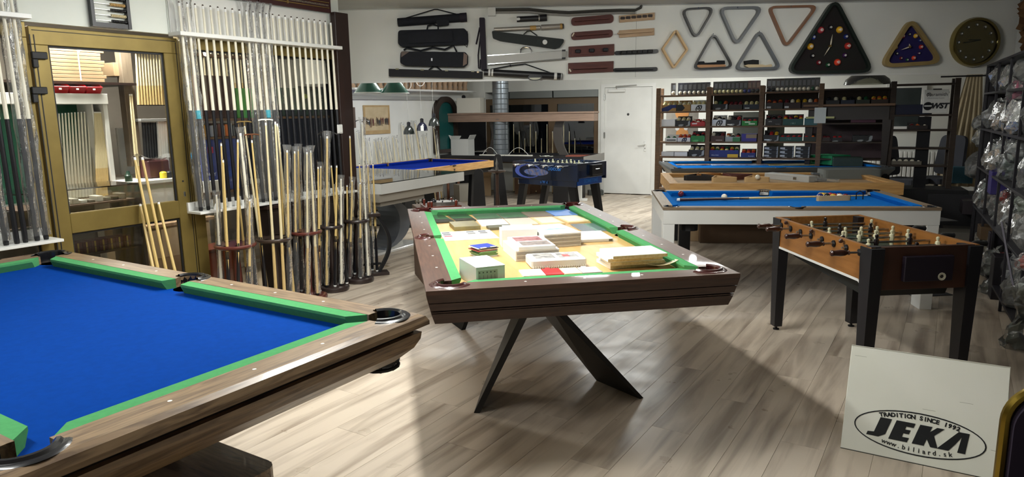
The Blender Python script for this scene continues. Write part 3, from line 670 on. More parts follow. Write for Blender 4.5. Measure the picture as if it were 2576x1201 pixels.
# thick catalogue block
def pages(o, w_, d_, h_, n, c1='f0efec', c2='9b968e', side='y'):
    for k in range(n): part('page_block', MB().box(.006, w_-.004, -.002, .004, .006+(h_-.012)*k/n, .006+(h_-.012)*(k+.62)/n), flat(c2 if k % 3 else 'c8c4bc'), o)
o, mw, w_, d_ = qbox('catalogue', 'thick white catalogue block with a teal mountain print on its cover', 'catalogue', (1368, 590.5), (1462, 584), (1358, 566), zc+.085, zc, PAPER); FR[o] = mw; pages(o, w_, d_, .085, 9)
mt_ = [(0, 0), (.09, .02), (.13, .055), (.16, .03), (.2, .05), (.235, .022), (.27, .03), (.3, .0)]; sc_ = w_/.34
part('cover_print', MB(Matrix.Translation((.01, d_*.42, .0852))).prism([(x_*sc_, y_*sc_) for x_, y_ in mt_], 0, .0006), flat('7fb0ae'), o)
text('KRONOSPAN', .014, flat('9fb8b6'), o, Matrix.Translation((w_*.42, d_*.3, .0858)) @ Matrix.Rotation(pi, 4, 'Z'), local=True)
# thin ring binder
o, mw, w_, d_ = qbox('ring_binder', 'thin white ring binder beside the right side pocket', 'binder', (1461, 603), (1543, 599.5), (1448, 583), zc+.022, zc, PAPER); FR[o] = mw
part('page_block', MB().box(.01, w_*.86, -.002, .003, .005, .017), flat('d2cfc6'), o); part('spine_gap', MB().box(w_*.86, w_*.97, -.002, .003, .005, .017), flat('55504a'), o)
text('WALL-COVERS CO', .009, flat('a5adb8'), o, Matrix.Translation((w_*.62, d_*.15, .0225)), local=True)
# photo catalogue: slip case with book on it
o, mw, w_, d_ = qbox('catalogue', 'white boxed catalogue under the photo book', 'catalogue', (1297, 632), (1407, 625.5), (1271, 605), zc+.06, zc, PAPER); FR[o] = mw; pages(o, w_, d_, .06, 6)
o, mw, w_, d_ = qbox('photo_book', 'white photo book with two reddish grey interior pictures on the cover', 'book', (1305, 622), (1398, 617), (1283, 596.5), zc+.082, zc+.0605, PAPER); FR[o] = mw
IMG1 = mat('printed interior red', C('a9807e'), .4, col2=C('6d3038'), scale=25); IMG2 = mat('printed interior grey', C('9c8e88'), .4, col2=C('5e5a58'), scale=30)
part('cover_picture', MB().box(w_*.1, w_*.86, d_*.52, d_*.93, .0215, .0221), IMG1, o); part('cover_picture', MB().box(w_*.14, w_*.93, d_*.1, d_*.47, .0215, .0221), IMG2, o)
# spiral book
o, mw, w_, d_ = qbox('spiral_book', 'white spiral bound sample book with two room photographs', 'book', (1337.5, 655.5), (1476, 648.5), (1316.5, 639), zc+.05, zc, PAPER, ch=.008); FR[o] = mw
for x0 in (.1, .53): part('cover_picture', MB().box(w_*x0, w_*(x0+.36), d_*.18, d_*.88, .0502, .0508), mat('printed room', C('b9b6b2'), .4, col2=C('4f4a48'), scale=22), o)
part('cover_picture', MB().box(w_*.62, w_*.74, d_*.3, d_*.6, .0508, .0512), flat('b34a44', .4), o)
sp = MB()
for k in range(24): sp.path([(w_*(.03+.94*k/23), -.004+.007*cos(a), .009+.007*sin(a)) for a in [2*pi*i/6 for i in range(7)]], .0014, 4)
part('spiral', sp, flat('d8d6d0', .3), o)
# sample strip: white, red, cream, lilac cards
e0, e1, b0, b1 = (1316, 694.5), (1517, 684), (1307, 679), (1500, 671)
lerp = lambda p, q, t: (p[0]+(q[0]-p[0])*t, p[1]+(q[1]-p[1])*t)
for k, (t0, t1, c_, nm) in enumerate(((0, .29, 'e9efe8', 'white'), (.29, .52, 'c8252b', 'bright red'), (.52, .745, 'ece0b4', 'cream'), (.745, 1, 'b9b5b6', 'lilac grey'))):
    o, mw, w_, d_ = qbox('sample_card', nm+' sample card in the row along the front cushion', 'sample card', lerp(e0, e1, t0+.004), lerp(e0, e1, t1-.004), lerp(b0, b1, t0+.0), zc+.012, zc, flat(c_, .45), 'sample cards in the front row')
    if k in (1, 3): FR[o] = mw; part('tab', MB().box(w_*.25, w_*.5, d_, d_+.02, .009, .0118), flat('c8252b' if k == 1 else 'f0f0ee', .45), o)
# stacked panels
def panel(lab, FL, FR_, BL, z1, z0, c1='e9e7d8'):
    o, mw, w_, d_ = qbox('chipboard_sheet', lab, 'chipboard sheet', FL, FR_, BL, z1, z0+.0005, flat('f1f0e8', .5), 'stacked white panels'); FR[o] = mw
    part('edge_band', MB().box(-.0006, w_+.0006, -.0008, .0006, .002, z1-z0-.003), mat('chipboard', C('ddd0ab'), .8, col2=C('c4b388'), scale=60), o)
panel('white faced chipboard panel, topmost of the stack near the right front pocket', (1543, 645), (1679, 637), (1509, 625.2), zc+.083, zc+.064)
panel('white faced panel second from top in the stack near the right front pocket', (1530, 652), (1667, 643.5), (1501, 634.5), zc+.063, zc+.043)
panel('white faced panel second from bottom in the stack near the right front pocket', (1536, 661), (1672, 653.5), (1506, 641.5), zc+.042, zc+.022)
panel('white faced chipboard panel at the bottom of the stack near the right front pocket', (1536, 669), (1676, 658), (1506, 650.5), zc+.021, zc)
# curled paper
a = at(1600, 668, zc+.01); b_ = at(1702, 672, zc+.01)
cp = MB().grid(lambda u, v: tuple(a.lerp(b_, u)+vC*(-.045*v+.02*u)+Vector((0, 0, .004+.032*(2*u-1)**2*(1 if u > .5 else .6)+.006*v))), 14, 3)
o = solo('curled_paper', cp, flat('eadfb8', .6), 'curled cream sheet of paper beside the right front pocket', 'paper', smooth=True); md = o.modifiers.new('s', 'SOLIDIFY'); md.thickness = .0015
# tiles at the far end
def tile(lab, q4, h, m, border=None):
    BL, BR_, FR_, FL = q4
    o, mw, w_, d_ = qbox('sample_tile', lab+'', 'tile', FL, FR_, BL, zc+h, zc, m, 'sample tiles at the far end', ch=.0012); FR[o] = mw
    if border: part('inset_panel', MB().box(w_*.1, w_*.9, d_*.12, d_*.88, h, h+.002), border, o)
SL = lambda n, c1, c2: mat('slate '+n, C(c1), .12, col2=C(c2), scale=14, coat=.4)
tile('near black slate tile, leftmost of the back row', ((1092, 541), (1131, 539), (1143, 556.5), (1098, 559.5)), .012, SL('a', '2e322e', '46493f'))
tile('near black slate tile, second from left of the back row', ((1134, 539), (1185, 536), (1198, 553), (1146, 556)), .012, SL('a', '2e322e', '46493f'))
tile('grey green marbled tile, third from left of the back row', ((1188, 535), (1249, 532), (1264, 549), (1201, 552)), .008, SL('b', '5a645a', '727a70'))
tile('grey green marbled tile, fourth from left of the back row', ((1252, 532), (1311, 529), (1329, 546), (1267, 549)), .008, SL('b', '5a645a', '727a70'))
tile('taupe tile, fifth of the back row', ((1314, 529), (1372, 526), (1394, 543), (1332, 546)), .008, flat('85736a', .3))
tile('sky blue tile, rightmost of the back row', ((1375, 526), (1430, 523), (1458, 540), (1398, 543)), .010, mat('blue tile', C('6d94d6'), .4, col2=C('5f86ca'), scale=20))
tile('thick olive stone tile in front of the back row', ((1136, 558), (1198, 555), (1209, 568), (1143, 571.5)), .03, mat('olive stone', C('7d7346'), .4, col2=C('6a6140'), scale=20))
tile('white tile, left of two in the second row', ((1201, 553.5), (1268, 550.5), (1283, 566), (1212, 569)), .006, flat('e9ece8', .3))
tile('pale beige tile, right of two in the second row', ((1270, 550.5), (1335, 547.5), (1355, 563), (1286, 566)), .006, flat('ded0c2', .35))
tile('framed cream panel sample, left one', ((1340, 547), (1400, 544), (1422, 561.5), (1362, 564.5)), .012, flat('d6bd8c', .5), flat('efe6c6', .5))
tile('framed cream panel sample, right one by the cushion', ((1406, 544), (1464, 541), (1492, 556), (1430, 560)), .012, flat('d6bd8c', .5), flat('efe6c6', .5))
tile('small dark olive stone tile behind the slip case', ((1226, 567.5), (1284, 564.5), (1291, 570), (1232, 573.5)), .02, flat('5c5a48', .5))
tile('glossy blue grey slate tile by the right cushion', ((1434, 564), (1496, 561.5), (1530, 579), (1466, 582)), .008, SL('c', '74808a', '8c969c'))
# ------------------------------------------------------------------ cues
PR = {}
def cue_proto(kind):
    """meshes of one cue, butt at z=0, length 1.45"""
    if kind in PR: return PR[kind]
    sh, bt, j, rb, rj, rt = {'rack': (SHAFTW, BLACK, .72, .0155, .0125, .0085), 'yellow': (SHAFTY, BLACK, .62, .0145, .011, .0065), 'wood': (SHAFTY, mat('brown butt', C('3a2018'), .3, coat=.3), .55, .0145, .011, .0065),
        'pale': (SHAFT, mat('pale butt', C('c8ac74'), .4), .5, .0145, .0115, .0065), 'white': (SHAFTW, SHAFTW, .5, .014, .011, .0065), 'rod': (SHAFTY, SHAFTY, .4, .0135, .012, .0085)}[kind]
    L_ = []
    m = MB()
    if kind in ('yellow', 'wood'):                    # spliced points where the shaft runs into the butt
        m.path([(0, 0, j), (0, 0, 1.43)], [rj, rt], 8)
        for a in (pi/4, 3*pi/4, 5*pi/4, 7*pi/4): m.add([(rj*1.06*cos(a-.7), rj*1.06*sin(a-.7), j), (rj*1.06*cos(a+.7), rj*1.06*sin(a+.7), j), (rj*1.16*cos(a), rj*1.16*sin(a), j-.17)], [(0, 1, 2)])
    else: m.path([(0, 0, j), (0, 0, 1.43)], [rj, rt], 8)
    L_.append(('shaft', m.mesh('shaft', sh, True)))
    L_.append(('butt', MB().path([(0, 0, .02), (0, 0, j)], [rb, rj], 8).mesh('butt', bt, True)))
    L_.append(('bumper', MB().path([(0, 0, 0), (0, 0, .02)], [rb*.85, rb*1.02], 8).mesh('bumper', FERR if kind in ('yellow', 'wood') else RUBBER, True)))
    L_.append(('ferrule', MB().path([(0, 0, 1.43), (0, 0, 1.452)], [rt, rt*.97], 8).mesh('ferrule', FERR, True)))
    L_.append(('tip', MB().path([(0, 0, 1.452), (0, 0, 1.462)], [rt*.97, rt*.6], 8).mesh('tip', flat('4a3a34'), True)))
    PR[kind] = L_; return L_
def sleeve_mesh(r=.024, z0=.02, z1=1.50, seed=0):
    rs = random.Random(seed); n = 10; k = 22; vs = []; fs = []
    for i in range(k):
        z = z0+(z1-z0)*i/(k-1); cxx, cyy = rs.uniform(-.003, .003), rs.uniform(-.003, .003)
        flare = 1.5 if i == k-1 else 1
        for j in range(n):
            a = 2*pi*j/n; q = r*flare*(1+rs.uniform(-.16, .14)); vs.append((cxx+q*cos(a), cyy+q*sin(a), z))
    for i in range(k-1):
        for j in range(n): fs.append((i*n+j, i*n+(j+1) % n, (i+1)*n+(j+1) % n, (i+1)*n+j))
    return MB().add(vs, fs).mesh('plastic_sleeve', WRAP)
SLV = [sleeve_mesh(seed=s) for s in range(4)]; SLW = [sleeve_mesh(.032, .03, 1.53, s+9) for s in range(2)]
NCUE = [0]
def cue(kind, butt, top, label, group, sleeve=None, zs=None, cat='cue'):
    butt, top = Vector(butt), Vector(top); d = top-butt; L_ = d.length
    sc = (zs or L_)/1.462
    mw = Matrix.Translation(butt) @ d.to_track_quat('Z', 'Y').to_matrix().to_4x4() @ Matrix.Diagonal((1, 1, sc, 1))
    NCUE[0] += 1
    t = thing('billiard_cue', label, cat, group=group, mw=mw)
    for nm, me in cue_proto(kind): inst(nm, me, t, mw)
    if sleeve: inst('plastic_sleeve', sleeve, t, mw)
    return t
# ---- the long white rack on the partition
a0, a1 = along(onB(452, 7, 4.8)), along(onB(834, 62, 4.8)); NR = 24; zT = onB(600, 520, 4.8).z; zH = (onB(445, 86, 4.8).z+onB(850, 120, 4.8).z)/2
rk = thing('cue_rack', 'long white wall rack holding a row of upright cues', 'cue rack', mw=MBm)
part('top_holder', MB().box(a0-.05, a1+.07, -.05, .098, zH-.014, zH+.014, .002), LAM, rk)
part('backboard', MB().box(a0-.035, a1+.03, .085, .098, zH+.014, zH+.30, .002), LAM, rk)
part('tray', MB().box(a0-.04, a1+.16, -.07, .098, zT-.012, zT+.006, .002), LAM, rk)
part('tray_back', MB().box(a0-.04, a1+.16, .075, .098, zT+.006, zT+.07, .002), LAM, rk)
for k in range(NR):
    a = a0+(a1-a0)*k/(NR-1)+.012; wr = k in (0, 1, 9, 10, 11, 12)
    lab = {0: 'crinkled plastic wrapped cue, first on the left of the long rack', 1: 'plastic wrapped cue with blue seal, second from left in the long rack', 9: 'plastic wrapped cue left of the middle of the long rack', 10: 'middle one of the plastic wrapped cues in the long rack', 11: 'plastic wrapped cue with teal collar in the long rack', 12: 'plastic wrapped cue, rightmost wrapped one of the long rack'}.get(k, 'unwrapped cream and black cue standing in the long white rack')
    c_ = cue('rack', PB(a, .0, zT+.007), PB(a-.012, -.01, zT+1.53), lab, 'cues in the long white rack', (SLW[k % 2] if wr else None))
    rg = part('rack_cup', MB(MBm).lathe([(.017, zT+.006), (.019, zT+.05)], 8, (a, 0, 0)), LAM, rk, True, local=False) if not wr else None
    if k in (1, 11): part('seal', MB().path([(0, 0, .66), (0, 0, .72)], .021, 8), flat('17a0b5', .3), c_, True)
    if k in (0, 1, 10, 11): part('price_label', MB().box(-.012, .012, -.0245, -.0235, .28, .33), flat('e8e8e8'), c_)
    if k in (0, 11): part('seal_disc', MB(Matrix.Rotation(pi/2, 4, 'X')).lathe([(.0001, .026), (.024, .026), (.024, .024)], 14, (0, .40, 0)), flat('1d95c8', .3), c_)
# ---- left rack, cut by the picture edge
b1 = along(onB(75, 200, 4.8))
lr = thing('cue_rack', 'white wall rack left of the bronze door, cut off by the picture edge', 'cue rack', mw=MBm)
zL, zLH = onB(100, 608, 4.8).z, onB(40, 40, 4.8).z; ae = along(onB(147, 600, 4.8))
part('top_holder', MB().box(ae-1.2, along(onB(70, 42, 4.8)), -.05, .098, zLH-.014, zLH+.014, .002), LAM, lr)
part('tray', MB().box(ae-1.2, ae, -.07, .098, zL-.012, zL+.006, .002), LAM, lr); part('tray_back', MB().box(ae-1.2, ae-.03, .075, .098, zL+.006, zL+.07, .002), LAM, lr)
for k, (xb, xt, wr) in enumerate(((115, 55, True), (92, 38, True), (62, 18, False), (40, 2, False), (12, -30, True))):
    a = along(onB(xb, 590, 4.8)); t_a = along(onB(xt, 45, 4.8))
    cue('rack', PB(a, 0, zL+.007), PB(a-.012, -.01, zL+1.53), ['blue sealed plastic wrapped cue at the right end of the left rack', 'plastic wrapped cue, second from the right in the left rack', 'bare black butt cue, third from the right in the left rack', 'bare black butt cue, fourth from the right in the left rack', 'plastic wrapped cue at the left picture edge'][k], 'cues in the left white rack', SLW[k % 2] if wr else None)
# ---- round floor stands
def stand(c, r, m, label, zd=.60, foot=True):
    t = thing('cue_stand', label, 'cue stand', (c.x, c.y, 0), .3, 'round floor cue stands')
    part('base', MB().lathe([(r*1.06, 0), (r*1.10, .02), (r*1.04, .04), (r*.95, .045), (.0001, .045)], 24), m, t, True)
    d = part('top_disc', MB().lathe([(.0001, zd-.03), (r*.9, zd-.03), (r, zd-.018), (r*1.0, zd-.008), (r*.95, zd), (.0001, zd)], 24), m, t, True)
    for k in range(9): part('cue_hole', MB().lathe([(.0001, zd+.0008), (.019, zd+.0008)], 10, (r*.76*cos(2*pi*k/9), r*.76*sin(2*pi*k/9), 0)), flat('140c0a'), d)
    part('column', MB().lathe([(.045, .045), (.03, .07), (.022, .12), (.028, .2), (.032, .32), (.028, .44), (.02, .52), (.03, .57), (.03, zd-.03)], 14), m, t, True)
    return t
SW1 = mat('brown stand wood', C('4d3025'), .3, coat=.3); SW2 = mat('umber stand wood', C('3b2e27'), .35, coat=.2); SW3 = mat('red stand wood', C('5a2a22'), .28, coat=.4); SW4 = mat('dark stand wood', C('2e2320'), .35, coat=.2)
ST = [(592, 613, .155, SW3, 'round reddish brown cue stand nearest the bronze door'), (690, 597, .142, SW2, 'round umber cue stand, second from the bronze door'), (769, 580, .135, SW3, 'round oxblood cue stand in the middle of the row'),
      (831, 565, .125, SW4, 'round dark brown cue stand, fourth from the bronze door'), (897, 551, .122, SW4, 'round black brown cue stand at the right of the row')]
SC = []
for (x, y, r, m, lab) in ST:
    c = at(x, y, .60); SC.append((c, r)); stand(c, r, m, lab)
# cues in the stands: (stand, top px, foot angle, kind, sleeve, length)
def stand_cue(i, top, ang, kind, sl, lab, rr_=.76, L_=None, zs=None):
    c, r = SC[i]; q = Vector((c.x+r*rr_*cos(ang), c.y+r*rr_*sin(ang), .60))     # passes the disc here
    b_ = Vector((c.x+r*.80*cos(ang), c.y+r*.80*sin(ang), .05))
    tp = atP(*top, q, Vector((0, -1, 0)).lerp(Vector((-.3, -1, 0)), .5).normalized())
    if L_: tp = q+(tp-q).normalized()*(L_-.55)
    d = (q-tp).normalized(); b2 = q+d*(.55/abs(d.z)); b2 = b2*.45+b_*.55; b2.z = .05
    return cue(kind, b2, tp, lab, 'cues in the round floor stands', sl)
CUES = [(0, (556, 358), 2.6, 'yellow', 0), (0, (561, 400), 4.5, 'yellow', 0), (0, (598, 348), 5.1, 'yellow', 0), (0, (604, 332), .2, 'rack', 2), (0, (544, 488), 3.6, 'white', 1), (0, (600, 490), 1.4, 'wood', 0), (0, (628, 500), 5.9, 'yellow', 1),
        (1, (633, 350), 4.0, 'yellow', 0), (1, (614, 310), 3.0, 'pale', 0), (1, (668, 305), 4.9, 'pale', 0), (1, (692, 303), 5.5, 'pale', 0), (1, (697, 308), .4, 'pale', 0), (1, (705, 380), 1.3, 'yellow', 0), (1, (722, 375), 6.1, 'yellow', 2),
        (2, (741, 378), 3.9, 'yellow', 3), (2, (750, 372), 2.4, 'yellow', 1), (2, (772, 380), 5.0, 'pale', 2), (2, (781, 376), 5.7, 'pale', 3), (2, (800, 418), .6, 'wood', 0),
        (3, (807, 416), 3.3, 'yellow', 1), (3, (823, 340), 4.5, 'rod', 2), (3, (833, 415), 1.2, 'wood', 0), (3, (847, 415), 5.3, 'yellow', 0), (3, (845, 458), .3, 'yellow', 0), (3, (858, 448), 6.0, 'white', 1),
        (4, (873, 465), 3.6, 'yellow', 0), (4, (880, 340), 2.2, 'yellow', 0), (4, (886, 452), 4.2, 'wood', 1), (4, (904, 411), 1.1, 'yellow', 0), (4, (906, 458), 5.2, 'yellow', 1), (4, (916, 460), 6.0, 'white', 1)]
KN = {'yellow': 'honey coloured cue with black butt', 'rack': 'cream cue with black butt', 'white': 'whitish cue', 'wood': 'honey coloured cue with brown butt', 'pale': 'pale all wood cue', 'rod': 'light wooden bridge stick'}
SN = ['stand nearest the bronze door', 'second stand from the bronze door', 'middle round stand', 'fourth round stand', 'rightmost round stand']
for (i, tp, an, kd, sl) in CUES:
    stand_cue(i, tp, an, kd, SLV[sl] if sl else None, ('plastic wrapped ' if sl else '')+KN[kd]+' in the '+SN[i])
# bridge sticks with cross heads
def bridge_head(px, py, i, m, lab):
    c, r = SC[i]; p = atY(px, py, c.y)
    t = thing('bridge_head', lab, 'bridge stick', tuple(p), .5)
    part('crosspiece', MB().path([(-.055, 0, 0), (-.03, 0, .006), (.03, 0, .006), (.055, 0, 0)], .006, 6), m, t); part('socket', MB().path([(0, 0, -.03), (0, 0, .004)], [.007, .006], 8), m, t)
bridge_head(614, 308, 1, mat('brass', C('a98f5a'), .3, .9), 'brass bridge head on the left stick of the second stand'); bridge_head(668, 303, 1, flat('e6e4da'), 'white bridge head in the second stand'); bridge_head(633, 340, 1, mat('copper', C('8a5a40'), .35, .8), 'copper bridge head in the second stand')
hm = MB().grid(lambda u, v: (.085*(2*u-1), .03*(2*v-1), .02-.03*(2*u-1)**2+.004*sin(9*u+5*v)), 10, 4).add([(-.05, 0, .01), (.05, 0, .01), (.012, 0, -.12), (-.012, 0, -.12)], [(0, 1, 2, 3)])
solo('wrapped_bridge_head', hm, WRAP, 'bridge head wrapped in clear plastic above the fourth stand', 'bridge head', mw=Matrix.Translation(atY(823, 336, SC[3][0].y)))
# ---- black arched stand at the end
c6 = at(962, 690, 0); ar_ = thing('cue_stand', 'black cue stand with one curved arm at the end of the row', 'cue stand', tuple(c6), .35)
part('base', MB().box(-.19, .06, -.07, .07, 0, .03, .004), SW4, ar_)
part('top_block', MB().box(-.22, .0, -.07, .07, .585, .615, .004), SW4, ar_)
ag = [(-.02+.12*sin(pi*t), .03+.57*t) for t in [i/12 for i in range(13)]]
part('curved_arm', MB(Matrix.Rotation(pi/2, 4, 'X')).prism([(x_, z_) for x_, z_ in ag]+[(x_-.03, z_) for x_, z_ in reversed(ag)], -.035, .035), BLACKM, ar_)
part('cross_bar', MB().box(-.19, -.01, -.01, .01, .10, .12), BLACKM, ar_)
for k, (dx_, tpx, kd, sl) in enumerate(((-.15, (911, 305), 'rack', 2), (-.045, (938, 411), 'yellow', 0), (-.10, (925, 412), 'yellow', 1))):
    b_ = Vector((c6.x+dx_, c6.y+(-.03 if k == 1 else .02), .035)); tp = atY(*tpx, b_.y+.03)
    cue(kd, b_, tp, ('plastic wrapped bridge stick', 'honey coloured cue with black butt', 'plastic wrapped honey coloured cue')[k]+' in the black arched stand', 'cues in the black arched stand', SLV[sl] if sl else None)
hm2 = MB().grid(lambda u, v: (.07*(2*u-1), .025*(2*v-1), .012-.02*(2*u-1)**2+.004*sin(11*u+4*v)), 8, 4).add([(-.04, 0, .008), (.04, 0, .008), (.02, 0, -.2), (-.02, 0, -.2)], [(0, 1, 2, 3)])
solo('wrapped_bridge_head', hm2, WRAP, 'bridge head wrapped in clear plastic above the black arched stand', 'bridge head', mw=Matrix.Translation(atY(911, 304, c6.y+.03)))
# ---- thin cues leaning on the bronze door
for k, (tp, bt, kd) in enumerate((((338, 393), (400, 690), 'rod'), ((357, 393), (420, 690), 'rod'), ((352, 512), (388, 690), 'rod'), ((398, 507), (442, 690), 'rod'))):
    T_ = onB(*tp, 4.87); B_ = onB(*bt, 4.70); B_ = T_+(B_-T_)*((T_.z-.01)/(T_.z-B_.z))
    cue(kd, B_, T_, ['tall pale cue leaning on the bronze door, left', 'tall pale cue leaning on the bronze door, right', 'short pale cue leaning left of the tall pair on the bronze door', 'short pale cue leaning right of the tall pair on the bronze door'][k], 'cues leaning on the bronze door')
# ---- cues leaning on the poster wall
lw = random.Random(11)
spots = [(897, 330), (905, 332), (912, 334), (926, 352), (940, 352), (949, 352), (953, 350), (957, 351), (967, 348), (975, 349), (987, 342), (996, 345), (1010, 309), (1014, 312), (1024, 318), (1031, 309), (1042, 305), (1044, 308), (1060, 342), (1070, 340), (1090, 318), (1096, 322)]
for k, (x, y) in enumerate(spots):
    T_ = onB(x, y, DPOST-.06); zl = T_.z; lean = .16
    B_ = T_+Nd*lean+Bd*lw.uniform(-.05, .08); B_.z = .01
    sl = SLV[k % 4] if k % 2 else None
    cue('pale' if k % 3 else 'white', B_, T_, ('plastic wrapped cue' if sl else 'thin pale cue')+' leaning on the white wall under the poster', 'cues leaning on the poster wall', sl)
# ------------------------------------------------------------------ things on the partition wall
def mB(x, y, D): p = onB(x, y, D); return MBm @ Matrix.Translation((along(p), 4.8*0+(D-4.8), p.z))    # local frame on a partition-parallel plane
def bB(x0, x1, y0, y1, D):                            # pixel rectangle -> along range, z range on plane D
    xm, ym = (x0+x1)/2, (y0+y1)/2
    return along(onB(x0, ym, D)), along(onB(x1, ym, D)), onB(xm, y1, D).z, onB(xm, y0, D).z
# abacus score counter
a_, b_, z0, z1 = bB(224, 322, -26, 70, 4.88); w_ = b_-a_
ab = thing('abacus_counter', 'dark framed abacus score counter above the bronze door', 'abacus', mw=MBm @ Matrix.Translation((a_, .09, z0)))
h_ = z1-z0
part('frame', MB().box(0, .022, -.035, 0, 0, h_).box(w_-.022, w_, -.035, 0, 0, h_).box(.022, w_-.022, -.03, 0, 0, .03).box(.022, w_-.022, -.03, 0, h_-.03, h_), BLACK, ab)
BD = {'tan': flat('c9a468', .35), 'blk': flat('1a1a1c', .3), 'crm': flat('d8c9a0', .35)}
bead = {k: MB(Matrix.Rotation(pi/2, 4, 'Y')).lathe([(.003, -.0048), (.0105, -.003), (.0105, .003), (.003, .0048)], 10).mesh('bead', m, True) for k, m in BD.items()}
for r_, kd in enumerate(('blk', 'crm', 'blk', 'tan', 'blk', 'tan')):
    z = .045+.036*r_
    wr_ = part('wire', MB().path([(.022, -.018, z), (w_-.022, -.018, z)], .0015, 5), STEEL, ab)
    for k in range(10): inst('bead', bead[kd], ab, WM[ab] @ Matrix.Translation((w_-.03-.0102*k, -.018, z)))
# two dark red score boards cut by the top edge
for k, (x0, x1, y1) in enumerate(((545, 648, 14), (653, 832, 40))):
    a_, b_, z0, z1 = bB(x0, x1, y1-60, y1-(14 if k else 8), 4.86); w_ = b_-a_
    sb = thing('score_board', ('small' if k == 0 else 'wide')+' dark red score board with brass slide rails, cut by the top picture edge', 'score board', mw=MBm @ Matrix.Translation((a_, .09, z0+.02)))
    part('board', MB().box(0, w_, -.03, 0, 0, .22, .004), mat('dark red lacquer', C('3a1012'), .35, coat=.3), sb)
    for j in range(3):
        part('slide_rail', MB().path([(.03, -.036, .04+.045*j), (w_-.03, -.036, .04+.045*j)], .0045, 6), mat('brass', C('a98f5a'), .3, .9), sb); part('pointer', MB().box(w_*(.35+.2*j), w_*(.35+.2*j)+.012, -.045, -.03, .028+.045*j, .052+.045*j), mat('brass', C('a98f5a'), .3, .9), sb)
    part('number_strip', MB().box(.03, w_-.03, -.0312, -.03, .056, .070), mat('number strip', C('3b3432'), .5, col2=C('8a7d6a'), scale=90), sb)
# ------------------------------------------------------------------ the office behind the glass
def obox(name, lab, cat, x0, x1, y0, y1, D, dep, m, group=None, ch=.003):
    a_, b_, z0, z1 = bB(x0, x1, y0, y1, D)
    return solo(name, MB().box(a_, b_, D-4.8, D-4.8+dep, z0, z1, ch), m, lab, cat, group, mw=MBm), (a_, b_, z0, z1)
DO = 6.2
# high shelf with flat cartons
a_, b_, z0, z1 = bB(100, 345, 199, 206, DO)
solo('wall_shelf', MB().box(a_-.4, b_, DO-4.8, 3.0-.0, z0-.02, z0), DARKW, 'dark high shelf behind the bronze door', 'shelf', mw=MBm)
a_, b_, zz0, zz1 = bB(110, 262, 120, 199, DO); nC = 9; hC = (zz1-z0)/nC
for k in range(nC):
    solo('flat_carton', MB().box(a_+.012*sin(k*2.3), b_+.02*sin(k*1.7), DO-4.8+.02, DO-4.8+.5, z0+.001+hC*k, z0+hC*(k+.94), .002), CARD, ('lowest' if k == 0 else 'topmost' if k == nC-1 else 'middle')+' folded brown carton in the tied bundle on the high shelf', 'carton', 'tied bundle of folded cartons', mw=MBm)
p = onB(197, 150, DO); a_ = along(p)
st = thing('twine_tie', 'white twine tied round the bundle of folded cartons', 'twine', mw=MBm @ Matrix.Translation((a_, DO-4.8-.005, z0)))
part('loop', MB().path([(0, 0, .01), (0, 0, zz1-z0+.005), (.0, .3, zz1-z0+.005)], .005, 5), flat('e8e8e4'), st); part('bow', MB().path([(-.04, -.005, zz1-z0+.04), (0, -.01, zz1-z0-.03), (.03, -.005, zz1-z0+.01), (.0, -.012, zz1-z0-.04)], .006, 5), flat('e8e8e4'), st)
obox('small_carton', 'small brown carton at the right end of the high shelf', 'carton', 286, 318, 158, 192, DO+.15, .2, CARD)
# red bins
REDP = mat('red plastic', C('b3161f'), .35)
a_, b_, zb0, zb1 = bB(128, 255, 206, 235, DO); wb = (b_-a_)/3
for k in range(3):
    t = thing('storage_bin', 'red plastic storage bin, '+('left', 'middle', 'right')[k]+' one on the white cue cabinet', 'bin', mw=MBm @ Matrix.Translation((a_+wb*k, DO-4.8, zb0+.001)), group='red storage bins')
    hh = zb1-zb0; x1 = wb-.006
    part('body', MB().add([(0.006, 0, 0), (x1-.006, 0, 0), (x1-.006, .25, 0), (.006, .25, 0), (0, -.03, hh*.55), (x1, -.03, hh*.55), (x1, .25, hh), (0, .25, hh), (0, .05, hh), (x1, .05, hh)], [(3, 2, 1, 0), (0, 1, 5, 4), (2, 3, 7, 6), (1, 2, 6, 9, 5), (3, 0, 4, 8, 7)]), REDP, t)
    part('lip', MB().box(0, x1, -.035, -.025, hh*.48, hh*.58, .002), REDP, t)
    part('label', MB().box(x1*.35, x1*.5, -.036, -.03, hh*.28, hh*.42), PAPER, t)
    part('contents', MB().ball((x1*.4, .08, hh*.55), hh*.35, 8).ball((x1*.7, .12, hh*.5), hh*.33, 8), flat('2a2a2c'), t)
# white cue cabinet
a_, b_, zc0, zc1 = bB(100, 268, 235, 262, DO); dd = DO-4.8
cb = thing('cue_cabinet', 'white open cue cabinet with green back behind the bronze door', 'cabinet', mw=MBm)
zf0 = onB(250, 470, DO).z-.1
part('top_board', MB().box(a_-.5, b_, dd-.02, dd+.32, zc0, zc1-.001, .002), LAM, cb)
part('side_board', MB().box(b_-.035, b_, dd, dd+.3, zf0, zc0, .002), LAM, cb)
part('back_panel', MB().box(a_-.5, b_-.035, dd+.29, dd+.3, zf0, zc0), flat('1d5a44', .8), cb)
part('bottom_board', MB().box(a_-.5, b_, dd, dd+.3, zf0-.03, zf0, .002), LAM, cb)
part('inner_divider', MB().box(along(onB(232, 350, DO+.1)), along(onB(236, 350, DO+.1)), dd+.05, dd+.3, zf0, zc0), LAM, cb)
for k in range(12):
    x = 140+8.0*k; T_ = onB(x, 285-.6*k, DO+.15); B_ = onB(x+9, 470, DO+.12); B_.z = zf0+.002
    cue('white', B_, T_, 'pale cue standing in the green backed cue cabinet', 'cues in the office cabinet')
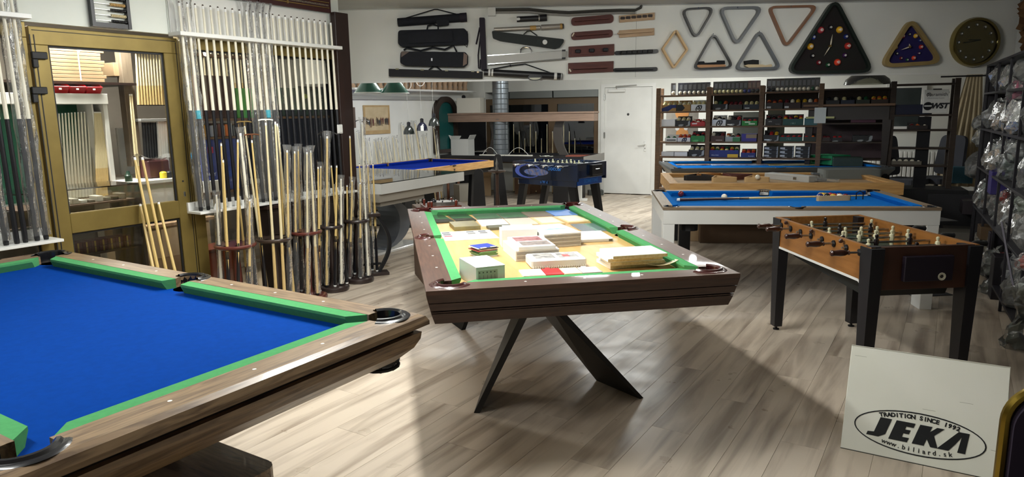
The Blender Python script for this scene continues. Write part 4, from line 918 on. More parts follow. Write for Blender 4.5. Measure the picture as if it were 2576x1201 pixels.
for k in range(8):
    x = 238+3.6*k; T_ = onB(x, 280, DO+.05); B_ = onB(x+5, 470, DO+.03); B_.z = zf0+.002
    cue('pale', B_, T_, 'tan cue shaft bundled at the right of the cue cabinet', 'shafts in the office cabinet')
# post and white panel
obox('wooden_post', 'grey brown wooden post behind the door glass', 'post', 316, 343, 100, 420, DO+.1, .09, mat('grey brown post', C('7d6f5e'), .7, col2=C('6d604f'), scale=5, stretch=(8, 8, 1)))
obox('leaning_board', 'small white board leaning behind the wooden post', 'board', 300, 338, 322, 440, DO+.35, .03, LAM)
for k in range(2): cue('pale', PB(along(onB(328+5*k, 300, DO)), -(DO-4.8)+.0, .8), onB(326+5*k, 235, DO+.03), 'pale cue standing against the wooden post', 'cues against the wooden post')
# hanging shaft bundle at the right, shelf, tubes
for k in range(10):
    x = 344+7.2*k; T_ = onB(x-3, 118, DO); B_ = onB(x+6, 266, DO)
    cue('pale', B_, T_, 'pale cue shaft in the hanging row behind the door', 'hanging cue shafts in the office')
obox('hanging_rail', 'wooden rail holding the hanging cue shafts behind the door', 'rail', 340, 416, 128, 136, DO-.02, .05, SHELFW)
s_ = obox('glass_shelf', 'grey shelf under the hanging cue shafts', 'shelf', 354, 480, 298, 305, DO-.02, .25, flat('8a8a88'))
for k in range(6):
    x = 362+6.5*k
    solo('black_tube', MB().path([PB(along(onB(x+4, 400, DO+.1)), -(DO-4.7), onB(x, 400, DO+.1).z), PB(along(onB(x, 330, DO+.1)), -(DO-4.7), onB(x, 308, DO+.1).z)], .014, 8), flat('2a2c30', .4), 'black cue extension tube standing on the office desk', 'tube', 'black tubes in the office', True)
for k in range(4):
    x = 400+6*k
    solo('white_tube', MB().path([PB(along(onB(x+4, 425, DO+.08)), -(DO-4.72), onB(x, 425, DO+.08).z), PB(along(onB(x, 330, DO+.08)), -(DO-4.72), onB(x, 306, DO+.08).z)], .016, 8), LAM, 'white tube standing at the right of the black tubes', 'tube', 'white tubes in the office', True)
# desk and counter
a_, b_, z0, z1 = bB(330, 480, 452, 466, DO-.3)
dk = thing('office_desk', 'white office desk behind the bronze door', 'desk', mw=MBm)
part('top', MB().box(a_, b_+.05, DO-5.1, DO-4.4, z1-.03, z1, .003), LAM, dk); part('front_panel', MB().box(a_+.05, b_+.0, DO-4.95, DO-4.92, .02, z1-.03), LAM, dk)
for x_ in (a_+.02, b_+.01): part('side_panel', MB().box(x_, x_+.03, DO-5.08, DO-4.42, 0, z1-.03), LAM, dk)
dz = z1
p = along(onB(397, 430, DO-.1)); t = thing('desk_machine', 'dark red machine under a clear dust cover on the desk', 'machine', mw=MBm @ Matrix.Translation((p, DO-4.85, dz)))
part('body', MB().box(-.10, .1, -.08, .08, .001, .16, .01), flat('4a2a2c', .4), t); part('dust_cover', MB().grid(lambda u, v: (-.14+.28*u, -.11+.22*v, .18+.05*sin(5*u+2)*sin(3*v)), 8, 6), BAG, t)
for k, (x, y, c_, nm) in enumerate(((428, 462, '26282a', 'black'), (412, 452, 'd8c23a', 'yellow'), (322, 436, '1e3a30', 'dark green'))):
    q = along(onB(x, y, DO-.2)); solo('desk_item', MB(MBm @ Matrix.Translation((q, DO-5.0, dz))).lathe([(.03, .001), (.03, .05), (.02, .06), (.012, .09 if k == 2 else .062), (.0001, .09 if k == 2 else .062)], 12), flat(c_, .3), nm+' small pot on the office desk', 'pot', None, True)
# glass counter in front of the cabinet
a_, b_, z0, z1 = bB(150, 340, 470, 660, 5.55); ct_z = z1
gc = thing('glass_counter', 'glass display counter with shelves seen through the bronze door', 'display counter', mw=MBm)
d0 = 5.45-4.8
part('front_glass', MB().box(a_-.3, b_, d0, d0+.006, .1, ct_z), GLASSD, gc); part('top_glass', MB().box(a_-.3, b_, d0, d0+.45, ct_z, ct_z+.008), GLASS, gc)
part('base', MB().box(a_-.3, b_, d0+.01, d0+.45, .0, .1), flat('3a2e28'), gc); part('end_post', MB().box(b_, b_+.02, d0, d0+.45, .0, ct_z+.008), flat('4a4038', .3), gc)
zs_ = [onB(250, 505, 5.6).z, onB(250, 560, 5.6).z, onB(250, 628, 5.6).z]
for z in zs_: part('shelf', MB().box(a_-.28, b_-.01, d0+.03, d0+.43, z-.012, z), flat('6a5448', .4), gc)
rr_ = random.Random(4)
for k in range(9):
    x_ = a_+.04+.06*k
    if x_ > b_-.08: break
    solo('counter_item', MB(MBm).box(x_, x_+.045, d0+.08, d0+.2, zs_[0]+.001, zs_[0]+.02+.03*rr_.random(), .003), flat(rr_.choice(['d8d6cc', '2c2a2a', '7a756a', 'b8b2a2']), .4), 'small accessory box on the top shelf of the glass counter', 'box', 'accessories in the glass counter')
for k in range(14):
    x_ = a_+.02+.033*k
    if x_ > b_-.12: break
    solo('chalk_case', MB(MBm).box(x_, x_+.026, d0+.06, d0+.18, zs_[1]+.001, zs_[1]+.10, .002), flat(rr_.choice(['8a5a42', 'b89a7a', '6a4034']), .5), 'slim tan case standing upright in the glass counter', 'case', 'upright cases in the glass counter')
for k in range(8):
    for j in range(2):
        x_ = a_+.0+.062*k
        if x_ > b_-.06: continue
        t = solo('maroon_box', MB(MBm).box(x_, x_+.058, d0+.06, d0+.2, zs_[2]+.001+.045*j, zs_[2]+.044+.045*j, .002), flat('5a1a20', .4), 'maroon accessory box with gold band stacked low in the glass counter', 'box', 'maroon boxes in the glass counter')
        part('band', MB(MBm).box(x_+.022, x_+.034, d0+.058, d0+.06, zs_[2]+.002+.045*j, zs_[2]+.043+.045*j), flat('b89a3a', .4), t, local=False)
# office floor covering stays the underlay; white storage front lower right
obox('low_cabinet', 'low white cabinet behind the lower door pane', 'cabinet', 352, 420, 570, 660, 5.9, .4, LAM)
# ---- behind the right shop window
D2 = 6.0
def shelf_row(x0, x1, y, lab):
    a_, b_, z0, z1 = bB(x0, x1, y, y+6, D2); solo('wall_shelf', MB().box(a_, b_, D2-4.8, D2-4.45, z0, z1, .002), SHELFW, lab, 'shelf', mw=MBm); return z1
zs1 = shelf_row(470, 690, 298, 'wooden shelf behind the long cue rack, left of the mullion'); zs2 = shelf_row(700, 830, 292, 'wooden shelf behind the long cue rack, right of the mullion')
def on_shelf(name, lab, cat, x0, x1, y0, z, m, dep=.2, D=D2, group=None):
    a_, b_, q0, q1 = bB(x0, x1, y0, y0+10, D); return solo(name, MB().box(a_, b_, D-4.8+.03, D-4.8+.03+dep, z+.001, q1, .003), m, lab, cat, group, mw=MBm)
on_shelf('large_box', 'big dark brown box behind the left half of the long cue rack', 'box', 497, 590, 190, zs1, mat('dark brown card', C('4a2c24'), .6, col2=C('3c231d'), scale=6))
on_shelf('green_box', 'bright green box behind the long cue rack', 'box', 598, 640, 222, zs1, mat('green card', C('3f9a2e'), .5, col2=C('348526'), scale=8))
g_ = on_shelf('game_box', 'dark printed game box behind the right half of the long cue rack', 'box', 712, 822, 222, zs2, mat('dark game print', C('15202c'), .4, col2=C('2b4a3a'), scale=14), .25)
p = onB(776, 243, D2); text('80', .07, flat('a9b84a'), g_, MBm @ Matrix.Translation((along(p), D2-4.8+.028, p.z)) @ Matrix.Rotation(pi/2, 4, 'X'), bold=.001)
for x in (722, 812):
    p = onB(x, 250, D2); text('OSO', .05, flat('c8d0d0'), g_, MBm @ Matrix.Translation((along(p), D2-4.8+.028, p.z)) @ Matrix.Rotation(pi/2, 4, 'X') @ Matrix.Rotation(pi/2, 4, 'Z'))
obox('white_sheet', 'large white sheet standing behind the right half of the rack', 'sheet', 745, 815, 150, 218, D2+.3, .02, LAM)
obox('grey_sheet', 'grey white sheet standing left of the large white sheet', 'sheet', 706, 742, 150, 222, D2+.32, .02, flat('b5b2aa'))
for k in range(22):
    x = 478+9.2*k
    if 650 < x < 700: continue
    T_ = onB(x-3, 130, D2+.5); B_ = onB(x+6, 250, D2+.5)
    if x < 645: cue('pale', B_, T_, 'pale cue shaft hanging behind the left half of the long rack', 'hanging shafts behind the long rack')
obox('hanging_rail', 'wooden rail holding the hanging cue shafts behind the long rack', 'rail', 474, 646, 138, 146, D2+.48, .05, SHELFW)
z3 = shelf_row(470, 690, 343, 'lower wooden shelf behind the long cue rack')
bc = ['d87a3a', 'c05a30', 'd8d4c8', '7a8a9a', 'b8862e', 'e0dcd0', '8a90a0', 'd0ccc0', '6a3a2e', 'c8c4ba', 'd87a3a', 'b0b4b8', '40464e', 'c9a878']
for k, c_ in enumerate(bc):
    a_ = along(onB(476, 325, D2))+.042*k
    solo('binder', MB(MBm).box(a_, a_+.034, D2-4.75, D2-4.55, z3+.001, z3+.105+.01*(k % 3), .002), flat(c_, .5), {'d87a3a': 'orange'}.get(c_, 'upright')+' folder in the row of folders behind the long cue rack', 'folder', 'folders behind the long rack')
z4 = shelf_row(470, 830, 470, 'counter board behind the long cue rack')
bb = on_shelf('blue_box', 'big royal blue box behind the left half of the long cue rack', 'box', 508, 606, 348, z4, mat('blue card', C('1c2f7a'), .5, col2=C('27408f'), scale=7), .3)
p = onB(534, 378, D2); part('red_mark', MB(MBm).box(along(p)-.03, along(p)+.03, D2-4.772, D2-4.769, p.z-.03, p.z+.03), flat('a02a4a'), bb, local=False)
p = onB(535, 440, D2); text('BABY', .05, flat('c8ccd8'), bb, MBm @ Matrix.Translation((along(p), D2-4.8+.028, p.z)) @ Matrix.Rotation(pi/2, 4, 'X'))
on_shelf('paper_tray', 'white paper tray behind the long cue rack', 'tray', 520, 565, 455, z4, LAM, .25, D2-.05)
# cupboards seen below the rack tray
lc = thing('low_sideboard', 'beige sideboard behind the cue stands, seen under the long rack', 'sideboard', mw=MBm)
part('body', MB().box(.05, .8, 1.0, 1.4, 0.1, .62, .003), flat('b09a7c', .5), lc); part('top', MB().box(.02, .85, .97, 1.43, .62, .65, .003), flat('a08468', .5), lc)
for k in range(3): part('drawer_front', MB().box(.07+.245*k, .30+.245*k, .985, 1.0, .35, .60, .002), flat('c0aa8c', .5), lc)
rb_ = thing('wooden_chest', 'reddish brown wooden chest left of the nearest cue stand', 'chest', mw=MBm @ Matrix.Translation((along(onB(525, 620, 5.5)), .7, 0)))
part('body', MB().box(-.16, .16, -.13, .13, .001, .40, .004), flat('6a2e1c', .35), rb_); part('lid', MB().box(-.165, .165, -.135, .135, .40, .43, .004), flat('5a281a', .35), rb_)
dc = thing('dark_cabinet', 'dark wooden cabinet behind the right hand cue stands', 'cabinet', mw=MBm)
part('body', MB().box(.62, 1.48, -.06, .085, .02, zT-.05, .003), mat('dark walnut', C('2a1e18'), .5, col2=C('201610'), scale=4), dc)
part('top', MB().box(.60, 1.5, -.08, .09, zT-.05, zT-.02, .003), DARKW, dc)
for k in range(3): part('door', MB().box(.635+.28*k, .90+.28*k, -.072, -.06, .14, zT-.08, .003), mat('dark walnut', C('2a1e18'), .5, col2=C('201610'), scale=4), dc)
# ------------------------------------------------------------------ display on the hanging beam
MBE = Matrix.Translation((0, YB, 0)) @ Matrix.Rotation(pi/2, 4, 'X')          # local x right, y up, z out of the beam
KB = (atY(1800, 100, YB)-atY(1700, 100, YB)).length/100                        # metres per pixel on the beam
def lb(x, y): p = atY(x, y, YB); return (p.x, p.z)
def LBp(pts): return [lb(*p) for p in pts]
def bt_thing(name, lab, cat, group=None): return thing(name, lab, cat, group=group, mw=MBE)
def tube3(p, q, r, z, m_=None, n=12): return MB().path([(*lb(*p), z), (*lb(*q), z)], r, n)
def strap(pts, z, r=.006): return MB().path([(*lb(*p), z) for p in pts], r, 5)
NAVY = mat('black navy nylon', C('0d1018'), .85, col2=C('11151f'), scale=30, bump=.1); PLUM = mat('black plum leather', C('191020'), .75, bump=.05, scale=20)
DKG = mat('black green nylon', C('101a18'), .65, col2=C('0c1412'), scale=30)
# cases
G = 'cue cases on the beam'
t = bt_thing('cue_tube_case', 'black tube cue case with pouch, top left on the beam', 'cue case', G)
part('tube', tube3((1003, 58), (1160, 46), .042, .05), NAVY, t, True); part('cap', tube3((1158, 46.2), (1175, 45), .046, .05), PLUM, t, True)
part('pouch', MB().prism(rpoly(LBp([(1098, 54), (1131, 52), (1131, 66), (1104, 69)]), .02), .06, .11), NAVY, t); part('strap', strap([(1008, 52), (1094, 26), (1102, 26), (1158, 40)], .06), NAVY, t)
t = bt_thing('cue_bag', 'wide black soft cue bag with carry handle on the beam', 'cue case', G)
part('body', MB().prism(rpoly(LBp([(1005, 79), (1170, 74), (1178, 84), (1178, 112), (1168, 114), (1012, 120), (1005, 112)]), .035), 0, .10), NAVY, t)
part('pocket', MB().prism(rpoly(LBp([(1030, 84), (1140, 81), (1142, 108), (1030, 112)]), .02), .10, .125), NAVY, t); part('handle', strap([(1076, 78), (1078, 67), (1090, 63), (1103, 67), (1104, 78)], .06, .009), NAVY, t); part('strap', strap([(1168, 112), (1175, 120), (1178, 106), (1176, 80)], .05, .006), NAVY, t)
t = bt_thing('cue_bag', 'black soft cue bag with brown corners and white tag on the beam', 'cue case', G)
part('body', MB().prism(rpoly(LBp([(1011, 131), (1172, 133), (1178, 140), (1178, 162), (1168, 170), (1020, 166), (1010, 160)]), .03), 0, .095), NAVY, t)
part('corner_patch', MB().prism(LBp([(1013, 132), (1033, 132), (1013, 146)]), .095, .099), flat('5a4a40'), t); part('corner_patch', MB().prism(LBp([(1168, 134), (1177, 141), (1176, 162), (1166, 168)]), .095, .099), flat('6a5446'), t)
part('tag', MB().prism(LBp([(1087, 148), (1090.5, 148), (1090.5, 155), (1087, 155)]), .095, .10), flat('dfe2ea'), t); part('strap', strap([(1018, 128), (1026, 122), (1060, 129), (1090, 121), (1120, 126), (1142, 116), (1150, 132)], .06, .01), NAVY, t)
t = bt_thing('cue_hard_case', 'long flat black cue case along the lower left edge of the beam', 'cue case', G)
part('body', MB().prism(LBp([(980.5, 174), (1214, 181), (1214, 198), (981, 193)]), 0, .07), mat('black case', C('0d0d13'), .75), t)
for x in (1002, 1064, 1125, 1190): part('latch', MB().prism(LBp([(x-4, 172.6+.03*(x-980)), (x+4, 172.8+.03*(x-980)), (x+4, 176+.03*(x-980)), (x-4, 175.8+.03*(x-980))]), .06, .075), flat('6a6434', .35), t)
part('handle', strap([(1080, 177), (1091, 168), (1098, 168), (1112, 179)], .04, .008), NAVY, t); part('tag', MB().prism(LBp([(1200, 181), (1205, 179), (1206, 184), (1201, 185)]), .07, .073), flat('d9c9a8'), t)
t = bt_thing('cue_bag', 'narrow upright dark plum cue bag with strap on the beam', 'cue case', G)
part('body', MB().prism(rpoly(LBp([(1206, 46), (1220, 46), (1225, 178), (1211, 178)]), .012), 0, .06), PLUM, t); part('strap', strap([(1207, 70), (1198, 112)], .03, .008), PLUM, t); part('strap', strap([(1210, 78), (1203, 140), (1204, 172), (1208, 174), (1209, 150)], .03, .007), PLUM, t)
t = bt_thing('cue_tube_case', 'short black tube case near the top of the beam', 'cue case', G)
part('tube', tube3((1300, 50), (1356, 47), .028, .04), BLACK, t, True); part('cap', tube3((1356, 47), (1375, 45.5), .034, .04), BLACK, t, True); part('ring', tube3((1354, 47.1), (1357, 47), .0355, .04), STEEL, t, True); part('tag', MB().prism(rpoly(LBp([(1299, 47), (1308, 46.5), (1308, 53), (1300, 54)]), .01), .066, .07), flat('cfcfcc'), t)
t = bt_thing('telescopic_tube', 'silver and bamboo coloured tube on the beam', 'tube', G)
SILV = mat('brushed silver', C('a8a29a'), .35, .6); TAN = flat('b08a4a', .45)
part('tube', tube3((1243, 76), (1358, 70.5), .022, .035), SILV, t, True); part('tube', tube3((1361, 70.3), (1410, 67.5), .028, .035), SILV, t, True)
part('collar', tube3((1333, 71.7), (1348, 71), .0245, .035), TAN, t, True); part('collar', tube3((1408, 67.6), (1414, 67.2), .0295, .035), TAN, t, True); part('mouth', tube3((1414, 67.2), (1417, 67), .026, .035), BLACK, t, True)
t = bt_thing('cue_soft_case', 'black club shaped soft cue case with white disc on the beam', 'cue case', G)
part('body', MB().prism(rpoly(LBp([(1237, 78), (1250, 81), (1418, 100), (1417, 108), (1408, 120), (1396, 124), (1258, 104), (1240, 97)]), .02), 0, .06), DKG, t)
part('disc', MB().lathe([(.0001, .064), (.024, .064), (.025, .06)], 16, (*lb(1370, 107.5), 0)), flat('dcdcd8'), t); part('handle', strap([(1317, 88), (1326, 80), (1334, 79), (1351, 91)], .04, .006), DKG, t)
for k in range(3): part('stitch', strap([(1352+4*k, 101), (1351+4*k, 111)], .0605, .002), flat('2a3a36'), t)
t = bt_thing('aluminium_cue_case', 'silver aluminium cue case with chrome handle on the beam', 'cue case', G)
part('body', MB().prism(LBp([(1227, 141), (1412, 128.5), (1412, 150), (1228, 163.5)]), 0, .085), mat('aluminium sheet', C('b4b4b0'), .6, .1), t)
part('edge', MB().prism(LBp([(1227, 141), (1412, 128.5), (1412, 130), (1227, 142.6)]), .083, .089), CHROME, t); part('edge', MB().prism(LBp([(1228, 162), (1412, 148.6), (1412, 150), (1228, 163.5)]), .083, .089), CHROME, t)
part('end_cap', MB().prism(LBp([(1412, 128.5), (1420.5, 127.5), (1421, 149.5), (1412, 150.2)]), 0, .088), STEEL, t)
for q in ((1412, 127, 1421, 131), (1412, 146.5, 1421, 150.5)): part('corner', MB().prism(LBp([(q[0], q[1]), (q[2], q[1]-.5), (q[2], q[3]), (q[0], q[3])]), .086, .093), BLACK, t)
part('handle', strap([(1309, 135), (1310, 126), (1316, 121), (1324, 120), (1332, 122), (1336, 128), (1335, 133)], .05, .008), CHROME, t, True)
t = bt_thing('cue_tube_case', 'black tube cue case with white bands and emblem, lower edge of the beam', 'cue case', G)
part('tube', tube3((1218, 182.5), (1413, 193), .036, .045), BLACK, t, True)
for a_, b_ in (((1229, 183), (1234, 183.3)), ((1236.5, 183.4), (1241, 183.7)), ((1393, 191.9), (1400, 192.3)), ((1410, 192.8), (1411.5, 192.9))): part('white_band', tube3(a_, b_, .0372, .045), flat('d6d6d2', .4), t, True)
part('strap', strap([(1226, 177), (1284, 166), (1321, 162), (1393, 187)], .04, .006), NAVY, t); part('buckle', MB().ball((*lb(1284, 166), .045), .012, 8), BLACK, t)
e_ = part('emblem', MB().prism([(lb(1345, 196)[0]+.075*cos(a), lb(1345, 196)[1]+.032*sin(a)) for a in [2*pi*i/20 for i in range(20)]], .082, .088), BLACK, t)
part('emblem_stripe', MB().prism([(lb(1345, 196)[0]+.06*cos(a), lb(1345, 196)[1]-.002+.022*sin(a)) for a in [pi+pi*i/12 for i in range(13)]], .088, .090), flat('c9c8b4'), e_)
# wall racks
MAH = mat('mahogany', C('5c2a20'), .4, col2=C('4a2019'), scale=6, stretch=(1, 10, 10)); PINE = mat('pine', C('bda080'), .6, col2=C('ac8f6e'), scale=6, stretch=(1, 10, 10))
def wall_rack(lab, q, m, r, ledge=None, studs=0, studm=None, holes=0, tagq=None):
    t = bt_thing('wall_cue_rack', lab, 'cue rack', 'small cue racks on the beam'); pl = LBp(q)
    part('board', MB().prism(rpoly(pl, r, 5), 0, .022), m, t)
    A, B_, C_, D_ = [Vector(p) for p in pl]
    bl = lambda u, v: tuple((A*(1-u)+B_*u)*(1-v)+(D_*(1-u)+C_*u)*v)
    if ledge: part('ledge', MB().prism([bl(ledge[0], ledge[2]), bl(ledge[1], ledge[2]), bl(ledge[1], ledge[3]), bl(ledge[0], ledge[3])], .022, ledge[4]), m, t)
    for k in range(studs):
        c = bl(.2+.6*k/(max(studs-1, 1)), .5); part('clip', MB().box(c[0]-.028, c[0]+.028, c[1]-.018, c[1]+.018, .022, .06, .006), studm or BLACK, t)
    for k in range(holes):
        c = bl(.09+.78*k/(max(holes-1, 1)), .42); part('cue_notch', MB().prism(rpoly([(c[0]-.022, c[1]-.014), (c[0]+.022, c[1]-.014), (c[0]+.022, c[1]+.014), (c[0]-.022, c[1]+.014)], .008), .0, .0335 if ledge else .0225), flat('2c1d18'), t)
    if tagq: part('price_tag', MB().prism(LBp(tagq), .03, .032), flat('d9cdb8'), t)
wall_rack('round ended mahogany cue rack, topmost on the beam', [(1436, 45), (1543, 36.5), (1543, 58), (1437, 66)], MAH, .045, (.08, .9, .42, .55, .07))
wall_rack('round ended mahogany cue rack with tag, second from top', [(1436, 82), (1541, 74.5), (1541, 94), (1437, 102)], MAH, .04, (.1, .9, .42, .58, .07), tagq=[(1437, 92), (1442, 83), (1445, 84), (1440, 93)])
wall_rack('rectangular mahogany cue rack with three black clips', [(1430, 118), (1544.5, 111), (1544, 139), (1430, 144.5)], MAH, .004, (.06, .88, .2, .82, .03), 3)
wall_rack('rectangular mahogany cue rack with white tag, lowest on the beam', [(1429, 159), (1543, 154), (1542, 181), (1429, 186)], MAH, .004, (.1, .86, .5, .62, .06), tagq=[(1430, 175), (1433, 173), (1437, 180), (1434, 182)])
wall_rack('pale pine cue rack with six notches', [(1557, 40), (1646, 32), (1646, 50), (1558, 57.5)], PINE, .003, (.0, .9, .55, .8, .03), 0, None, 6)
wall_rack('pale pine cue rack with plain ledge', [(1557, 77), (1645, 71), (1645, 89), (1558, 95.5)], PINE, .003, (-.06, .93, .36, .55, .06))
wall_rack('black cue rack bar with clips', [(1546, 129), (1655, 124), (1655, 134), (1546, 139)], BLACK, .02, None, 6, RUBBER)
wall_rack('plain black cue rack bar, lowest', [(1543, 172), (1653, 169), (1653, 179), (1543, 181.5)], BLACK, .02, (.05, .9, .3, .6, .045))
# triangles
def triangle(lab, pts, wpx, m, r, dep=.06, name='ball_triangle'):
    c = Vector((0, 0)); P_ = [Vector(lb(*p)) for p in pts]
    for p in P_: c += p
    c /= len(P_); k = len(P_); w_ = wpx*KB
    ins = []
    for i in range(k):                                # inset polygon by w_
        p, a, b_ = P_[i], (P_[i-1]-P_[i]).normalized(), (P_[(i+1) % k]-P_[i]).normalized(); h = (a+b_).normalized(); s = w_/max(sin(a.angle(b_)/2), .2); ins.append(p+h*s)
    t = bt_thing(name, lab, 'ball rack', 'ball racks on the beam')
    part('frame', MB().ring(rpoly(P_, r, 5), rpoly(ins, max(r-w_*.9, .006), 5), .0, dep), m, t, True)
    return t
GRT = mat('grey plastic', C('62666a'), .4); BRT = mat('brown wood frame', C('8a6248'), .45, col2=C('7a533c'), scale=8); PIN2 = mat('pine frame', C('c9a878'), .5)
triangle('black plastic ball triangle hanging point down, leftmost on the beam', [(1710, 23), (1798, 18), (1747, 106)], 4, BLACK, .06)
triangle('large grey ball triangle hanging point down', [(1803, 19), (1920, 17), (1848, 121)], 6, GRT, .06)
triangle('large brown wooden ball triangle hanging point down', [(1927, 17), (2056, 14), (1973, 124)], 5, BRT, .05)
triangle('black ball triangle standing point up with a brush in it', [(1793, 80), (1844, 171), (1738, 176)], 3.5, BLACK, .05)
triangle('grey ball triangle standing point up with a brush in it', [(1907, 73), (1963, 174), (1842, 178)], 5.5, GRT, .05)
triangle('pale wooden diamond shaped nine ball rack', [(1698, 73), (1729, 126), (1692, 176), (1662, 124)], 4.5, PIN2, .025, name='ball_diamond')
for (x, y) in ((1753, 23), (1851, 22), (1984, 19), (1697, 82), (1790, 88), (1905, 82)):
    solo('wall_hook', MB(MBE).path([(*lb(x, y), 0), (*lb(x, y), .06), (*lb(x, y-2.5), .065)], .004, 6), STEEL, 'small steel hook carrying a ball rack on the beam', 'hook', 'hooks under the ball racks')
def brush(lab, hand, br, m, hm_):
    t = bt_thing('table_brush', lab, 'brush'); part('handle', MB().prism(rpoly(LBp(hand), .014), .005, .05), hm_, t); part('bristles', MB().prism(LBp(br), .008, .048), m, t)
brush('table brush with black stepped bristles in the black triangle', [(1750, 164), (1820, 163), (1824, 167), (1818, 169), (1750, 172)], [(1750, 164), (1750, 156), (1768, 155), (1770, 159), (1802, 157), (1802, 153), (1820, 153), (1821, 162)], flat('0c0c10', .8), mat('brush wood', C('b07f52'), .5))
brush('pale handled table brush with black bristles in the grey triangle', [(1868, 166), (1878, 163), (1912, 163), (1922, 165), (1936, 162), (1939, 166), (1936, 169), (1920, 169.5), (1880, 171)], [(1871, 163), (1870, 154), (1890, 151), (1905, 152), (1905, 163)], flat('141414', .8), flat('cdb892', .5))
# clocks
def clock_balls(t, c, R, cols, r, z):
    for k, (col, big) in enumerate(cols):
        a = pi/2-2*pi*k/12; p = (c[0]+R*cos(a), c[1]+R*.97*sin(a)); rr_ = r*(1.15 if big else .85)
        b_ = part('ball', MB().lathe([(rr_*cos(pi/2*i/5) if i < 5 else 1e-5, rr_*sin(pi/2*i/5)) for i in range(6)], 14, (*p, z)), flat(col, .15, coat=.6), t, True)
        part('number_spot', MB().lathe([(.0001, rr_*1.005), (rr_*.42, rr_*.93)], 10, (*p, z)), flat('e8e6de', .3), b_); text(str(12 if k == 0 else k), rr_*.5, flat('1a1a1a'), b_, MBE @ Matrix.Translation((*p, z+rr_*1.01)))
BC = [('1a1a1e', 0), ('d8a52a', 1), ('1c2a6a', 0), ('b03028', 1), ('3a1a4a', 0), ('d8442a', 1), ('1e4a30', 0), ('6a1820', 0), ('1a1a1e', 0), ('c8962a', 1), ('2a3a8a', 0), ('b03a40', 1)]
def tri_clock(lab, pts, m, face, cen, R, r, w_, hh, mh, dep):
    P_ = [Vector(lb(*p)) for p in pts]; t = bt_thing('triangle_clock', lab, 'clock'); k = 3; ins = []
    for i in range(3):
        p, a, b_ = P_[i], (P_[i-1]-P_[i]).normalized(), (P_[(i+1) % 3]-P_[i]).normalized(); h = (a+b_).normalized(); ins.append(p+h*(w_*KB/max(sin(a.angle(b_)/2), .2)))
    part('frame', MB().ring(rpoly(P_, .085, 6), rpoly(ins, .05, 6), 0, dep), m, t, True); part('face', MB().prism(rpoly(ins, .05, 6), .0, dep*.35), face, t)
    c = lb(*cen); z = dep*.35; clock_balls(t, c, R*KB, BC, r*KB, z)
    for nm, tip, wd in (('hour_hand', hh, .008), ('minute_hand', mh, .006)):
        e_ = Vector(lb(*tip)); c2 = Vector(c); d = (e_-c2).normalized(); n = Vector((-d.y, d.x))*wd
        part(nm, MB().prism([tuple(c2-n*.5), tuple(c2+d*(e_-c2).length*.35-n), tuple(e_), tuple(c2+d*(e_-c2).length*.35+n), tuple(c2+n*.5)], z+.03, z+.033), flat('cfc6b0', .3), t)
    part('hub', MB().lathe([(.012, z), (.012, z+.036), (.0001, z+.036)], 12, (*c, 0)), mat('brass', C('a98f5a'), .3, .9), t, True)
tri_clock('large dark triangular wall clock with billiard ball hour marks', [(2095, -8), (2194, 184), (1970, 187)], mat('black green frame', C('1a231e'), .4), mat('dark aubergine felt', C('1c1013'), .9, col2=C('171a14'), scale=3), (2083, 117), 47, 7.5, 7, (2088, 88), (2067, 142), .07)
tri_clock('small triangular wall clock with purple face and pine frame', [(2286, 42), (2370, 161), (2205, 172)], mat('pine dim', C('9a8454'), .45, col2=C('8a754a'), scale=8), mat('violet felt', C('1c1450'), .9), (2282, 119), 32, 5, 9, (2280, 111), (2259, 127), .06)
t = bt_thing('round_clock', 'round brass rimmed wall clock with a football stadium picture', 'clock'); c = lb(2448, 107); R_ = 60*KB
part('rim', MB().lathe([(R_*.86, .0), (R_*1.0, .0), (R_*1.02, .03), (R_*.97, .065), (R_*.88, .06), (R_*.86, .035)], 40, (*c, 0)), mat('polished brass', C('9a8a58'), .18, 1), t, True)
fm = [(-.9, .1, '2c5a34'), (.1, .35, '4a6a48'), (.35, .52, '7a3a3c'), (.52, .66, '6a6a6a'), (.66, .9, '4a5a7a')]
for (y0, y1, cc) in fm:
    pl = [(x_*R_, y_*R_) for x_, y_ in ([(sqrt(.87**2-y_*y_) if abs(y_) < .87 else 0, y_) for y_ in [max(-.868, min(.868, y0+(y1-y0)*i/8)) for i in range(9)]]+[(-sqrt(.87**2-y_*y_) if abs(y_) < .87 else 0, y_) for y_ in [max(-.868, min(.868, y1-(y1-y0)*i/8)) for i in range(9)]])]
    part('face_print', MB(Matrix.Translation((*c, 0))).prism(pl, .02, .03), mat('print_'+cc, C(cc), .5, col2=tuple(v*.6 for v in C(cc)), scale=30), t)
fb = MB().lathe([(.018*cos(pi/2*i/4) if i < 4 else 1e-5, .018*sin(pi/2*i/4)) for i in range(5)], 10).mesh('football_mark', mat('football', C('d8d8d4'), .4, col2=C('1a1a1a'), scale=90, lo=.55, hi=.6), True)
for k in range(12):
    a = 2*pi*k/12; inst('football_mark', fb, t, MBE @ Matrix.Translation((c[0]+R_*.7*cos(a), c[1]+R_*.7*sin(a), .03)))
part('pitch_line', MB().path([(c[0]+R_*.62*cos(a), c[1]-.1*R_+R_*.5*sin(a), .0305) for a in [pi+.2+(pi-.4)*i/16 for i in range(17)]], .003, 4), flat('c8d0c4'), t)
for tip, nm in (((-.5, -.02), 'minute_hand'), ((-.28, .1), 'hour_hand')): part(nm, MB().path([(c[0]+.05, c[1]+.02, .04), (c[0]+tip[0]*R_, c[1]+tip[1]*R_, .04)], .006, 4), flat('14241a'), t)
part('glass', MB().lathe([(.0001, .05), (R_*.87, .045)], 32, (*c, 0)), GLASS, t)
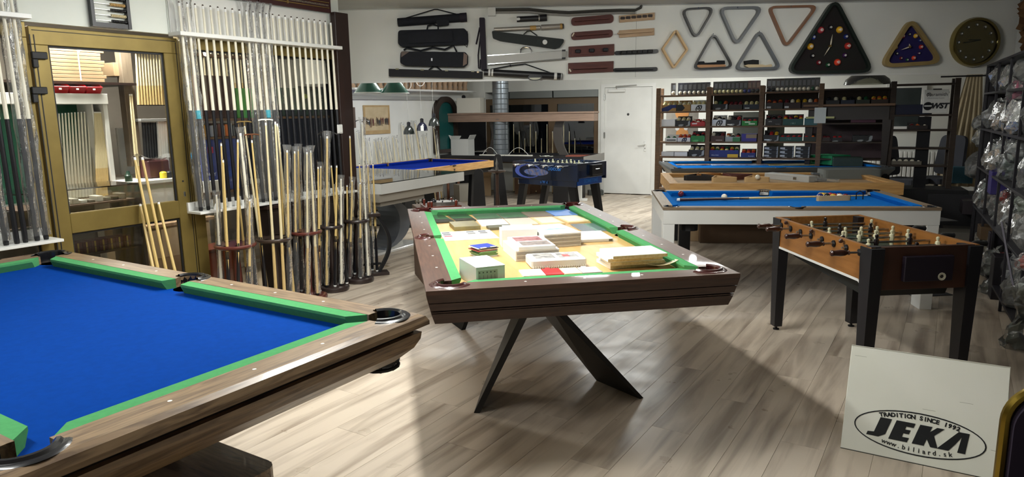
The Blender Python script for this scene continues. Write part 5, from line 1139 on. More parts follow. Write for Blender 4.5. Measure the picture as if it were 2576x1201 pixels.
# cable run and junction box
t = bt_thing('junction_box', 'white electrical junction box at the top of the beam', 'junction box'); part('box', MB().prism(rpoly(LBp([(1228, 20.5), (1247, 20.5), (1247, 41.5), (1228, 41.5)]), .008), 0, .05), flat('c9c9c4'), t); part('conduit', MB().path([(*lb(1238, 20), .03), (*lb(1230, -6), .03)], .012, 6), flat('b5b5b0'), t)
cb_ = [(1247, 25), (1330, 24), (1380, 29), (1430, 32), (1500, 28), (1560, 26), (1598, 26), (1611, 20), (1614, 8), (1613, -8)]
solo('electric_cable', MB(MBE).path([(*lb(*p), .02) for p in cb_], .014, 7), flat('3a3833', .5), 'thick dark electric cable running along the top of the beam', 'cable', None, True)
solo('electric_cable', MB(MBE).path([(*lb(x, y+7), .012) for x, y in cb_[:7]], .014, 7), flat('8d8a84', .5), 'grey electric cable under the thick dark one on the beam', 'cable', None, True)
# cardboard tag garland at the right end
t = bt_thing('tag_garland', 'hanging string of brown cardboard tags at the right end of the beam', 'tag garland'); rs = random.Random(5)
part('cord', MB().path([(*lb(2562, -10), -.02+.1), (*lb(2560, 165), .1)], .004, 5), flat('3a2e24'), t)
for k in range(26):
    y = -6+6.6*k; x = 2560+rs.uniform(-9, 12); p = lb(x, y); an = rs.uniform(-1.2, 1.2); q = Matrix.Translation((*p, .09+.03*rs.random())) @ Matrix.Rotation(an, 4, 'Z') @ Matrix.Rotation(rs.uniform(-.6, .6), 4, 'X')
    part('tag', MB(q).box(-.035, .035, -.05, .03, 0, .002), flat(rs.choice(['7a5a3a', '6a4a30', '8a6a48']), .8), t)
# ------------------------------------------------------------------ ball shelves
QS = Vector((2.07, 10.0, 0)); AS = radians(-23); MS = Matrix.Translation(QS) @ Matrix.Rotation(AS, 4, 'Z'); NS = Vector((sin(AS), -cos(AS), 0))
def onS(x, y, off=0): return MS.inverted() @ atP(x, y, QS+NS*off, NS)
def sx(x): return onS(x, 300).x
def sz(x, y): return onS(x, y).z
SD = .26
posts = [1655, 1780, 1914, 2062, 2112, 2243, 2402]
rowy = {1700: (239, 280, 319, 358, 394)}
BAYS = [(1662, 1774, (239, 280, 318.5, 357.5, 394)), (1788, 1907, (235.5, 276, 317, 357, 397)), (1921, 2056, (230, 273.5, 316, 356.5, 398)), (2070, 2236, (222, 262, 309, 357, 400)), (2250, 2396, (210, 288, 326, 372, 416))]
sh = thing('ball_shelf', 'tall open wooden shelf unit full of boxed billiard balls', 'shelf unit', mw=MS)
zt_ = [sz(1655, 222), sz(1780, 219), sz(1914, 215), sz(2062, 210), sz(2243, 205), sz(2402, 196)]
DKS = mat('dark shelf wood', C('3a2c22'), .6, col2=C('2e2219'), scale=5, stretch=(2, 2, 12))
for k, (x, zt) in enumerate(zip([1655, 1781, 1914, 2063, 2243, 2402], zt_)):
    m_ = SHELFW if k < 4 else DKS
    for y0 in (-.0, SD-.035): part('post', MB().box(sx(x)-.03, sx(x)+.03, y0, y0+.035, 0, zt, .002), m_, sh)
SH = []
for bi, (x0, x1, ys) in enumerate(BAYS):
    zz = [sz((x0+x1)/2, y) for y in ys]
    for z in zz+[.45, .12]: part('shelf_board', MB().box(sx(x0)-.03, sx(x1)+.03, .002, SD-.002, z-.022, z, .002), SHELFW if bi < 3 else DKS, sh)
    SH.append(zz)
for bi in (1, 2): part('back_panel', MB().box(sx(BAYS[bi][0]), sx(BAYS[bi][1]), SD-.012, SD-.004, SH[bi][1], SH[bi][0]-.022), DKS, sh)  # added dark sheets: shadow behind the upper boxes put into their colour
part('back_panel', MB().box(sx(BAYS[3][0]), sx(BAYS[3][1]), SD-.012, SD-.004, SH[3][1], SH[3][0]-.022), DKS, sh)  # another added dark sheet, its colour stands for the shade behind this bay
def behind(x0, x1, y0, y1, off, m, lab, name='display_board'):
    a, b_ = onS(x0, y1, -off), onS(x1, y0, -off); return solo(name, MB(MS).box(a.x, b_.x, off, off+.02, max(a.z, 0), b_.z, .003), m, lab, 'display board'), a, b_
o, a, b_ = behind(1674, 1757, 281, 366, .5, mat('grey poster', C('8a857c'), .6, col2=C('7a756c'), scale=5), 'grey display board with orange balls behind the left bay of the ball shelf')
for x, y, r_ in ((1716, 284, .10), (1716, 337, .09)):
    q = onS(x, y, -.5); part('printed_ball', MB(MS @ Matrix.Translation((q.x, .5, q.z)) @ Matrix.Rotation(pi/2, 4, 'X')).lathe([(.0001, .003), (r_, .002)], 20), flat('b8804a', .5), o, local=False)
for x in (1704, 1725):
    q = onS(x, 324, -.5); part('printed_dot', MB(MS @ Matrix.Translation((q.x, .5, q.z)) @ Matrix.Rotation(pi/2, 4, 'X')).lathe([(.0001, .003), (.03, .002)], 14), flat('c8c8c4', .5), o, local=False)
behind(1842, 1925, 281, 360, .55, mat('grey green board', C('6f7268'), .7, col2=C('5f625a'), scale=4), 'grey green board standing behind the second bay of the ball shelf')
behind(1926, 1976, 275, 400, .6, mat('olive board', C('4a4a3c'), .7), 'olive board standing behind the third bay of the ball shelf')
behind(2030, 2240, 285, 400, .6, mat('plum brown board', C('4a3c40'), .7, col2=C('5a484e'), scale=3), 'plum brown board standing behind the fourth bay of the ball shelf')
BALLM = {k: flat(v, .12, coat=.5) for k, v in {'c': 'd9cf9a', 'w': 'e2dccb', 'r': 'a8242a', 'y': 'd0a52a', 'k': '1c1c22', 'b': '24307a', 'g': '1f5a3a', 'o': 'c8602a', 'p': '4a2448', 'm': '6a2028'}.items()}
ballme = {k: MB().ball((0, 0, 0), .0285, 12).mesh('ball', m, True) for k, m in BALLM.items()}
RING = mat('black ring print', C('15171c'), .5, col2=C('8f959a'), scale=16, lo=.60, hi=.64, detail=0)
RINGG = mat('green ring print', C('1f7a3a'), .5, col2=C('58b070'), scale=14, lo=.6, hi=.64, detail=0)
NBALL = [0]
def ball_box(bi, ri, x0, x1, hpx, col, balls, desc, rows=2, pk='', lift=0, m=None, tilt=.5, lid=None, strip=None):
    """a display box on bay bi, shelf ri, between pixel columns x0 and x1"""
    z = SH[bi][ri]+lift; a, b_ = sx(x0)+.004, sx(x1)-.004; w_ = b_-a; h = hpx*9.6/1760
    t = thing('ball_box', desc, 'ball box', mw=MS @ Matrix.Translation((a, .03, z+.001)), group='boxes on the ball shelf')
    hb = h*.6 if balls else h
    part('front', MB().box(0, w_, 0, .006, 0, hb, .001), m or flat(col, .5), t)
    part('tray', MB().box(0, w_, .006, .2, 0, .012).box(0, .005, .006, .2, .012, hb).box(w_-.005, w_, .006, .2, .012, hb).box(0, w_, .195, .2, .012, max(h, hb)), flat('2a2a2c' if col < '8' else col, .6), t)
    if not balls: part('lid', MB().box(0, w_, 0, .2, hb-.003, hb), m or flat(col, .5), t)
    if lid: part('raised_lid', MB(Matrix.Translation((w_*.1, .1, hb+.01)) @ Matrix.Rotation(-.5, 4, 'X')).box(0, w_*.95, 0, .12, 0, .003), flat(lid, .4), t)
    if strip: part('label_strip', MB().box(w_*strip[0], w_*strip[1], -.001, 0, hb*strip[2], hb*strip[3]), flat(strip[4], .4), t)
    n = max(2, int(w_/.058))
    bd = desc.split(' on ')[0]; bd = bd.replace(', second shelf', '').replace(' at the left end of the second shelf', '').replace(' with white lid', '')
    for r_ in range(rows if balls else 0):
        for k in range(n):
            kk = balls[(k+r_*n) % len(balls)]
            o = inst('billiard_ball', ballme[kk], None, MS @ Matrix.Translation((a+w_*(k+.5)/n, .03+.042+.054*r_, z+hb-.005+.022*r_))); NBALL[0] += 1
            tag(o, 'billiard ball in the '+bd, 'billiard ball', 'balls in the '+bd)
    return t, w_, hb
def bl_txt(r, s, size, col, x=.5, y=.5, sh_=0, b=0):
    t, w_, h = r; text(s, size, flat(col), t, Matrix.Translation((w_*x, -.0012, h*y)) @ Matrix.Rotation(pi/2, 4, 'X'), local=True, shear=sh_, bold=b)
KR = mat('kraft card', C('a9844f'), .7)
# bay 1
r = ball_box(0, 1, 1662, 1700, 27, 'a9844f', 'c', 'kraft box with blue corners at the left end of the second shelf', m=KR); part('corner_print', MB(Matrix.Rotation(pi/2, 4, 'X')).prism([(0, 0), (r[1]*.45, 0), (r[1]*.75, r[2]*.5), (r[1], r[2]*.5), (r[1], r[2]), (r[1]*.6, r[2]), (0.0, r[2]*.45)], 0, .001), flat('1f2f6a'), r[0])
r = ball_box(0, 1, 1700, 1736, 27, 'a9844f', 'cw', 'kraft box with dark arrow on the second shelf', m=KR); part('arrow_print', MB(Matrix.Rotation(pi/2, 4, 'X')).prism([(0, 0), (r[1]*.4, 0), (r[1]*.6, r[2]*.5), (r[1]*.4, r[2]), (0, r[2])], 0, .001), flat('20242a'), r[0])
r = ball_box(0, 1, 1736, 1774, 27, 'e4e6e8', 'c', 'white box with black swirl on the second shelf'); bl_txt(r, '(S)', .075, '15151c', sh_=.4, b=.004)
ball_box(0, 2, 1662, 1698, 18, 'e2e3e4', '', 'plain white box on the third shelf')
ball_box(0, 2, 1698, 1736, 25, '15171c', 'cw', 'black ring patterned box on the third shelf, left bay', m=RING)
r = ball_box(0, 2, 1736, 1774, 17, 'b0222a', 'rw', 'red box of red and white balls on the third shelf', strip=(.1, .45, .5, .8, 'e8e2e0'))
ball_box(0, 3, 1672, 1704, 17, 'd8d8d6', 'g', 'white box with dark marks on the fourth shelf', rows=1, strip=(.15, .9, .25, .6, '55575a'))
r = ball_box(0, 3, 1704, 1738, 18, 'd9dadc', 'ro', 'white and navy swirl box on the fourth shelf'); bl_txt(r, '(S)', .06, '14204a', sh_=.4, b=.004)
ball_box(0, 3, 1738, 1774, 26, '1f7a3a', 'kr', 'green ring patterned box on the fourth shelf', m=RINGG)
ball_box(0, 4, 1664, 1697, 11, 'd4d5d8', '', 'flat white box at the left end of the fifth shelf'); ball_box(0, 4, 1697, 1731, 11, 'dcdde0', '', 'flat white box beside another on the fifth shelf')
ball_box(0, 4, 1733, 1774, 28, '15171c', 'cw', 'black ring patterned box on the fifth shelf, left bay', m=RING)
# bay 2
ball_box(1, 1, 1790, 1829, 24, '15171c', 'cgo', 'black ring patterned box on the second shelf, second bay', m=RING)
ball_box(1, 1, 1830, 1866, 20, '2a2422', 'm', 'dark open box of maroon balls with white lid, second shelf', lid='eef0ee')
ball_box(1, 1, 1867, 1908, 20, '222c3a', 'c', 'slate blue box on the second shelf', strip=(.1, .4, .15, .35, 'd8dce0'))
r = ball_box(1, 2, 1790, 1826, 26, 'e4e6e8', 'kw', 'white swirl box of black and white balls on the third shelf'); bl_txt(r, '(S)', .075, '15151c', sh_=.4, b=.004)
ball_box(1, 2, 1827, 1864, 25, '15171c', 'wkr', 'black ring patterned box with two labels on the third shelf', m=RING, strip=(.05, .4, .12, .3, 'dfe0dc'))
r = ball_box(1, 2, 1865, 1906, 20, '1f8a3c', 'r', 'bright green box with white stickers on the third shelf', rows=1, strip=(.45, .85, .25, .5, 'dce8d8')); part('sticker', MB().box(r[1]*.2, r[1]*.55, -.0012, 0, r[2]*.6, r[2]*.85), flat('cfe4cf'), r[0])
ball_box(1, 3, 1788, 1824, 24, '4a2f26', 'wkm', 'brown box stack with white print on the fourth shelf', strip=(.38, .85, .2, .28, 'c8bdb0'))
ball_box(1, 3, 1825, 1864, 20, 'a5aaa8', 'wkro', 'grey green box of mixed balls on the fourth shelf', strip=(.5, 1, 0, .9, '2f7a4a'))
ball_box(1, 3, 1866, 1906, 19, '3a3488', '', 'violet and kraft box on the fourth shelf', strip=(.3, 1, .45, .95, '8a765a'))
r = ball_box(1, 4, 1786, 1862, 30, '14286e', 'rgyc', 'wide dark blue box of mixed balls on the fifth shelf', strip=(.62, .98, .0, .45, 'd8b02a')); bl_txt(r, 'Billiard Balls', .02, 'c8d0e8', .2, .3)
r = ball_box(1, 4, 1866, 1905, 20, '14286e', 'ro', 'narrow dark blue box of red balls on the fifth shelf'); bl_txt(r, 'Aramith', .022, 'c8d0e8', .7, .3)
# bay 3
for k, (x0, x1, c_, b_, ds) in enumerate(((1924, 1968, '2a2624', 'mo', 'dark grey box on the second shelf, third bay'), (1969, 2013, '2a1418', 'mwy', 'dark plum box on the second shelf, third bay'), (2014, 2058, '33211f', 'ywo', 'dark brown box on the second shelf, third bay'))): ball_box(2, 1, x0, x1, 24, c_, b_, ds, strip=(.05, .3, .1, .4, 'c8ccd4') if k < 2 else None)
r = ball_box(2, 2, 1924, 1968, 26, '1c1c20', 'km', 'black box with white lettering on the third shelf, third bay'); bl_txt(r, 'HPN', .022, 'c8c8c8', .3, .6); bl_txt(r, 'Pool Balls', .014, 'b0b0b0', .75, .2)
r = ball_box(2, 2, 1969, 2022, 26, '124a48', 'yrp', 'teal box with crossed cue print on the third shelf'); bl_txt(r, '/ X /', .03, 'b8d8d0', .5, .3)
ball_box(2, 2, 2023, 2058, 17, '3a6a72', '', 'blue grey box on the third shelf, third bay')
ball_box(2, 3, 1922, 1962, 26, '15171c', 'kry', 'black ring patterned box on the fourth shelf, third bay', m=RING, strip=(.05, .4, .15, .35, 'c8d4e0'))
r = ball_box(2, 3, 1963, 2022, 18, '154a46', 'r', 'low teal box with cue print on the fourth shelf', rows=1); bl_txt(r, '/ 1 /', .03, 'b8d8d0', .4, .5)
ball_box(2, 3, 2023, 2056, 18, '1e2a26', 'row', 'dark box of red and orange balls on the fourth shelf', rows=1)
for j in range(3):
    for k in range(3): ball_box(2, 4, 1924+40*k, 1962+40*k, 9.0, '15171c', '', ('lower', 'middle', 'upper')[j]+' ring patterned flat box, '+('left', 'middle', 'right')[k]+' stack of the fifth shelf', lift=.050*j, m=RING, strip=(.05, .38, .3, .75, 'c9ccd0'))
# bay 4 and 5
for k, (x0, x1, c_, b_, ds) in enumerate(((2074, 2110, '22242a', 'kw', 'dark box at the left of the fourth bay'), (2112, 2148, '14203a', 'ck', 'navy box in the fourth bay'), (2150, 2186, '1e2a22', 'cg', 'green black box in the fourth bay'), (2188, 2232, '2a1c14', 'oy', 'dark box of orange balls in the fourth bay'))): ball_box(3, 1, x0, x1, 16, c_, b_, ds)
ball_box(3, 3, 2096, 2124, 16, '15171c', 'r', 'ring patterned box of red balls in the fourth bay', m=RING, rows=1); ball_box(3, 3, 2148, 2200, 14, '15171c', '', 'ring patterned flat box in the fourth bay', m=RING); ball_box(3, 2, 2140, 2205, 20, '4a1836', '', 'purple box in the fourth bay')
ball_box(3, 3, 2072, 2092, 16, '2a1a18', 'm', 'small dark box of maroon balls in the fourth bay', rows=1)
ball_box(4, 1, 2250, 2345, 22, '0e1838', '', 'long row of dark blue bins on the top shelf of the right bay'); ball_box(4, 2, 2288, 2338, 15, '241a1a', 'mow', 'black box of amber balls in the right bay', rows=1)
ball_box(4, 4, 2250, 2330, 14, '6a645a', 'w', 'long grey carton of white balls in the right bay', rows=1)
# dark cloth strip hanging in the right bay
solo('dark_cloth', MB(MS).box(sx(2312), sx(2345), .05, .09, .5, SH[4][1]-.03), flat('14141a', .8), 'dark cloth hanging in the right bay of the ball shelf', 'cloth')
# blister packs on top
PC = {'n': '2a3050', 'b': '3a2a28', 'g': '243a2e', 'r': '8a2a20', 'd': '262a2c', 'm': '4a201c'}
def pack(bi, x, col, bc, desc, hp=30, two=0):
    z = SH[bi][0]; a = sx(x); h = hp*9.6/1760; w_ = .062
    t = thing('ball_pack', desc, 'ball pack', mw=MS @ Matrix.Translation((a, .05, z+.001)), group='blister packed balls on the ball shelf')
    part('card', MB().box(-w_/2, w_/2, .055, .058, 0, h), flat(PC[col], .5), t); part('print', MB().box(-w_*.3, w_*.3, .0535, .055, h*.45, h*.85), flat('8d9098' if col != 'r' else 'c8a090', .5), t)
    inst('ball', ballme[bc], t, MS @ Matrix.Translation((a, .09-.02, z+.031))); part('blister', MB().box(-w_/2, w_/2, .0, .054, .0, h), WRAP, t)
for k in range(8): pack(0, 1690+11.5*k+(6 if k else 0), 'bnnnnnnn'[k], 'w', ('brown carded pack with cream ball at the left end of the shelf top' if k == 0 else 'navy carded blister pack with cream ball on the first bay'), 30)
for k in range(11): pack(1, 1796+10.6*k, 'dgdgggbbrrr'[k], 'cccccccbbkk'[k], {'d': 'charcoal', 'g': 'green', 'b': 'brown', 'r': 'orange red'}['dgdgggbbrrr'[k]]+' carded blister pack on the second bay', 30)
for k in range(12): pack(2, 1930+11*k, 'bbmmgggddddd'[k], 'kkwwwwwwwwgw'[k], {'b': 'brown', 'm': 'maroon', 'g': 'green', 'd': 'charcoal'}['bbmmgggddddd'[k]]+' carded blister pack on the third bay', 31)
# sign board on the shelf
p0_, p1_ = onS(2320, 285, .04), onS(2388, 225, .04)
sg = thing('sign_board', 'white sponsor sign board standing in the right bay of the ball shelf', 'sign', mw=MS @ Matrix.Translation((p0_.x, -.05, p0_.z)))
w_, h_ = p1_.x-p0_.x, p1_.z-p0_.z
part('board', MB().box(0, w_, 0, .012, 0, h_, .003), LAM, sg)
TX = lambda s, size, x, y, **k: text(s, size, flat('23252a'), sg, Matrix.Translation((w_*x, -.0012, h_*y)) @ Matrix.Rotation(pi/2, 4, 'X'), local=True, **k)
TX('aramith', .058, .62, .79); TX('(S)', .045, .2, .80, bold=.002); text('Official Snooker Supplier', .018, flat('8a8c90'), sg, Matrix.Translation((w_*.5, -.0012, h_*.64)) @ Matrix.Rotation(pi/2, 4, 'X'), local=True); TX('WST', .085, .66, .3, shear=.25, bold=.005)
part('emblem', MB(Matrix.Rotation(pi/2, 4, 'X')).lathe([(.0001, .0012), (.05, .0012)], 18, (w_*.2, h_*.3, 0)), flat('23252a'), sg); part('emblem_band', MB().box(w_*.2-.04, w_*.2+.04, -.002, -.0012, h_*.28, h_*.34), LAM, sg)
part('clip', MB().box(w_*.35, w_*.7, -.008, .012, h_, h_+.012), BLACK, sg)
# glass lamp hanging over the shelf
q = onS(2182, 200, .1); gl = thing('glass_lamp_shade', 'clear glass shade hanging under the beam above the shelf', 'lamp', mw=MS @ Matrix.Translation((q.x, -.1, q.z)))
part('shade', MB().lathe([(.06, .09), (.16, .07), (.25, .0), (.27, -.06), (.265, -.06), (.24, .0), (.15, .06), (.06, .08)], 24), glass('thick glass', (.72, .72, .66), .12, .05, .3, 10), gl, True); part('holder', MB().lathe([(.06, .08), (.06, .12), (.0001, .12)], 14), BLACK, gl, True); part('cord', MB().path([(0, 0, .12), (0, 0, CEIL-q.z)], .005, 6), BLACK, gl)
# room behind the shelves: chairs, radiator, curtain
def office_chair(lab, x, y, depth_off, rz):
    q = MW @ Vector((onW(x, y, depth_off).x, -depth_off, 0)); t = thing('office_chair', lab, 'chair', (q.x, q.y, 0), rz)
    FAB = mat('grey chair fabric', C('3a3c44'), .9)
    part('seat', MB().prism(rpoly([(-.24, -.24), (.24, -.24), (.24, .24), (-.24, .24)], .08), .44, .52), FAB, t); part('backrest', MB(Matrix.Translation((0, .22, .55)) @ Matrix.Rotation(pi/2-.15, 4, 'X')).prism(rpoly([(-.23, 0), (.23, 0), (.19, .58), (-.19, .58)], .1), -.03, .03), FAB, t)
    part('column', MB().path([(0, 0, .1), (0, 0, .44)], .03, 8), BLACK, t); part('back_bar', MB().path([(0, .1, .45), (0, .27, .5), (0, .27, .7)], .02, 6), BLACK, t)
    for k in range(5): l_ = part('leg', MB().path([(0, 0, .11), (.28*cos(2*pi*k/5), .28*sin(2*pi*k/5), .06)], [.025, .015], 6), BLACK, t); part('castor', MB().ball((.28*cos(2*pi*k/5), .28*sin(2*pi*k/5), .028), .028, 8), RUBBER, l_)
office_chair('dark grey office chair behind the right bay of the shelf', 2290, 320, 1.2, .6); office_chair('dark office chair near the curtain behind the shelf', 2368, 320, .9, -1.2)
rd = thing('radiator', 'white panel radiator under the small back window', 'radiator', mw=MW @ Matrix.Translation((onW(2275, 350).x, -.12, .35)))
for k in range(16): part('rib', MB().box(-.5+.0625*k, -.5+.0625*k+.05, 0, .06, 0, .5, .008), LAM, rd)
cu_ = onW(2425, 300, .5); cr_ = thing('curtain', 'pale beige curtain gathered beside the back window', 'curtain', mw=MW @ Matrix.Translation((cu_.x, -.5, 0)))
part('fabric', MB().grid(lambda u, v: ((u-.5)*(.62-.42*v)+.08*v, .035*sin(u*34)*(1.1-v), .35+1.65*v), 40, 10), mat('curtain cloth', C('b5a688'), .9), cr_, True); part('rod', MB().path([(-.35, -.02, 1.98), (.4, -.02, 1.98)], .012, 6), BLACK, cr_); part('tie_knob', MB().ball((-.25, -.04, 1.75), .03, 8), BLACK, cr_)
# ------------------------------------------------------------------ wooden table football table
zF = .81
A_, B_, C_ = at(1951, 546, zF), at(2192, 624, zF), at(2150, 537, zF)
dl = (B_-A_); dl.z = 0; LFb = dl.length; dl.normalize(); WFb = .62                 # dl: along the long side, towards the camera
dr = Vector((-dl.y, dl.x, 0))                                                       # to the right
mF = Matrix.Translation((A_+B_)/2+dr*(WFb/2)-Vector((0, 0, zF))) @ Matrix.Rotation(atan2(dl.y, dl.x), 4, 'Z')    # local x towards the camera, y to the right
FW = mat('table football oak', C('9a6630'), .4, col2=C('82521f'), scale=4, stretch=(1.2, 10, 10), coat=.15); FWD = mat('table football dark wood', C('4a2c1c'), .45, col2=C('3a2115'), scale=4)
fo = thing('table_football', 'wooden table football table with black legs and brown handles on the right', 'table football', mw=mF)
hx, hy = LFb/2, WFb/2
def side_panel(y0, y1, name):
    k = MB(Matrix.Rotation(pi/2, 4, 'X'))                                           # prism in x-z, extruded along -y
    k.prism([(-hx, zF), (-hx, .56), (-hx+.08, .615), (hx-.10, .615), (hx, .56), (hx, zF)][::-1], -y1, -y0); return part(name, k, FW, fo)
side_panel(-hy, -hy+.025, 'side_panel'); side_panel(hy-.025, hy, 'side_panel')
tr = MB(Matrix.Rotation(pi/2, 4, 'X')); top_ = [(-hx, .56), (-hx+.08, .615), (hx-.10, .615), (hx, .56)]; bot_ = [(x_, z_-.014) for x_, z_ in top_]
part('white_edge', tr.prism(top_+bot_[::-1], hy-.022, hy+.004), LAM, fo)
part('end_panel', MB().box(hx-.025, hx, -hy+.025, hy-.025, .57, zF, .002), FWD, fo); part('end_panel', MB().box(-hx, -hx+.025, -hy+.025, hy-.025, .57, zF, .002), FW, fo)
part('pitch', MB().box(-hx+.025, hx-.025, -hy+.025, hy-.025, .66, .675), flat('20382a', .6), fo); part('goal_box', MB().box(hx, hx+.03, -.13, .15, .62, .76, .004), mat('dark plum plastic', C('1c1220'), .5), fo)
part('ball_cup', MB(Matrix.Rotation(pi/2, 4, 'Y')).lathe([(.010, .03), (.022, .033), (.022, .03)], 12, (-.645, .085, hx)), flat('d8d4c0'), fo); part('corner_block', MB().box(hx-.05, hx, -hy, -hy+.06, zF-.03, zF+.002, .003), BLACK, fo)
part('under_trough', MB(Matrix.Rotation(pi/2, 4, 'X')).prism([(-hx+.08, .60), (hx-.10, .60), (hx-.14, .50), (-hx+.16, .56)][::-1], -.24, .24), flat('171a18', .5), fo)
for sx_ in (-1, 1):
    for sy in (-1, 1):
        x0, y0 = sx_*(hx-.035), sy*(hy-.03)
        lg = part('leg', MB().prism([(x0-.032, y0-.028), (x0+.032, y0-.028), (x0+.032, y0+.028), (x0-.032, y0+.028)], .03, zF-.005, [(x0-.055, y0-.038), (x0+.055, y0-.038), (x0+.055, y0+.038), (x0-.055, y0+.038)]), mat('black legs', C('17161b'), .45), fo)
        part('levelling_foot', MB().lathe([(.02, 0), (.022, .008), (.008, .012), (.008, .032)], 12, (x0, y0, 0)), RUBBER, lg, True)
HN = mat('brown turned handle', C('3a1c12'), .3, coat=.4); PLW_ = flat('d9d3b0', .4); PLB = flat('1a1214', .35, coat=.3)
hprof = [(.008, 0), (.014, .006), (.010, .014), (.017, .03), (.019, .055), (.015, .09), (.018, .105), (.010, .112), (.0001, .112)]
def man_mesh(m): return MB().lathe([(.0001, -.072), (.012, -.072), (.010, -.05), (.013, -.02), (.016, .0), (.014, .018), (.006, .024), (.010, .032), (.010, .044), (.0001, .05)], 8).mesh('player', m, True)
MW_, MBk = man_mesh(PLW_), man_mesh(PLB); gr_b = MB().lathe(hprof, 10).mesh('handle', HN, True); gr_k = MB().lathe(hprof, 10).mesh('handle', RUBBER, True); gr_c = MB().lathe(hprof, 10).mesh('handle', CHROME, True)
zr = .765
for k in range(8):
    x = -hx+.10+(LFb-.2)*k/7; left = k in (0, 2, 3, 5, 7); left = k in (1, 3, 5, 7) or k == 0
    rd_ = part('rod', MB().path([(x, -hy-(.06 if left else .03), zr), (x, hy+(.03 if left else .12), zr)], .007, 8), STEEL, fo, True)
    y_ = -hy-.06 if left else hy+.12; R_ = Matrix.Translation((x, y_, zr)) @ Matrix.Rotation(pi/2 if left else -pi/2, 4, 'X')
    inst('handle', gr_b if left else gr_k, rd_, mF @ R_)
    for sy in (-1, 1): part('bushing', MB(Matrix.Translation((x, sy*hy, zr)) @ Matrix.Rotation(-sy*pi/2, 4, 'X')).lathe([(.008, -.005), (.02, 0), (.02, .008), (.009, .012)], 10), BLACKM, rd_, True)
    nn = [1, 2, 3, 5, 5, 3, 2, 1][k]
    for j in range(nn):
        y = (j-(nn-1)/2)*(.42/max(nn-1, 1) if nn > 1 else 0)+.05*sin(k*2.2)
        inst('player', MW_ if k in (1, 3, 4, 6) else MBk, rd_, mF @ Matrix.Translation((x, y, zr)) @ Matrix.Rotation(.25*sin(k*3.1), 4, 'Y'))
# small knobs on the handle side
for k in range(3):
    x = -hx+.2+(LFb-.4)*k/2.2; part('score_bead', MB().ball((x, -hy-.02, zr+.035), .014, 8), HN, fo, True)
# ------------------------------------------------------------------ blue table football (back)
zK = .87; p, q, r_ = at(1453, 412.6, zK), at(1537, 411, zK), at(1309, 406, zK)
d1 = (q-p); d1.z = 0; wK = .68; d1.normalize(); d2 = Vector((-d1.y, d1.x, 0)); lK = 1.25
yk = atan2((r_-p).y, (r_-p).x); d2 = Vector((cos(yk), sin(yk), 0)); d1 = Vector((d2.y, -d2.x, 0)); lK = 1.0*(r_-p).length+.15
mK = Matrix.Translation((p.x, p.y, 0)) @ Matrix.Rotation(yk, 4, 'Z')               # local x to the far left, y = towards the camera side is -; width along -y -> use +y
side = 1 if Matrix.Rotation(yk, 3, 'Z') @ Vector((0, 1, 0)) @ Vector((1, 0, 0)) > 0 else -1
bf = thing('table_football', 'blue printed table football table on black splayed legs near the white door', 'table football', mw=mK)
BLK = mat('blue printed laminate', C('0c2348'), .25, col2=C('061024'), scale=3, coat=.5, lo=.3, hi=.6); yw_ = side*wK
def bx_(x0, x1, y0, y1, z0, z1, ch=.003): y0, y1 = sorted((y0, y1)); return MB().box(x0, x1, y0, y1, z0, z1, ch)
part('side_panel', bx_(0, lK, 0, side*.03, zK-.24, zK), BLK, bf); part('side_panel', bx_(0, lK, yw_-side*.03, yw_, zK-.24, zK), BLK, bf)
part('end_panel', bx_(0, .03, side*.03, yw_-side*.03, zK-.20, zK), BLK, bf); part('end_panel', bx_(lK-.03, lK, side*.03, yw_-side*.03, zK-.2, zK), BLK, bf); part('end_skirt', bx_(.02, .05, side*.03, yw_-side*.08, zK-.30, zK-.2), mat('bright blue print', C('12489a'), .3, coat=.4), bf)
part('side_skirt', bx_(.03, lK-.1, side*.012, side*.03, zK-.32, zK-.24), BLK, bf); part('pitch', bx_(.03, lK-.03, side*.03, yw_-side*.03, zK-.14, zK-.12), flat('7f9a86', .4), bf); part('goal_box', bx_(-.05, 0, yw_*.4, yw_*.75, zK-.17, zK-.03), BLACK, bf)
part('goal_slot', bx_(-.052, -.05, yw_*.5, yw_*.65, zK-.09, zK-.08), CHROME, bf)
R_side = Matrix.Rotation(pi/2, 4, 'X') if side > 0 else Matrix.Rotation(pi, 4, 'Z') @ Matrix.Rotation(pi/2, 4, 'X')
def side_txt(s, size, x, z, col, m4=None): text(s, size, flat(col, .3), bf, Matrix.Translation((x, -side*.001, z)) @ (Matrix.Rotation(pi/2, 4, 'X') if side > 0 else Matrix.Rotation(pi, 4, 'Z') @ Matrix.Rotation(pi/2, 4, 'X')), local=True, bold=.002)
side_txt('* Soccer', .085, lK*.36, zK-.08, '2a6ab8'); side_txt('o W d', .05, lK*.5, zK-.275, '2a5a9a')
text('SOMETIME', .07, flat('1f6ac0', .3), bf, Matrix.Translation((.0185, yw_*.5, zK-.25)) @ Matrix.Rotation(-pi/2, 4, 'Z') @ Matrix.Rotation(pi/2, 4, 'X'), local=True, bold=.002)
MSd = (Matrix.Rotation(pi/2, 4, 'X') if side > 0 else Matrix.Rotation(pi, 4, 'Z') @ Matrix.Rotation(pi/2, 4, 'X'))
part('swirl_print', MB(Matrix.Translation((lK*.75, -side*.0005, zK-.13)) @ MSd).ring([(.2*cos(a)*1.2, .1*sin(a)) for a in [2*pi*i/24 for i in range(24)]], [(.03+.16*cos(a)*1.2, .085*sin(a)) for a in [2*pi*i/24 for i in range(24)]], 0, .001), flat('4a5aa8', .3), bf)
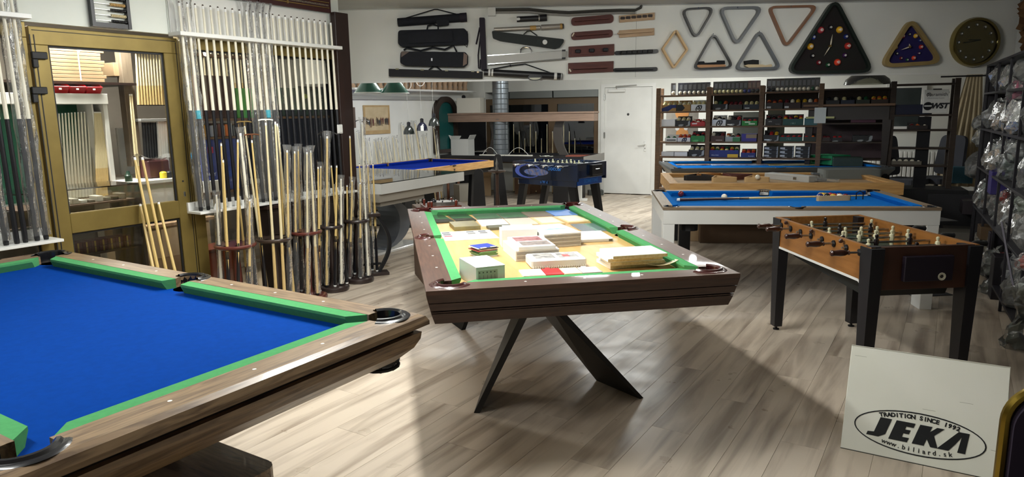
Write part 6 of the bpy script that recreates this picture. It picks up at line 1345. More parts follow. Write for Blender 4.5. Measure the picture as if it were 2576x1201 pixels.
part('swirl_print', MB(Matrix.Translation((lK*.62, -side*.0005, zK-.14)) @ MSd).prism([(.22*cos(a), .05*sin(a)) for a in [2*pi*i/20 for i in range(20)]], 0, .0015), mat('stadium print', C('2a5aa0'), .3, col2=C('8a7a78'), scale=25), bf)
for k in range(8):
    x = .14+(lK-.28)*k/7; lf = k % 2 == 0; rd_ = part('rod', MB().path([(x, -side*.14, zK-.035), (x, yw_+side*.14, zK-.035)], .008, 8), CHROME, bf, True)
    y_ = -side*.14 if lf else yw_+side*.14; inst('handle', gr_c if lf else gr_k, rd_, mK @ Matrix.Translation((x, y_, zK-.035)) @ Matrix.Rotation(pi/2*side*(1 if lf else -1), 4, 'X'))
    for j in range([1, 2, 3, 5, 5, 3, 2, 1][k]):
        nn = [1, 2, 3, 5, 5, 3, 2, 1][k]; y = yw_/2+(j-(nn-1)/2)*.1; inst('player', MW_ if k % 2 else MBk, rd_, mK @ Matrix.Translation((x, y, zK-.035)))
for sx_, xx in ((1, .12), (-1, lK-.12)):
    for yy in (side*.08, yw_-side*.08): part('leg', MB().prism([(xx-sx_*.09-.04, yy-.035), (xx-sx_*.09+.04, yy-.035), (xx-sx_*.09+.04, yy+.035), (xx-sx_*.09-.04, yy+.035)], 0, zK-.24, [(xx+sx_*.04-.06, yy-.035), (xx+sx_*.04+.06, yy-.035), (xx+sx_*.04+.06, yy+.035), (xx+sx_*.04-.06, yy+.035)]), BLACKM, bf)
    part('cross_bar', bx_(xx-sx_*.09-.03, xx-sx_*.09+.03, side*.1, yw_-side*.1, .04, .09), BLACKM, bf)
# ------------------------------------------------------------------ white shop sign leaning at the right
b0, b1 = at(2114, 1128, 0), at(2523, 1215, 0)
t0 = at(2143, 868, 0); ux = (b1-b0).normalized(); bk = Vector((-ux.y, ux.x, 0)); wS = (b1-b0).length
def solve_lean(px, base):                                                            # point on the ray in the vertical plane through base across the sheet
    return atP(*px, base, ux)
T0 = solve_lean((2143, 868), b0); T1 = solve_lean((2527, 924), b1)
nl = (T0-b0); up_ = Vector((0, 0, nl.z))+bk*nl.dot(bk); hS = up_.length
mS = frame(b0, ux, ux.cross(up_))
sgn = thing('shop_sign', 'white sheet sign with an oval black logo leaning at the lower right', 'sign', mw=mS)
part('sheet', MB().box(0, wS, 0, hS, -.018, 0, .002), mat('white painted board', C('e8e8de'), .5, col2=C('dedfd2'), scale=2), sgn)
part('bottom_edge', MB().box(0, wS, -.002, .004, -.018, .0005), flat('3a3a30'), sgn)
part('top_ledge', MB().box(0, wS, hS-.002, hS+.001, -.018, .002), flat('c9c9bd'), sgn)
def sp(x, y): q = mS.inverted() @ atP(x, y, b0, ux.cross(up_)); return (q.x, q.y)
INK = flat('15171a', .4)
cx_, cy_ = sp(2315, 1095); e1 = sp(2482, 1128); e0 = sp(2149, 1062); rx_ = hypot(e1[0]-e0[0], e1[1]-e0[1])/2; eq0, eq1 = sp(2315+8, 1044), sp(2315-12, 1149); ry_ = hypot(eq0[0]-eq1[0], eq0[1]-eq1[1])/2
cx_, cy_ = (e0[0]+e1[0])/2, (e0[1]+e1[1])/2; ta = atan2(e1[1]-e0[1], e1[0]-e0[0])
mO = mS @ Matrix.Translation((cx_, cy_, .0006)) @ Matrix.Rotation(ta, 4, 'Z')
el = lambda a, b_, n=48: [(a*cos(2*pi*i/n), b_*sin(2*pi*i/n)) for i in range(n)]
o = part('oval_ring', MB(mO).ring(el(rx_, ry_), el(rx_-.0055, ry_-.0055), 0, .0006), INK, sgn, local=False)
k_ = rx_/.36
# block letters J E K A drawn as slanted polygons (units of the oval)
def poly(pts, name='logo_letter'): part(name, MB(mO).prism([((x_*.87-.018+.28*y_)*k_, y_*.94*k_) for x_, y_ in pts], 0, .0008), INK, sgn, local=False)
rr1 = ry_/k_; h2 = .50*rr1
poly([(-.285, -h2), (-.205, -h2), (-.17, -h2+.025), (-.17, h2), (-.245, h2), (-.245, -h2+.028), (-.285, -h2+.024)])
poly([(-.14, -h2), (-.02, -h2), (-.02, -h2+.03), (-.065, -h2+.03), (-.065, -.012), (-.03, -.012), (-.03, .016), (-.065, .016), (-.065, h2-.03), (-.02, h2-.03), (-.02, h2), (-.14, h2)])
poly([(.01, -h2), (.085, -h2), (.085, -.02), (.125, -h2), (.17, -h2), (.118, .01), (.16, h2), (.115, h2), (.085, .03), (.085, h2), (.01, h2)])
poly([(.165, -h2), (.235, -h2), (.258, -.015), (.275, .035), (.288, -h2), (.335, -h2), (.31, h2), (.245, h2)])
for s, y_, sz_, dx, rr0 in (('TRADITION SINCE 1992', .76*rr1, .27*rr1, .012, 1), ('www.biliard.sk', -.75*rr1, .30*rr1, .012, 1)):
    n = len(s)
    for i, ch in enumerate(s):
        if ch == ' ': continue
        u = (i-(n-1)/2)/((n-1)/2); x_ = u*(.21 if y_ > 0 else .18); yy = y_*(1-.22*u*u) if y_ > 0 else y_*(1-.16*u*u)
        text(ch, sz_*k_, INK, sgn, mO @ Matrix.Translation((x_*k_, yy*k_, .0004)) @ Matrix.Rotation(-.30*u if y_ > 0 else .22*u, 4, 'Z'), name='logo_lettering', bold=.0012 if y_ > 0 else .0004)
for x_, y_ in ((.03, .9), (.5, .5), (.72, .62), (.92, .25)): part('scuff', MB(mS).box(wS*x_, wS*x_+.05, hS*y_, hS*y_+.0015, 0, .0005), flat('a5a598'), sgn, local=False)
# prop board behind the sign
pp = b0+bk*.32+ux*(wS*.5); solo('prop_box', MB(Matrix.Translation(pp) @ Matrix.Rotation(atan2(ux.y, ux.x), 4, 'Z')).box(-.16, .16, -.1, .1, 0, .2, .004), CARD, 'small brown carton behind the leaning shop sign', 'carton')
# gilded chair back in the lower right corner
cp_ = atY(2522, 1010, 1.75); ch_ = thing('banquet_chair', 'gilt framed chair with plum upholstery in the lower right corner', 'chair', (cp_.x+.245, 1.75, 0), -.25)
def arch(wd, h0, h1, r, n=10): return [(-wd, h0), (-wd, h1-r)]+[(-wd+r-r*cos(pi/2*i/n), h1-r+r*sin(pi/2*i/n)) for i in range(n+1)]+[(wd-r+r*sin(pi/2*i/n), h1-r+r*cos(pi/2*i/n)) for i in range(n+1)]+[(wd, h0)]
hT = atY(2590, 990, 1.75).z
fr_ = arch(.20, .0, hT, .10); part('frame', MB().path([(x_, .0+.0*z_, z_) for x_, z_ in fr_], .014, 8), mat('gilt metal', C('9a8238'), .28, 1), ch_, True)
part('backrest', MB(Matrix.Rotation(pi/2, 4, 'X')).prism(arch(.19, .46, hT-.012, .10), -.025, .03), mat('plum velvet', C('1c0f26'), .9), ch_); part('seat', MB().prism(rpoly([(-.2, -.02), (.2, -.02), (.2, -.40), (-.2, -.40)][::-1], .05), .42, .5), mat('plum velvet', C('1c0f26'), .9), ch_)
for x_ in (-.18, .18): part('leg', MB().path([(x_, -.36, 0), (x_, -.36, .44)], .014, 8), mat('gilt metal', C('9a8238'), .28, 1), ch_, True)
# ------------------------------------------------------------------ white pedestal with steel plate
c_ = at(2318, 735, 0); pt = thing('pedestal_leg', 'white square post on a flat steel floor plate', 'post', (c_.x, c_.y+.02, 0), .12)
part('floor_plate', MB().box(-.17, .17, -.17, .17, 0, .008, .002), mat('dark steel', C('4a4a4c'), .45, .6), pt); part('post', MB().box(-.065, .065, -.065, .065, .008, .62, .004), LAM, pt); part('top_plate', MB().box(-.16, .16, -.16, .16, .62, .63, .002), mat('dark steel', C('4a4a4c'), .45, .6), pt)
# ------------------------------------------------------------------ things on the right hand tables
zw = .80-.047; bR = .0286
def table_ball(px, col, lab, z=None): tag(inst('billiard_ball', ballme[col], None, Matrix.Translation(at(*px, (z or zw)+bR)+Vector((0, 0, 0)))), lab, 'billiard ball')
table_ball((1713, 488), 'm', 'dark red ball by the upper left pocket of the white table'); table_ball((1822, 496), 'w', 'cream cue ball beside the cue on the white table')
cb0, cb1 = at(1703, 503, zw+.016), at(2185, 492, zw+.03); cue('wood', cb0, cb1, 'cue with brown black butt lying on the electric blue cloth', None)
wr_ = thing('ball_triangle', 'pale wooden ball triangle lying on the electric blue cloth', 'ball rack', mw=Matrix.Translation(at(2088, 503, zw)) @ Matrix.Rotation(.05, 4, 'Z')); tp_ = [(-.17, -.08), (.17, -.08), (0, .2)]
part('frame', MB().ring(rpoly(tp_, .03), rpoly([(-.135, -.06), (.135, -.06), (0, .165)], .02), 0, .045), PIN2, wr_)
for k, (dx, dy, c_) in enumerate(((-.11, -.03, 'b'), (-.05, -.03, 'k'), (.01, -.03, 'y'), (.07, -.03, 'w'), (.12, -.03, 'm'), (-.08, .02, 'b'), (-.02, .02, 'k'), (.04, .02, 'r'), (.09, .02, 'm'), (-.03, .07, 'y'), (.03, .07, 'r'))):
    o = inst('billiard_ball', ballme[c_], None, Matrix.Translation(WM[wr_].translation+Vector((dx, dy, bR))) ); tag(o, {'b': 'blue', 'k': 'black', 'y': 'yellow', 'w': 'white', 'm': 'maroon', 'r': 'red'}[c_]+' ball in the wooden triangle on the electric blue cloth', 'billiard ball', 'balls in the wooden triangle')
rk_ = at(2162, 502, zw); rs_ = thing('cue_rest', 'small black cross shaped cue rest on the electric blue cloth', 'cue rest', tuple(rk_)); part('fork', MB().path([(-.03, 0, .0), (-.03, 0, .06), (0, 0, .075), (.03, 0, .06), (.03, 0, .0)], .005, 6), BLACK, rs_)
# oak tray table
zo = .80-.047
def tray_tri(px, lab, m, s=1, rz=0):
    t = thing('ball_triangle', lab, 'ball rack', mw=Matrix.Translation(at(*px, zo)) @ Matrix.Rotation(rz, 4, 'Z'), group='triangles in the oak tray table')
    q = [(-.17*s, -.1*s), (.17*s, -.1*s), (0, .2*s)]; part('frame', MB().ring(rpoly(q, .03), rpoly([(x_*.84, y_*.82+.004) for x_, y_ in q], .02), 0, .055), m, t)
tray_tri((1775, 447), 'orange brown ball triangle at the back of the oak tray table', FW, 1, .2); tray_tri((1757, 452), 'dark ball triangle at the left of the oak tray table', BLACK, 1.1, -.2); tray_tri((1815, 457), 'pale pine triangle at the front of the oak tray table', PIN2, .95, .1); tray_tri((1850, 450), 'dark red triangle in the middle of the oak tray table', mat('mahogany', C('5c2a20'), .4), 1.1, .5); tray_tri((1900, 457), 'second pale triangle at the front of the oak tray table', PIN2, .9, -.1)
table_ball((1906, 446), 'w', 'white ball lying in the oak tray table', zo+.03)
c_ = thing('aluminium_case', 'open silver aluminium case in the oak tray table', 'case', mw=Matrix.Translation(at(1987, 454, zo)) @ Matrix.Rotation(-1.05, 4, 'Z')); part('shell', MB().box(-.3, .3, -.07, .07, 0, .07, .004), mat('aluminium sheet', C('b8b8b4'), .4, .3), c_); part('latch', MB().box(.1, .14, -.075, -.07, .02, .05), STEEL, c_); part('lid', MB().box(-.3, .3, .08, .24, 0, .03, .004), BLACK, c_)
c_ = thing('plastic_case', 'grey plastic tool case in the oak tray table', 'case', mw=Matrix.Translation(at(2135, 448, zo)) @ Matrix.Rotation(-.12, 4, 'Z')); part('shell', MB().prism(rpoly([(-.32, -.12), (.32, -.12), (.32, .14), (-.32, .14)], .05), 0, .105), mat('grey case plastic', C('6f7370'), .5, bump=.05, scale=40), c_); part('handle', MB().path([(-.34, -.06, .05), (-.4, -.04, .05), (-.4, .04, .05), (-.34, .06, .05)], .014, 6), flat('55585a', .5), c_)
solo('clear_tube', MB(Matrix.Translation(at(2055, 452, zo+.03)) @ Matrix.Rotation(-.9, 4, 'Z')).path([(-.25, 0, 0), (.25, 0, 0)], .022, 10), BAG, 'clear plastic tube in the oak tray table', 'tube', None, True)
# grey table: boards, green box
zg_ = .85-.047
for k, (x0, x1, c1, c2, lab) in enumerate(((1695, 1790, '8a5a48', 'd8d0c4', 'colourful printed board at the left on the dark grey table'), (1795, 1935, 'c8ccd4', '7a86b0', 'pale blue printed board in the middle of the dark grey table'), (1940, 2060, 'c8b88a', 'b8a06a', 'cream printed board at the right on the dark grey table'))):
    a = at(x0, 416, zg_+.012); b_ = at(x1, 415, zg_+.012); solo('printed_board', MB(Matrix.Translation((a.x, a.y+.05, zg_)) @ Matrix.Rotation(atan2(b_.y-a.y, b_.x-a.x), 4, 'Z')).box(0, (b_-a).length, 0, .8, .0005, .012, .002), mat('print_%d' % k, C(c1), .35, col2=C(c2), scale=9), lab, 'printed board')
def gbox(name, lab, FL, FR_, h, dep, m): 
    a, b_ = at(*FL, zg_+.014), at(*FR_, zg_+.014); return solo(name, MB(Matrix.Translation(a) @ Matrix.Rotation(atan2(b_.y-a.y, b_.x-a.x), 4, 'Z')).box(0, (b_-a).length, 0, dep, 0, h, .003), m, lab, 'box'), a, b_
g_, a, b_ = gbox('green_carton', 'green carton with white script on the dark grey table', (2036, 412), (2092, 416), .12, .35, flat('1f8a5a', .5)); text('Eucerene', .035, flat('c8e8d8'), g_, frame(a.lerp(b_, .4)+Vector((0, -.004, .075)), (b_-a), Vector((0, -1, 0))))
gbox('green_carton', 'dark green carton at the right on the dark grey table', (2095, 419), (2170, 420), .11, .3, flat('20352e', .5))
# small dark table standing on the grey table
tz = zg_+.014; p = at(2030, 414, tz); q = at(2222, 418, tz); hS2 = atY(2060, 263, p.y).z-tz
dk2 = thing('side_table', 'small dark wooden table standing on the dark grey pool table', 'table', mw=Matrix.Translation((p.x, p.y, tz)) @ Matrix.Rotation(atan2(q.y-p.y, q.x-p.x), 4, 'Z')); ws = (q-p).length; DKT = mat('black brown wood', C('1f1512'), .45)
part('top', MB().box(-.08, ws+.08, -.06, .72, hS2-.03, hS2, .003), mat('table top edge', C('6a4a2c'), .45), dk2); part('apron', MB().box(-.02, ws+.02, -.0, .66, hS2-.2, hS2-.03), DKT, dk2)
for x_ in (0, ws):
    for y_ in (.02, .62): part('leg', MB().prism([(x_-.03, y_-.03), (x_+.03, y_-.03), (x_+.03, y_+.03), (x_-.03, y_+.03)], 0, hS2-.2, [(x_-.05, y_-.05), (x_+.05, y_-.05), (x_+.05, y_+.05), (x_-.05, y_+.05)]), DKT, dk2)
part('price_tag', MB().box(.06, .20, -.072, -.07, hS2-.24, hS2-.04), flat('cfd4cf'), dk2); part('tag_strip', MB().box(-.04, .30, -.071, -.069, hS2-.18, hS2-.155), flat('b8ba80'), dk2)
# cartons under the white table
for k, (x0, x1, y1, h, c_) in enumerate(((1705, 1765, 606, .42, CARD), (1760, 2040, 612, .45, mat('dark carton', C('5a4532'), .8)), (1800, 2030, 585, .40, mat('dark carton', C('5a4532'), .8)))):
    a, b_ = at(x0, y1, 0), at(x1, y1+2, 0); a.y += .0
    solo('carton', MB(Matrix.Translation((a.x, a.y+.0, 0)) @ Matrix.Rotation(atan2(b_.y-a.y, b_.x-a.x), 4, 'Z')).box(0, (b_-a).length, 0, .38, 0, h, .004), c_, ['tall brown carton under the left end of the white pool table', 'long dark brown carton under the white pool table', 'long dark carton behind the other one under the white pool table'][k], 'carton')
# ------------------------------------------------------------------ back left corner
DP = DPOST-.012
def pwall(x, y, D=DP): p = onB(x, y, D); return along(p), p.z
a0_, z0_ = pwall(917, 339); a1_, z1_ = pwall(979, 265)
po = thing('poster', 'old brown engraving of billiard players on the white wall', 'poster', mw=MBm @ Matrix.Translation((a0_, DP-4.8, z0_))); w_, h_ = a1_-a0_, z1_-z0_
part('sheet', MB().box(0, w_, -.004, .008, 0, h_), mat('aged paper', C('b59a6e'), .8, col2=C('a88c60'), scale=8), po); part('picture', MB().box(w_*.06, w_*.93, -.005, -.004, h_*.13, h_*.94), mat('engraving', C('b8a582'), .8, col2=C('c8b592'), scale=7), po)
rs = random.Random(2)
part('engraved_table', MB(Matrix.Rotation(pi/2, 4, 'X')).prism([(w_*.3, h_*.3), (w_*.62, h_*.28), (w_*.7, h_*.36), (w_*.4, h_*.4)], .005, .0058), flat('9a8a68'), po)
rs = random.Random(8)
for k in range(17):
    x_ = [.1, .15, .2, .24, .29, .34, .5, .55, .6, .64, .68, .72, .8, .84, .88, .93, .47][k]; s = .55+.3*rs.random(); y_ = .40+.08*rs.random(); c = ['3a3430', '4a4038', '2c3a44', '6a4a38', '8a7a60', '5a2a28'][k % 6]
    fg = part('engraved_figure', MB(Matrix.Translation((w_*x_, 0, h_*y_)) @ Matrix.Rotation(pi/2, 4, 'X')).prism([(-.022*s, -.10*s), (-.006*s, -.10*s), (0, -.02*s), (.008*s, -.10*s), (.024*s, -.10*s), (.026*s, .03*s), (.016*s, .06*s), (-.016*s, .06*s), (-.028*s, .03*s)], .005, .0062), flat(c, .8), po)
    part('engraved_head', MB(Matrix.Translation((w_*x_, 0, h_*y_)) @ Matrix.Rotation(pi/2, 4, 'X')).lathe([(.0001, .0062), (.012*s, .0062)], 8, (0, .072*s, 0)), flat('8a6a50', .8), fg)
a2, z2 = pwall(886, 322); a3, z3_ = pwall(891, 270); solo('framed_picture', MB(MBm).box(a2-.3, a3, DP-4.82, DP-4.8, z2, z3_, .003), mat('dark picture', C('5a4a40'), .6), 'framed picture half hidden by the tall dark panel', 'picture')
az, zz = pwall(1000, 247); rail_ = solo('cable_duct', MB(MBm).box(pwall(878, 243)[0], pwall(1105, 250)[0], DP-4.83, DP-4.8, zz-.03, zz+.03, .003), flat('9a9a96', .5), 'grey cable duct along the poster wall', 'cable duct')
zs_l = pwall(1000, 224, DPOST-.2)[1]; ax0, ax1 = pwall(880, 220, DPOST-.2)[0], pwall(1180, 224, DPOST-.2)[0]
solo('wall_shelf', MB(MBm).box(ax0, ax1+.1, DPOST-5.1, DPOST-4.8, zs_l-.03, zs_l, .003), LAM, 'high white shelf carrying turned table legs on the poster wall', 'shelf')
tl = MB().lathe([(.05, 0), (.055, .03), (.04, .06), (.05, .12), (.075, .2), (.07, .28), (.045, .36), (.04, .40), (.06, .42), (.06, .5)], 12).mesh('turned_leg', mat('raw beech', C('b89a7e'), .6, col2=C('a88a6e'), scale=8), True)
n_ = int((ax1-ax0)/.155)
for k in range(n_):
    o = link('turned_table_leg', tl, None, MBm @ Matrix.Translation((ax0+.1+.155*k, DPOST-4.95, zs_l+.001))); tag(o, 'raw turned table leg standing on the high shelf above the poster', 'table leg', 'turned table legs on the high shelf')
# lamps
def cone_lamp(px, lab):
    c = atY(*px, 8.9); t = thing('pendant_lamp', lab, 'lamp', tuple(c)); GS = mat('green enamel', C('0f4a3a'), .3, coat=.4)
    part('shade', MB().lathe([(.05, .19), (.178, .012), (.18, 0), (.172, 0), (.17, .01), (.045, .18)], 28), GS, t, True); part('cap', MB().lathe([(.05, .185), (.035, .23), (.02, .24), (.0001, .24)], 14), GS, t, True); part('rim', MB().lathe([(.179, 0), (.183, .004), (.179, .012)], 28), flat('c9c9c4', .4), t, True); part('cord', MB().path([(0, 0, .24), (0, 0, CEIL-c.z)], .005, 6), BLACK, t)
cone_lamp((928, 235), 'green cone pendant lamp, left one behind the beam'); cone_lamp((993, 236.5), 'green cone pendant lamp, right one behind the beam')
def dome_lamp(px, lab, c_):
    c = atY(*px, 10.4); t = thing('pendant_lamp', lab, 'lamp', tuple(c), group='small black pendant lamps')
    part('shade', MB().lathe([(.028, .12), (.045, .105), (.068, .075), (.08, .03), (.083, 0), (.077, 0), (.06, .06), (.025, .1)], 20), mat('black enamel '+c_, C(c_), .25, coat=.5), t, True); part('neck', MB().lathe([(.026, .11), (.026, .17), (.012, .18), (.0001, .18)], 12), BLACK, t, True)
    part('cord', MB().path([(0, 0, .18), (-.01, 0, .5), (0, 0, .8), (0, 0, CEIL-c.z)], .002, 5), flat('8a8a86'), t); part('cord_loop', MB().path([(.06*cos(a), 0, .72+.08*sin(a)) for a in [2*pi*i/14 for i in range(15)]], .003, 5), flat('d0d0cc'), t)
    return t
dome_lamp((1029, 338), 'black dome pendant lamp, lowest of three', '151a18'); d2_ = dome_lamp((1062, 329), 'black dome pendant lamp with white tag, middle of three', '14162a'); part('tag', MB().box(-.01, .035, -.09, -.088, .0, .07), flat('d8d8d4'), d2_); dome_lamp((1092, 317), 'black dome pendant lamp, highest of three', '1a1e1c')
# arched frame
ac0, ac1 = along(onB(1094, 300, DPOST-.07)), along(onB(1150, 300, DPOST-.07)); wA = (ac1-ac0)/2; hA = onB(1122, 243, DPOST-.07).z
ac = thing('arched_frame', 'dark brown arched frame with green glass on the wall beside the window', 'frame', mw=MBm @ Matrix.Translation(((ac0+ac1)/2, DPOST-4.8-.01, 0))); ao = arch(wA, .84, hA, wA*.95); ai = arch(wA-.10, .9, hA-.10, (wA-.10)*.95)
part('frame', MB(Matrix.Rotation(pi/2, 4, 'X')).ring(ao, ai, .0, .08), mat('dark arch wood', C('2e221c'), .4), ac); part('green_glass', MB(Matrix.Rotation(pi/2, 4, 'X')).prism(ai, .02, .04), mat('green panel', C('174a48'), .2), ac)
solo('black_board', MB(MBm).box(ac1+.03, along(onB(1222, 330, DPOST-.05)), DPOST-4.86, DPOST-4.82, .82, onB(1190, 303, DPOST-.05).z, .003), flat('141417', .6), 'black board standing on the wall between the arched frame and the duct', 'board')
# lamp beam over the black table, carton on it
K = lambda x, y, yo: mwK.inverted() @ atP(x, y, mwK @ Vector((0, yo, 0)), (mwK.to_3x3() @ Vector((0, -1, 0))))
LY = -.08; l0, l1 = K(1115, 304, LY), K(1499, 300, LY); zt0, zt1 = K(1300, 283, LY).z, K(1300, 306, LY).z
lp = thing('beam_lamp', 'long brown wooden beam lamp on curved posts at the back', 'lamp', mw=mwK); LBW = mat('taupe wood', C('8f7766'), .5, col2=C('7d6656'), scale=4, stretch=(1, 10, 10))
part('body', MB().box(l0.x, l1.x, LY-.12, LY+.12, zt1, zt0-.03, .004), LBW, lp); part('top_moulding', MB().box(l0.x-.015, l1.x+.015, LY-.135, LY+.135, zt0-.03, zt0, .004), LBW, lp)
wz = zt0; c0, c1 = K(1156, 270, LY), K(1214, 270, LY); wc = thing('carton', 'white carton on the left end of the beam lamp', 'carton', mw=mwK @ Matrix.Translation((c0.x, LY-.11, wz))); hc = K(1180, 247, LY).z-wz
part('box', MB().box(0, c1.x-c0.x, 0, .22, .001, hc, .004), flat('c9c6ba', .6), wc); part('knob', MB().ball((.12, .06, hc+.02), .04, 8), BLACK, wc)
oc = K(1135, 389, -.2); t = thing('carton', 'open white carton standing on the black table', 'carton', mw=mwK @ Matrix.Translation((oc.x, -.2, .762))); w_ = K(1178, 389, -.2).x-oc.x; h_ = K(1150, 350, -.2).z-.77
part('box', MB().ring([(0, 0), (w_, 0), (w_, .25), (0, .25)], [(.006, .006), (w_-.006, .006), (w_-.006, .244), (.006, .244)], 0, h_), flat('cfcfca', .6), t)
for x_, s in ((0, -.5), (w_, .5)): part('flap', MB(Matrix.Translation((x_, 0, h_)) @ Matrix.Rotation(s, 4, 'Y')).box(-.003, .003, 0, .25, 0, .09), flat('cfcfca', .6), t)
part('flap', MB(Matrix.Translation((0, 0, h_)) @ Matrix.Rotation(-.9, 4, 'X')).box(0, w_*.5, -.003, .003, 0, .1), flat('c4c4be', .6), t)
for k, (x0, x1) in enumerate(((1205, 1268), (1270, 1336))):
    p0_, p1_ = K(x0, 389, -.45), K(x1, 389, -.45); t = thing('led_driver', 'long white lamp driver box on the black table, '+('left', 'right')[k]+' one', 'driver box', mw=mwK @ Matrix.Translation((p0_.x, -.45, .762))); part('housing', MB().box(0, p1_.x-p0_.x, 0, .08, 0, .055, .004), flat('cfccc0', .5), t); part('wire', MB().path([(.05+.025*u*(1+k*.3), .04, .05+.13*sin(u*pi/12)) for u in range(13)], .004, 5), flat('d8d8d4'), t)
p_ = K(1362, 388, -.4); solo('cable_tangle', MB(mwK @ Matrix.Translation((p_.x, -.4, .763))).path([(.12*sin(1.7*u)+.02*u, .08*cos(2.3*u), .02+.02*abs(sin(3*u))) for u in [i*.35 for i in range(20)]], .008, 5), flat('c8cabc'), 'tangle of white cables on the black table', 'cable', None, True)
p_ = K(1452, 385, .0); solo('red_folder', MB(mwK @ Matrix.Translation((p_.x, .1, .762))).box(-.2, .2, -.15, .15, 0, .03, .003), flat('8a4a3a', .5), 'reddish folder at the right end of the black table', 'folder')
# spiral duct
q = MW.inverted() @ atY(1260, 300, 12.9); rD = 20*12.9/1760
du = thing('spiral_duct', 'galvanised spiral ventilation duct in front of the window', 'duct', mw=MW @ Matrix.Translation((q.x, q.y, 0))); GV = mat('galvanised duct', C('8b9298'), .3, .8)
part('pipe', MB().lathe([(rD, .76), (rD, CEIL)], 24), GV, du, True); sp_ = MB()
for k in range(20): sp_.lathe([(rD+.001, .80+.09*k), (rD+.006, .806+.09*k), (rD+.001, .812+.09*k)], 24)
part('seam', sp_, GV, du, True); part('lower_bend', MB().lathe([(rD*1.02, .70), (rD*1.02, .76)], 24), GV, du, True)
for k in range(12):
    x = 1292+14*k; T_ = MW @ Vector((onW(x, 312+18*(k % 3), .1).x, -.1, onW(x, 312+18*(k % 3), .1).z)); B2 = MW @ Vector((onW(x+2, 380, .3).x, -.35, .0)); B2.z = .01
    cue('pale', B2, T_, 'thin pale cue leaning at the dark window', 'cues leaning at the dark window')
# black rounded leg panels, turned stand, ashtray
def leg_panel(px0, py0, px1, py1, Y, lab, wt=.10, wb_=.22):
    T_ = atY(px0, py0, Y); Bx = atY(px1, py1, Y).x; t = thing('leg_panel', lab, 'table leg', (Bx, Y, 0)); dx = T_.x-Bx; h = T_.z
    o = [(-wb_/2, .03), (wb_/2, .03), (dx+wt/2, h-wt/2)]+[(dx+wt/2*cos(a), h-wt/2+wt/2*sin(a)) for a in [pi*i/8 for i in range(1, 8)]]+[(dx-wt/2, h-wt/2)]
    part('panel', MB(Matrix.Rotation(pi/2, 4, 'X')).prism(o, -.03, .03), BLACKM, t); part('base', MB().box(-.28, .3, -.12, .12, 0, .03, .003), BLACKM, t)
leg_panel(1252, 388, 1264, 505, 8.6, 'black rounded leg panel behind the turned stand'); leg_panel(1204, 425, 1206, 505, 9.4, 'black leg panel under the light oak table', .12, .2)
q = atY(1250, 430, 7.6); ts = thing('turned_stand', 'turned dark wood ashtray stand with small finial behind the sample table', 'stand', (q.x, 7.6, 0)); zd = q.z; TW = mat('dark turned wood', C('3e2a20'), .35, coat=.3)
part('column', MB().lathe([(.12, 0), (.12, .02), (.05, .04), (.02, .1), (.03, .2), (.018, .3), (.028, .42), (.018, .5), (.026, .6), (.016, .7), (.02, zd-.02)], 14), TW, ts, True); part('dish', MB().lathe([(.02, zd-.03), (.09, zd-.01), (.098, zd+.004), (.085, zd+.002), (.0001, zd-.006)], 20), TW, ts, True); part('finial', MB().lathe([(.012, zd-.005), (.02, zd+.02), (.01, zd+.05), (.016, zd+.08), (.006, zd+.11), (.0001, zd+.15)], 10), mat('pewter', C('7a7670'), .35, .7), ts, True)
# red brown model board on a crate behind the table
m0, m1 = at(1073, 523, .72), at(1163, 518, .72); mb_ = Matrix.Translation((m0.x, m0.y, 0)) @ Matrix.Rotation(atan2(m1.y-m0.y, m1.x-m0.x), 4, 'Z'); lM = (m1-m0).length
solo('crate', MB(mb_).box(-.05, lM+.1, .0, .5, 0, .695, .004), mat('brown crate', C('6a5444'), .7, col2=C('5a4638'), scale=5), 'brown crate behind the far end of the sample table', 'crate')
md_ = thing('trophy_board', 'polished red brown display board with small posts and a black ball', 'display board', mw=mb_ @ Matrix.Translation((0, .02, .696))); RB_ = mat('polished red brown', C('5a2418'), .2, coat=.6)
part('board', MB().box(0, lM, 0, .3, 0, .025, .004), RB_, md_); part('oval_plate', MB().prism([(lM*.6+.14*cos(a), .18+.09*sin(a)) for a in [2*pi*i/20 for i in range(20)]], .025, .05), mat('pewter', C('7a7670'), .35, .7), md_)
for x_, y_ in ((.03, .04), (.03, .26), (.06, .05), (lM-.04, .06), (lM-.04, .26)): part('post', MB().lathe([(.012, .025), (.014, .06), (.01, .07), (.0001, .072)], 10, (x_, y_, 0)), RB_, md_, True)
part('ball', MB().ball((.10, .15, .055), .028, 10), BLACK, md_, True)
for k in range(7): part('peg', MB().lathe([(.006, .05), (.006, .062), (.0001, .066)], 8, (lM*.6+.11*cos(k*.9), .18+.07*sin(k*.9), 0)), BLACK, md_, True)
# cartons and bits on the floor under the back tables
for k, (x, y, w, h, dp, rz, c_) in enumerate(((1205, 492, .40, .36, .3, .3, CARD), (1318, 487, .30, .42, .3, -.2, mat('old carton', C('6a4e38'), .8)), (1345, 485, .30, .34, .3, .1, mat('old carton', C('6a4e38'), .8)), (1168, 505, .3, .3, .25, .5, flat('8a8478', .7)))):
    c = at(x, y, 0); t = thing('carton', ['open brown carton under the light oak table', 'old brown carton with labels behind the leg panel', 'second old carton behind the blue football table', 'grey carton under the light oak table'][k], 'carton', (c.x, c.y, 0), rz); part('box', MB().box(-w/2, w/2, -dp/2, dp/2, 0, h, .004), c_, t)
    if k < 2: part('flap', MB(Matrix.Translation((0, -dp/2, h)) @ Matrix.Rotation(2.3, 4, 'X')).box(-w/2, w/2, 0, .16, -.002, .002), c_, t)
    if k == 1: part('label', MB().box(-.08, -.02, -dp/2-.001, -dp/2, .2, .28), PAPER, t)
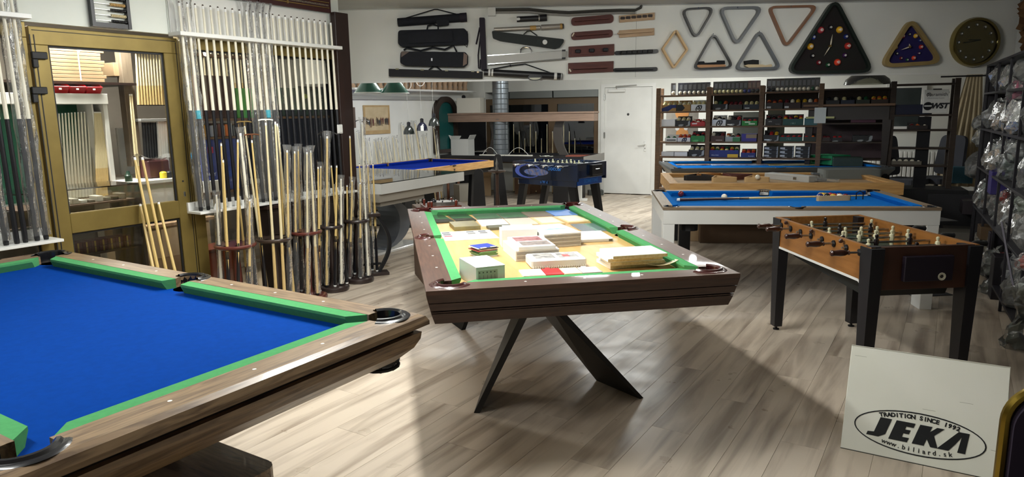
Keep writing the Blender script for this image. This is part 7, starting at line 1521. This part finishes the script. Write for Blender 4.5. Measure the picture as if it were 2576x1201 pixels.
tr_ = thing('trestle', 'white trestle frame behind the blue football table', 'trestle', tuple(at(1442, 505, 0)), -.3)
for x_ in (-.12, .12): part('leg', MB().box(x_-.035, x_+.035, -.03, .03, 0, .6, .003), LAM, tr_)
part('foot', MB().box(-.25, .25, -.05, .05, 0, .04, .003), LAM, tr_)
solo('plinth', MB(Matrix.Translation(at(1497, 492, 0))).box(-.12, .16, 0, .2, 0, .09, .004), flat('4a4d4a'), 'small dark plinth beside the white door', 'plinth')
wf = thing('wooden_trestle', 'brown wooden legs stored under the white glass table', 'legs', tuple(at(1115, 505, 0)), .4)
for k in range(4): part('leg', MB().path([(-.3+.2*k, .0, 0), (-.28+.2*k, .05, .6)], .025, 6), mat('brown leg', C('6a4028'), .5), wf)
bg = at(1158, 497, 0)
# ------------------------------------------------------------------ bag shelf along the right wall
def R_(x, y, off=0): return atP(x, y, MR @ Vector((0, -off, 0)), NR_)
fs = thing('bag_shelf', 'tall dark shelf full of plastic bags along the right wall', 'shelf unit', mw=MR)
DKR = mat('black shelf metal', C('1c1a20'), .5); t9 = 5.0
for t_ in [t9-.75*k for k in range(8)]:
    for y_ in (-.03, -.40): part('post', MB().box(t_-.012, t_+.012, y_, y_+.02, 0, 1.95, .002), DKR, fs)
for z in (.12, .55, .95, 1.33, 1.68, 1.95): part('shelf_board', MB().box(t9-5.25, t9, -.40, 0, z-.02, z, .002), DKR, fs)
part('back_panel', MB().box(t9-5.25, t9, -.41, -.40, .1, 1.95), DKR, fs)  # added dark sheet that paints in the darkness behind the bags
part('end_panel', MB().box(t9, t9+.01, -.41, 0, .1, 1.95), DKR, fs)
def crumple(r, seed, sq=(1, 1, 1), n=14, amp=.22):
    rs = random.Random(seed); o = MB(); k = 9; vs = []; fs_ = []
    for i in range(k+1):
        th = pi*i/k
        for j in range(n):
            a = 2*pi*j/n; q = r*(1+rs.uniform(-amp, amp)); vs.append((q*sin(th)*cos(a)*sq[0], q*sin(th)*sin(a)*sq[1], max(-q*cos(th)*sq[2], -r*sq[2]*.8)))
    for i in range(k):
        for j in range(n): fs_.append((i*n+j, i*n+(j+1) % n, (i+1)*n+(j+1) % n, (i+1)*n+j))
    return o.add(vs, fs_)
BGS = [(2556, 232, 32, 'b0205a', 'magenta goods', 1.0), (2487, 238, 16, '8a8a88', 'small pale items', 1), (2545, 300, 16, '6a3a2a', 'brown goods', .8), (2483, 285, 24, '4a4644', 'grey goods', 1.4), (2452, 312, 18, 'a09c98', 'white goods', .9), (2552, 322, 26, '8a6a38', 'amber goods', .7), (2462, 350, 24, '9a9894', 'pale folded sheets', .9), (2492, 388, 26, '7a7a78', 'silver foil', .8), (2552, 378, 34, '8a8c88', 'pale wrappings', 1.0), (2535, 345, 22, '241a50', 'violet goods', .7), (2448, 418, 30, '6a6664', 'grey sheets', 1.1), (2512, 432, 26, '3a2a4a', 'purple boxes', .9), (2519, 500, 15, 'b83a30', 'bright red goods', 1.2), (2560, 500, 36, 'a8b4a4', 'pale green goods', 1.2),
       (2506, 557, 24, 'b0b0a4', 'cream packing', .8), (2566, 575, 26, '6a5040', 'brown paper goods', .8), (2478, 668, 26, '8a8c84', 'clear parcels', 1.3), (2475, 740, 24, '6a6a5a', 'olive goods', 1.3), (2570, 660, 22, 'b04030', 'red and white goods', .9), (2572, 735, 30, 'a8aca4', 'white goods below', 1.2), (2548, 850, 38, '8c948c', 'clear air cushions', 1.2), (2540, 935, 28, '7f8a84', 'clear film behind the sign', 1.2)]
for k, (x, y, r, c, ds, sq) in enumerate(BGS):
    off = .06 if y < 600 else -.02
    p = R_(x, y, off); rr_ = r*(p-EYE).length/1790; 
    t = thing('goods_bag', 'clear plastic bag of '+ds+' on the right hand shelf', 'plastic bag', tuple(p+NR_*(rr_*.5)), .3*k, 'plastic bags on the right shelf')
    part('contents', crumple(rr_*.75, k, (1, .8, sq), 8, .3), mat('goods_'+c, C(c), .5, col2=tuple(v*.5 for v in C(c)), scale=12), t); part('bag', crumple(rr_, k+50, (1, .85, sq), 14, .2), BAG, t)
rs = random.Random(21); CL = [(crumple(.11, 200+i, (1, .85, 1.1), 8, .3), crumple(.14, 260+i, (1, .85, 1.1), 14, .2)) for i in range(6)]; bagm = [c_[1].mesh('bag', BAG) for c_ in CL]
cm = [CL[i % 6][0].mesh('contents', mat('goods_mix%d' % i, C(h), .5, col2=tuple(v*.45 for v in C(h)), scale=14)) for i, h in enumerate(('6a6862', '8a8c86', '3a3448', '5a4a3c', 'a8aaa2', '2c2a30', '7a3030', '485a52'))]
for z in (.12, .55, .95, 1.33, 1.68):
    for k in range(17):
        t_ = .15+.29*k+rs.uniform(-.06, .06)
        if t_ > 4.85 or rs.random() < .12: continue
        s = rs.uniform(.8, 1.12); mw = MR @ Matrix.Translation((t_, -.15+rs.uniform(-.04, .05), z+.125*s)) @ Matrix.Rotation(rs.uniform(0, 6), 4, 'Z') @ Matrix.Scale(s, 4)
        t = thing('goods_bag', 'clear plastic bag of assorted goods packed on the right hand shelf', 'plastic bag', mw=mw, group='packed bags on the right shelf'); inst('contents', rs.choice(cm), t, mw); inst('bag', rs.choice(bagm), t, mw)
for k, (x, y, w, h, c, ds) in enumerate(((2528, 615, .12, .2, '1a1420', 'black'), (2500, 585, .26, .12, '5a4630', 'brown'), (2420, 440, .2, .22, '1a4a5a', 'teal'), (2448, 520, .3, .16, '2a2228', 'dark'), (2535, 720, .2, .5, '161218', 'tall black'), (2530, 460, .2, .2, '2a2060', 'dark violet'))):
    p = R_(x, y, .12); solo('shelf_box', MB(Matrix.Translation(p) @ Matrix.Rotation(pi/2-YR, 4, 'Z')).box(-w/2, w/2, -.12, .12, -h/2, h/2, .004), flat(c, .5), ds+' box among the bags on the right hand shelf', 'box', 'boxes on the right shelf')
for k, (x, y, w, d_, h, c, ds) in enumerate(((2395, 590, .42, .3, .16, '6a665e', 'pale flat carton'), (2418, 572, .38, .3, .12, '5a5650', 'second pale carton'), (2300, 520, 1.0, .5, .55, '17171a', 'long black crate'), (2400, 525, .7, .5, .5, '2a2a2e', 'dark grey crate'))):
    c_ = at(x, y+ (25 if k < 2 else 60), 0); solo('floor_carton', MB(Matrix.Translation((c_.x, c_.y, 0)) @ Matrix.Rotation(-.4, 4, 'Z')).box(-w/2, w/2, -d_/2, d_/2, 0, h, .005), flat(c, .7), ds+' on the floor between the tables and the right hand shelf', 'carton')
solo('hanging_strap', MB().path([R_(2520, 560, -.03), R_(2545, 700, -.03), R_(2560, 760, -.03)], .008, 5), flat('5a5660'), 'grey strap hanging in front of the right hand shelf', 'strap')
finish_text()
